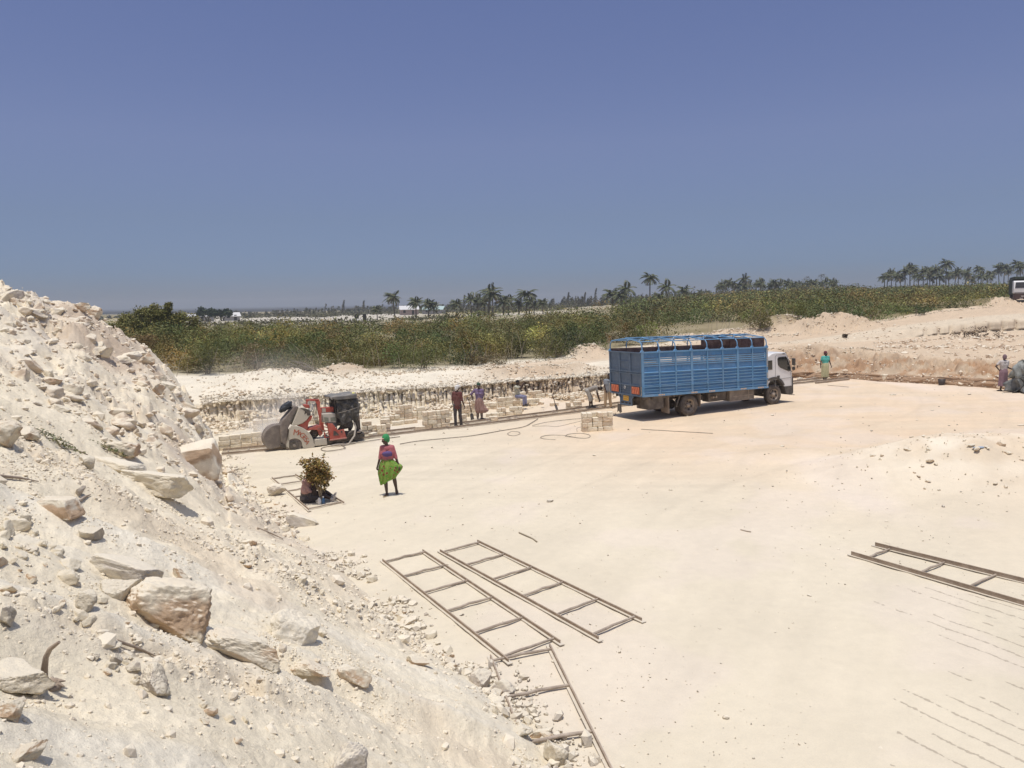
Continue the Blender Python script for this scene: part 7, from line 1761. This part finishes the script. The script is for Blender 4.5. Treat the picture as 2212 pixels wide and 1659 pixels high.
def tree(u, vb, d, lobes, H, label, cat='tree', nl=9000, size=.14, pal=None, name='tree', group=None, seed=1, trunk=.14):
    p = PD(u, vb, d); p.z = float(far_z(p.x, p.y)); r = thing(name, label, cat, loc=p, group=group); R = np.random.RandomState(seed); rn = random.Random(seed)
    P = []
    tot = sum(l[3]**2 for l in lobes)
    for (lx, ly, lz, lr) in lobes:
        n = int(nl*lr**2/tot); k = max(6, int(9*lr)); c = R.normal(size=(k, 3)); c /= np.linalg.norm(c, axis=1)[:, None]; c = c*lr*.62*np.array([1, 1, .75])+np.array([lx, ly, lz]); sr = lr*R.uniform(.28, .5, k)
        i = R.randint(0, k, n); dd = R.normal(size=(n, 3)); dd /= np.linalg.norm(dd, axis=1)[:, None]; P.append(c[i]+dd*(sr[i]*R.uniform(.3, 1.1, n))[:, None])
    P = np.concatenate(P)
    leaves_mesh('crown', P, size, r, leaf_mat(), pal or [(.17, .165, .04), (.21, .19, .05), (.13, .135, .034), (.24, .20, .055)], seed=seed, aspect=.6)
    b = MB(); 
    for (lx, ly, lz, lr) in lobes: b.tube([(lx*.1, 0, -.2), (lx*.3, ly*.3, lz*.35), (lx*.75, ly*.75, lz*.8), (lx, ly, lz+lr*.3)], [trunk, trunk*.8, trunk*.45, trunk*.1], 6)
    b.build('trunk', mat('brown_bark', (.13, .10, .07), .9, noise=(6, .3)), r)
    return r
def trees():
    tree(328, 745, 72, [(-1.4, 0, 2.6, 1.6), (-.1, .3, 3.3, 1.75), (1.5, 0, 2.8, 1.5), (1.6, .2, 4.0, .8), (3.2, 0, 2.3, 1.6), (.7, -.4, 1.8, 1.5), (4.1, 0, 1.5, 1.1), (2.4, -.5, 1.4, 1.4)], 4.6, 'wide bushy olive green tree standing just right of the white heap', seed=3, nl=30000)
    tree(258, 745, 68, [(-.5, 0, 1.8, 1.2), (.9, 0, 2.2, 1.3), (2.1, 0, 1.4, 1.1)], 3, 'lower bushy green tree partly hidden behind the edge of the white heap', seed=4, nl=14000)
    dk = [(.035, .055, .022), (.05, .07, .025), (.028, .042, .018)]
    tree(448, 693, 250, [(-1.5, 0, 3.0, 2.3), (1.6, 0, 3.0, 2.1)], 5, 'left one of the two rounded dark green trees beside the white roof', seed=5, nl=2600, size=.5, pal=dk, trunk=.3)
    tree(480, 693, 252, [(-1.2, 0, 2.6, 1.9), (1.9, 0, 2.7, 1.8)], 5, 'right one of the two rounded dark green trees beside the white roof', seed=6, nl=2200, size=.5, pal=dk, trunk=.3)
    tree(640+388, 0+672, 300, [(0, 0, 1.6, 1.6)], 3, 'small dark round bush on the far plain left of the palms', seed=7, nl=500, size=.5, pal=dk) if False else None
    # far woods: casuarinas and scrub on the horizon
    R = np.random.RandomState(9); P = []; S = []; C = []
    def column(x, y, z, h, w_, n, s, c):
        t = R.uniform(0, 1, n); a = R.uniform(0, 6.3, n); rad = w_*(1-t*.85)*np.sqrt(R.uniform(0, 1, n)); P.append(np.stack([x+rad*np.cos(a)+.12*h*t*t, y+rad*np.sin(a), z+h*t], 1)); S.append(np.full(n, s)); C.append(np.tile(np.array(c)*R.uniform(.8, 1.25), (n, 1)))
    feather = (.115, .105, .065); scr = (.085, .088, .045)
    for k in range(900):
        u = R.uniform(180, 2260); A = az(u); d = R.uniform(330, 620); z = float(far_z(A*d, d))
        thick = np.interp(u, [180, 560, 700, 900, 1100, 1200, 1500, 1700, 1900, 2260], [.25, .5, 1, .9, .9, 1.25, 1.3, .9, .6, .9]); h = thick*R.uniform(2.4, 5.0)*(1 if R.uniform() > .06 else 1.6)
        column(A*d, d, z-.3, h*d/460, R.uniform(1.2, 3.4)*d/460, 70, 1.0*d/460, feather if R.uniform() < .55 else scr)
    for k in range(1500):                     # low scrub in the pale clearings
        u = R.uniform(420, 2240); A = az(u); d = R.uniform(100, 520)**1.0; x = A*d
        if fbm(np.array([x*.02]), np.array([d*.012]), 3, 88)[0] < -.05 and d > 150: continue
        if A > az(1500) and d < 330: continue
        z = float(far_z(x, d)); n = 60; rr = R.uniform(.6, 2.0)*(.6+d/400); dd = R.normal(size=(n, 3))*np.array([rr, rr, .35*rr]); dd[:, 2] = np.abs(dd[:, 2]); P.append(dd+np.array([x, d, z])); S.append(np.full(n, .22+.0017*d)); C.append(np.tile(np.array((.105, .098, .045))*R.uniform(.7, 1.3), (n, 1)))
    P = np.concatenate(P); S = np.concatenate(S); C = np.concatenate(C); V, F, cc = leaf_arrays(P, S, C, 12, .6)
    tag(link('far_woods', np_mesh('far_woods', V, F, leaf_mat(), False, cc)), 'hazy line of scrub and feathery trees along the horizon', None, kind='stuff')
    # single casuarinas standing above the line
    for i, (u, h) in enumerate(((1001, 9), (1148, 8.5), (1226, 8), (1262, 7.5), (1285, 9.5), (741, 8), (784, 7.5), (1738, 10), (1770, 11))):
        A = az(u); d = 420; x = A*d; z = float(far_z(x, d)); big = u > 1700
        r = thing('feathery_tree', ['', '']  [0] or ('wispy grey tree rising highest on the horizon right of the far palm row' if u == 1770 else 'broad wispy grey tree on the horizon right of the far palm row' if u == 1738 else 'thin feathery tree rising above the horizon scrub'), 'tree', loc=(x, d, z), group=None if big else 'feathery trees on the horizon')
        n = 500; t = R.uniform(.15, 1, n); a = R.uniform(0, 6.3, n); rad = (2.6 if big else 1.3)*(1-t*.8 if not big else .5+.8*np.sin(t*3.1))*np.sqrt(R.uniform(0, 1, n))
        leaves_mesh('crown', np.stack([rad*np.cos(a)+.1*h*t*t, rad*np.sin(a), h*t], 1), .7, r, leaf_mat(), [(.12, .115, .085), (.15, .14, .10)], seed=u, aspect=.25)
        b = MB(); b.tube([(0, 0, -.3), (.05*h, 0, h*.6), (.1*h, 0, h)], [.22, .12, .03], 6); b.build('trunk', mat('brown_bark', (.13, .10, .07), .9), r)
trees()

def palm_meshes(seed, H, nf=27, L_=3.3, wind=-.5):
    rn = random.Random(seed); r = np.random.RandomState(seed)
    b = MB(); lean = rn.uniform(-.06, .08)*H
    pts = [(lean*(t**2), .03*H*sin(t*2), H*t) for t in [i/8 for i in range(9)]]; pts[0] = (0, 0, -.4)
    b.tube(pts, [.22, .18, .16, .15, .145, .14, .135, .13, .12], 8)
    tr = b.mesh('trunk', mat('palm_bark', (.16, .13, .10), .9, noise=(8, .3)))
    V = []; F = []; C = []; top = Vector(pts[-1])
    for k in range(nf):
        a = 2*pi*k/nf*1.0+rn.uniform(-.2, .2)+(k % 3)*.7; el = rn.uniform(-.45, 1.35); ln = L_*rn.uniform(.8, 1.1)*(1-.1*max(el, 0)); dead = el < -.15
        dirh = Vector((cos(a), sin(a), 0)); p = top.copy(); v = dirh*cos(el)+Vector((0, 0, sin(el))); st = 13; pos = []
        for i in range(st+1):
            pos.append(p.copy()); v = (v+Vector((wind*.085, 0, -.125-.05*i/st))).normalized(); p = p+v*ln/st
        for i in range(1, st+1):
            t = i/st; d = (pos[i]-pos[i-1]).normalized(); sd = d.cross(Vector((0, 0, 1))); sd = sd.normalized() if sd.length > .01 else Vector((1, 0, 0))
            wl = .85*sin(pi*min(t*.92+.08, 1))**.6*ln/3.0
            for s in (-1, 1):
                for q in (0, .5):
                    o = pos[i-1]+(pos[i]-pos[i-1])*q; tip = o+(sd*s*.75+d*.45+Vector((wind*.15, 0, -.45))).normalized()*wl*rn.uniform(.8, 1.1); m_ = (o+tip)/2+d*.05
                    n0 = len(V); V += [o[:], (m_+d*.075)[:], tip[:], (m_-d*.075)[:]]; F.append((n0, n0+1, n0+2, n0+3))
                    c = (.085, .095, .040) if not dead else (.24, .19, .11)
                    if rn.random() < .3: c = (.15, .15, .08)
                    C += [tuple(x*rn.uniform(.8, 1.2) for x in c)]*4
        n0 = len(V)
    # fibre and fruit at the heart
    cr = np_mesh('crown', V, F, leaf_mat('palm_leaf'), False, np.array(C))
    return tr, cr
def palms():
    lib = [(H, palm_meshes(60+i, H, L_=l)) for i, (H, l) in enumerate(((5.2, 3.2), (5.8, 3.4), (6.6, 3.3), (7.4, 3.3), (8.2, 3.2), (4.2, 3.0), (6.2, 3.0), (7.8, 3.4)))]
    # (u, v of base, v of crown top, label group)
    G1 = [(853, 692, 634), (899, 690, 645), (815, 693, 663), (926, 684, 650), (938, 688, 656), (987, 688, 650), (1018, 684, 640), (1033, 680, 640), (1047, 684, 645), (1056, 682, 622), (1064, 680, 628), (1098, 678, 641), (1088, 680, 645), (1121, 678, 647), (1137, 680, 628), (1144, 676, 645), (1173, 678, 648), (1154, 674, 652)]
    G2 = [(1323, 655, 628), (1354, 652, 617), (1342, 655, 632), (1404, 654, 592), (1441, 652, 612), (1427, 654, 635), (1478, 648, 620), (1362, 660, 645)]
    rn = random.Random(17)
    G3 = [(1555+i*9.5+rn.uniform(-4, 4), 636+rn.uniform(-2, 1)-i*.35, 606+rn.uniform(-4, 7)) for i in range(27)]+[(1605, 634, 596), (1512, 642, 626), (1530, 640, 628), (1720+10, 626, 615), (1742, 625, 614)]
    G4 = [(1916, 624, 586), (1926, 624, 583), (1935, 624, 588), (1945, 624, 592), (1955, 624, 580), (1966, 628, 570), (1974, 628, 576), (1984, 624, 590), (1994, 626, 580), (2003, 626, 577), (2015, 626, 579), (2023, 625, 577), (2030, 626, 590), (2043, 626, 561), (2050, 624, 585), (2062, 623, 583), (2070, 623, 580), (2086, 623, 581), (2092, 622, 590), (2113, 622, 574), (2119, 622, 590), (2133, 622, 590), (2141, 622, 585), (2158, 625, 574), (2168, 622, 568), (2178, 622, 578), (2196, 622, 564), (2205, 622, 574), (1899+12, 624, 592), (2009, 624, 592), (2100, 620, 596)]
    names = [('palm in the loose windblown group on the plain behind the wall', 'palms on the plain, centre'), ('palm in the small group on the rise behind the middle of the thicket', 'palms on the rise'), ('palm in the long dense row on the horizon behind the truck', 'palms in the dense row'), ('palm in the open grove on the skyline at the upper right', 'palms in the right grove')]
    special = {(1404, 592): 'tallest palm standing alone with a full crown above the middle of the thicket', (2043, 561): 'tallest palm of the open grove at the upper right', (853, 634): 'large windswept palm at the left end of the loose group', (815, 663): 'smallest leftmost palm on the plain', (1605, 596): 'palm rising above the dense row on the horizon', (1056, 622): 'tallest palm in the middle of the loose group'}
    for gi, G in enumerate((G1, G2, G3, G4)):
        dist = {0: 222, 1: 225, 2: 300, 3: 300}[gi]
        for (u, vb, vt) in G:
            dist_ = dist*rn.uniform(.95, 1.05); p = PD(u, vb, dist_); zt = PD(u, vt, dist_).z; gz = float(far_z(p.x, p.y)); Ht = max(zt-gz, 3.0)
            best = min(lib, key=lambda q: abs(q[0]+1.2-Ht)+rn.uniform(0, .8)); s = Ht/(best[0]+1.2)
            sp = special.get((u, vt)); r = thing('palm_tree', sp or names[gi][0], 'palm', loc=(p.x, p.y, gz), rz=rn.uniform(-.5, .5), group=None if sp else names[gi][1]); 
            w_ = s*rn.uniform(.95, 1.2)*(.9 if gi == 2 else 1.22 if gi < 2 else 1.0)
            for nm, me in zip(('trunk', 'crown'), best[1]): o = link(nm, me, r); o.scale = (w_, w_, s*(w_/s)**.15)
palms()
def houses():
    def house(u, v, d, w_, dp, h, rh, roof, wall, label, rz=0, name='house'):
        p = PD(u, v, d); p.z = float(far_z(p.x, p.y)); r = thing(name, label, 'house', loc=p, rz=rz)
        b = MB(); b.box((-w_/2, -dp/2, -.5), (w_/2, dp/2, h)); b.build('wall', wall, r)
        b = MB(); b.prism([(-dp/2-.4, h), (0, h+rh), (dp/2+.4, h), (dp/2+.4, h+.12), (0, h+rh+.15), (-dp/2-.4, h+.12)], -w_/2-.4, w_/2+.4, 'x'); b.build('roof', roof, r)
        b = MB(); [b.box((x-.5, -dp/2-.05, .9), (x+.5, -dp/2-.01, 2.0)) for x in (-w_*.28,)]; b.build('window', mat('dark_opening', (.04, .035, .03), .8), r)
        b = MB(); [b.box((x-.45, -dp/2-.05, 0), (x+.45, -dp/2-.01, 2.0)) for x in (w_*.2,)]; b.build('door', mat('dark_opening', (.04, .035, .03), .8), r)
    wh = mat('pale_iron_roof', (.62, .60, .56), .5); gn = mat('pale_green_roof', (.40, .50, .46), .5); pk = mat('pinkish_wall', (.36, .27, .23), .9); gw = mat('grey_wall', (.35, .33, .31), .9)
    house(884, 692, 330, 7.5, 6, 2.2, 1.6, wh, pk, 'pinkish house with a pale roof among the palms on the plain', .2)
    house(938+0, 688, 340, 9, 6, 1.8, 1.5, gn, gw, 'low house with a pale green roof behind the palms', -.15)
    house(500, 694, 270, 5, 5, 1.4, 1.3, wh, gw, 'small house with a bright white roof beside the dark round trees', .5)
    house(432, 692, 262, 8, 4, 1.6, .7, wh, gw, 'low shed with a pale roof in front of the dark round trees', 0, 'shed')
    house(778, 693, 190, 4, 3, .2, .7, mat('dull_roof', (.42, .39, .34), .8), gw, 'small hut with a whitish roof on the pale ground left of the palms', .4, 'hut')
houses()

def haze():
    b = MB(); b.box((-1700, -70, -4), (1700, 1510, 26)); o = b.build('haze', None)
    m = bpy.data.materials.new('haze_air'); m.use_nodes = True; n = m.node_tree.nodes; n.remove(n['Principled BSDF']); pv = n.new('ShaderNodeVolumePrincipled')
    pv.inputs['Color'].default_value = (.80, .86, .97, 1); pv.inputs['Density'].default_value = .0003; pv.inputs['Anisotropy'].default_value = .2
    m.node_tree.links.new(pv.outputs[0], n['Material Output'].inputs['Volume']); o.data.materials.append(m); tag(o, 'thin haze over the plain', None, kind='stuff')
haze()
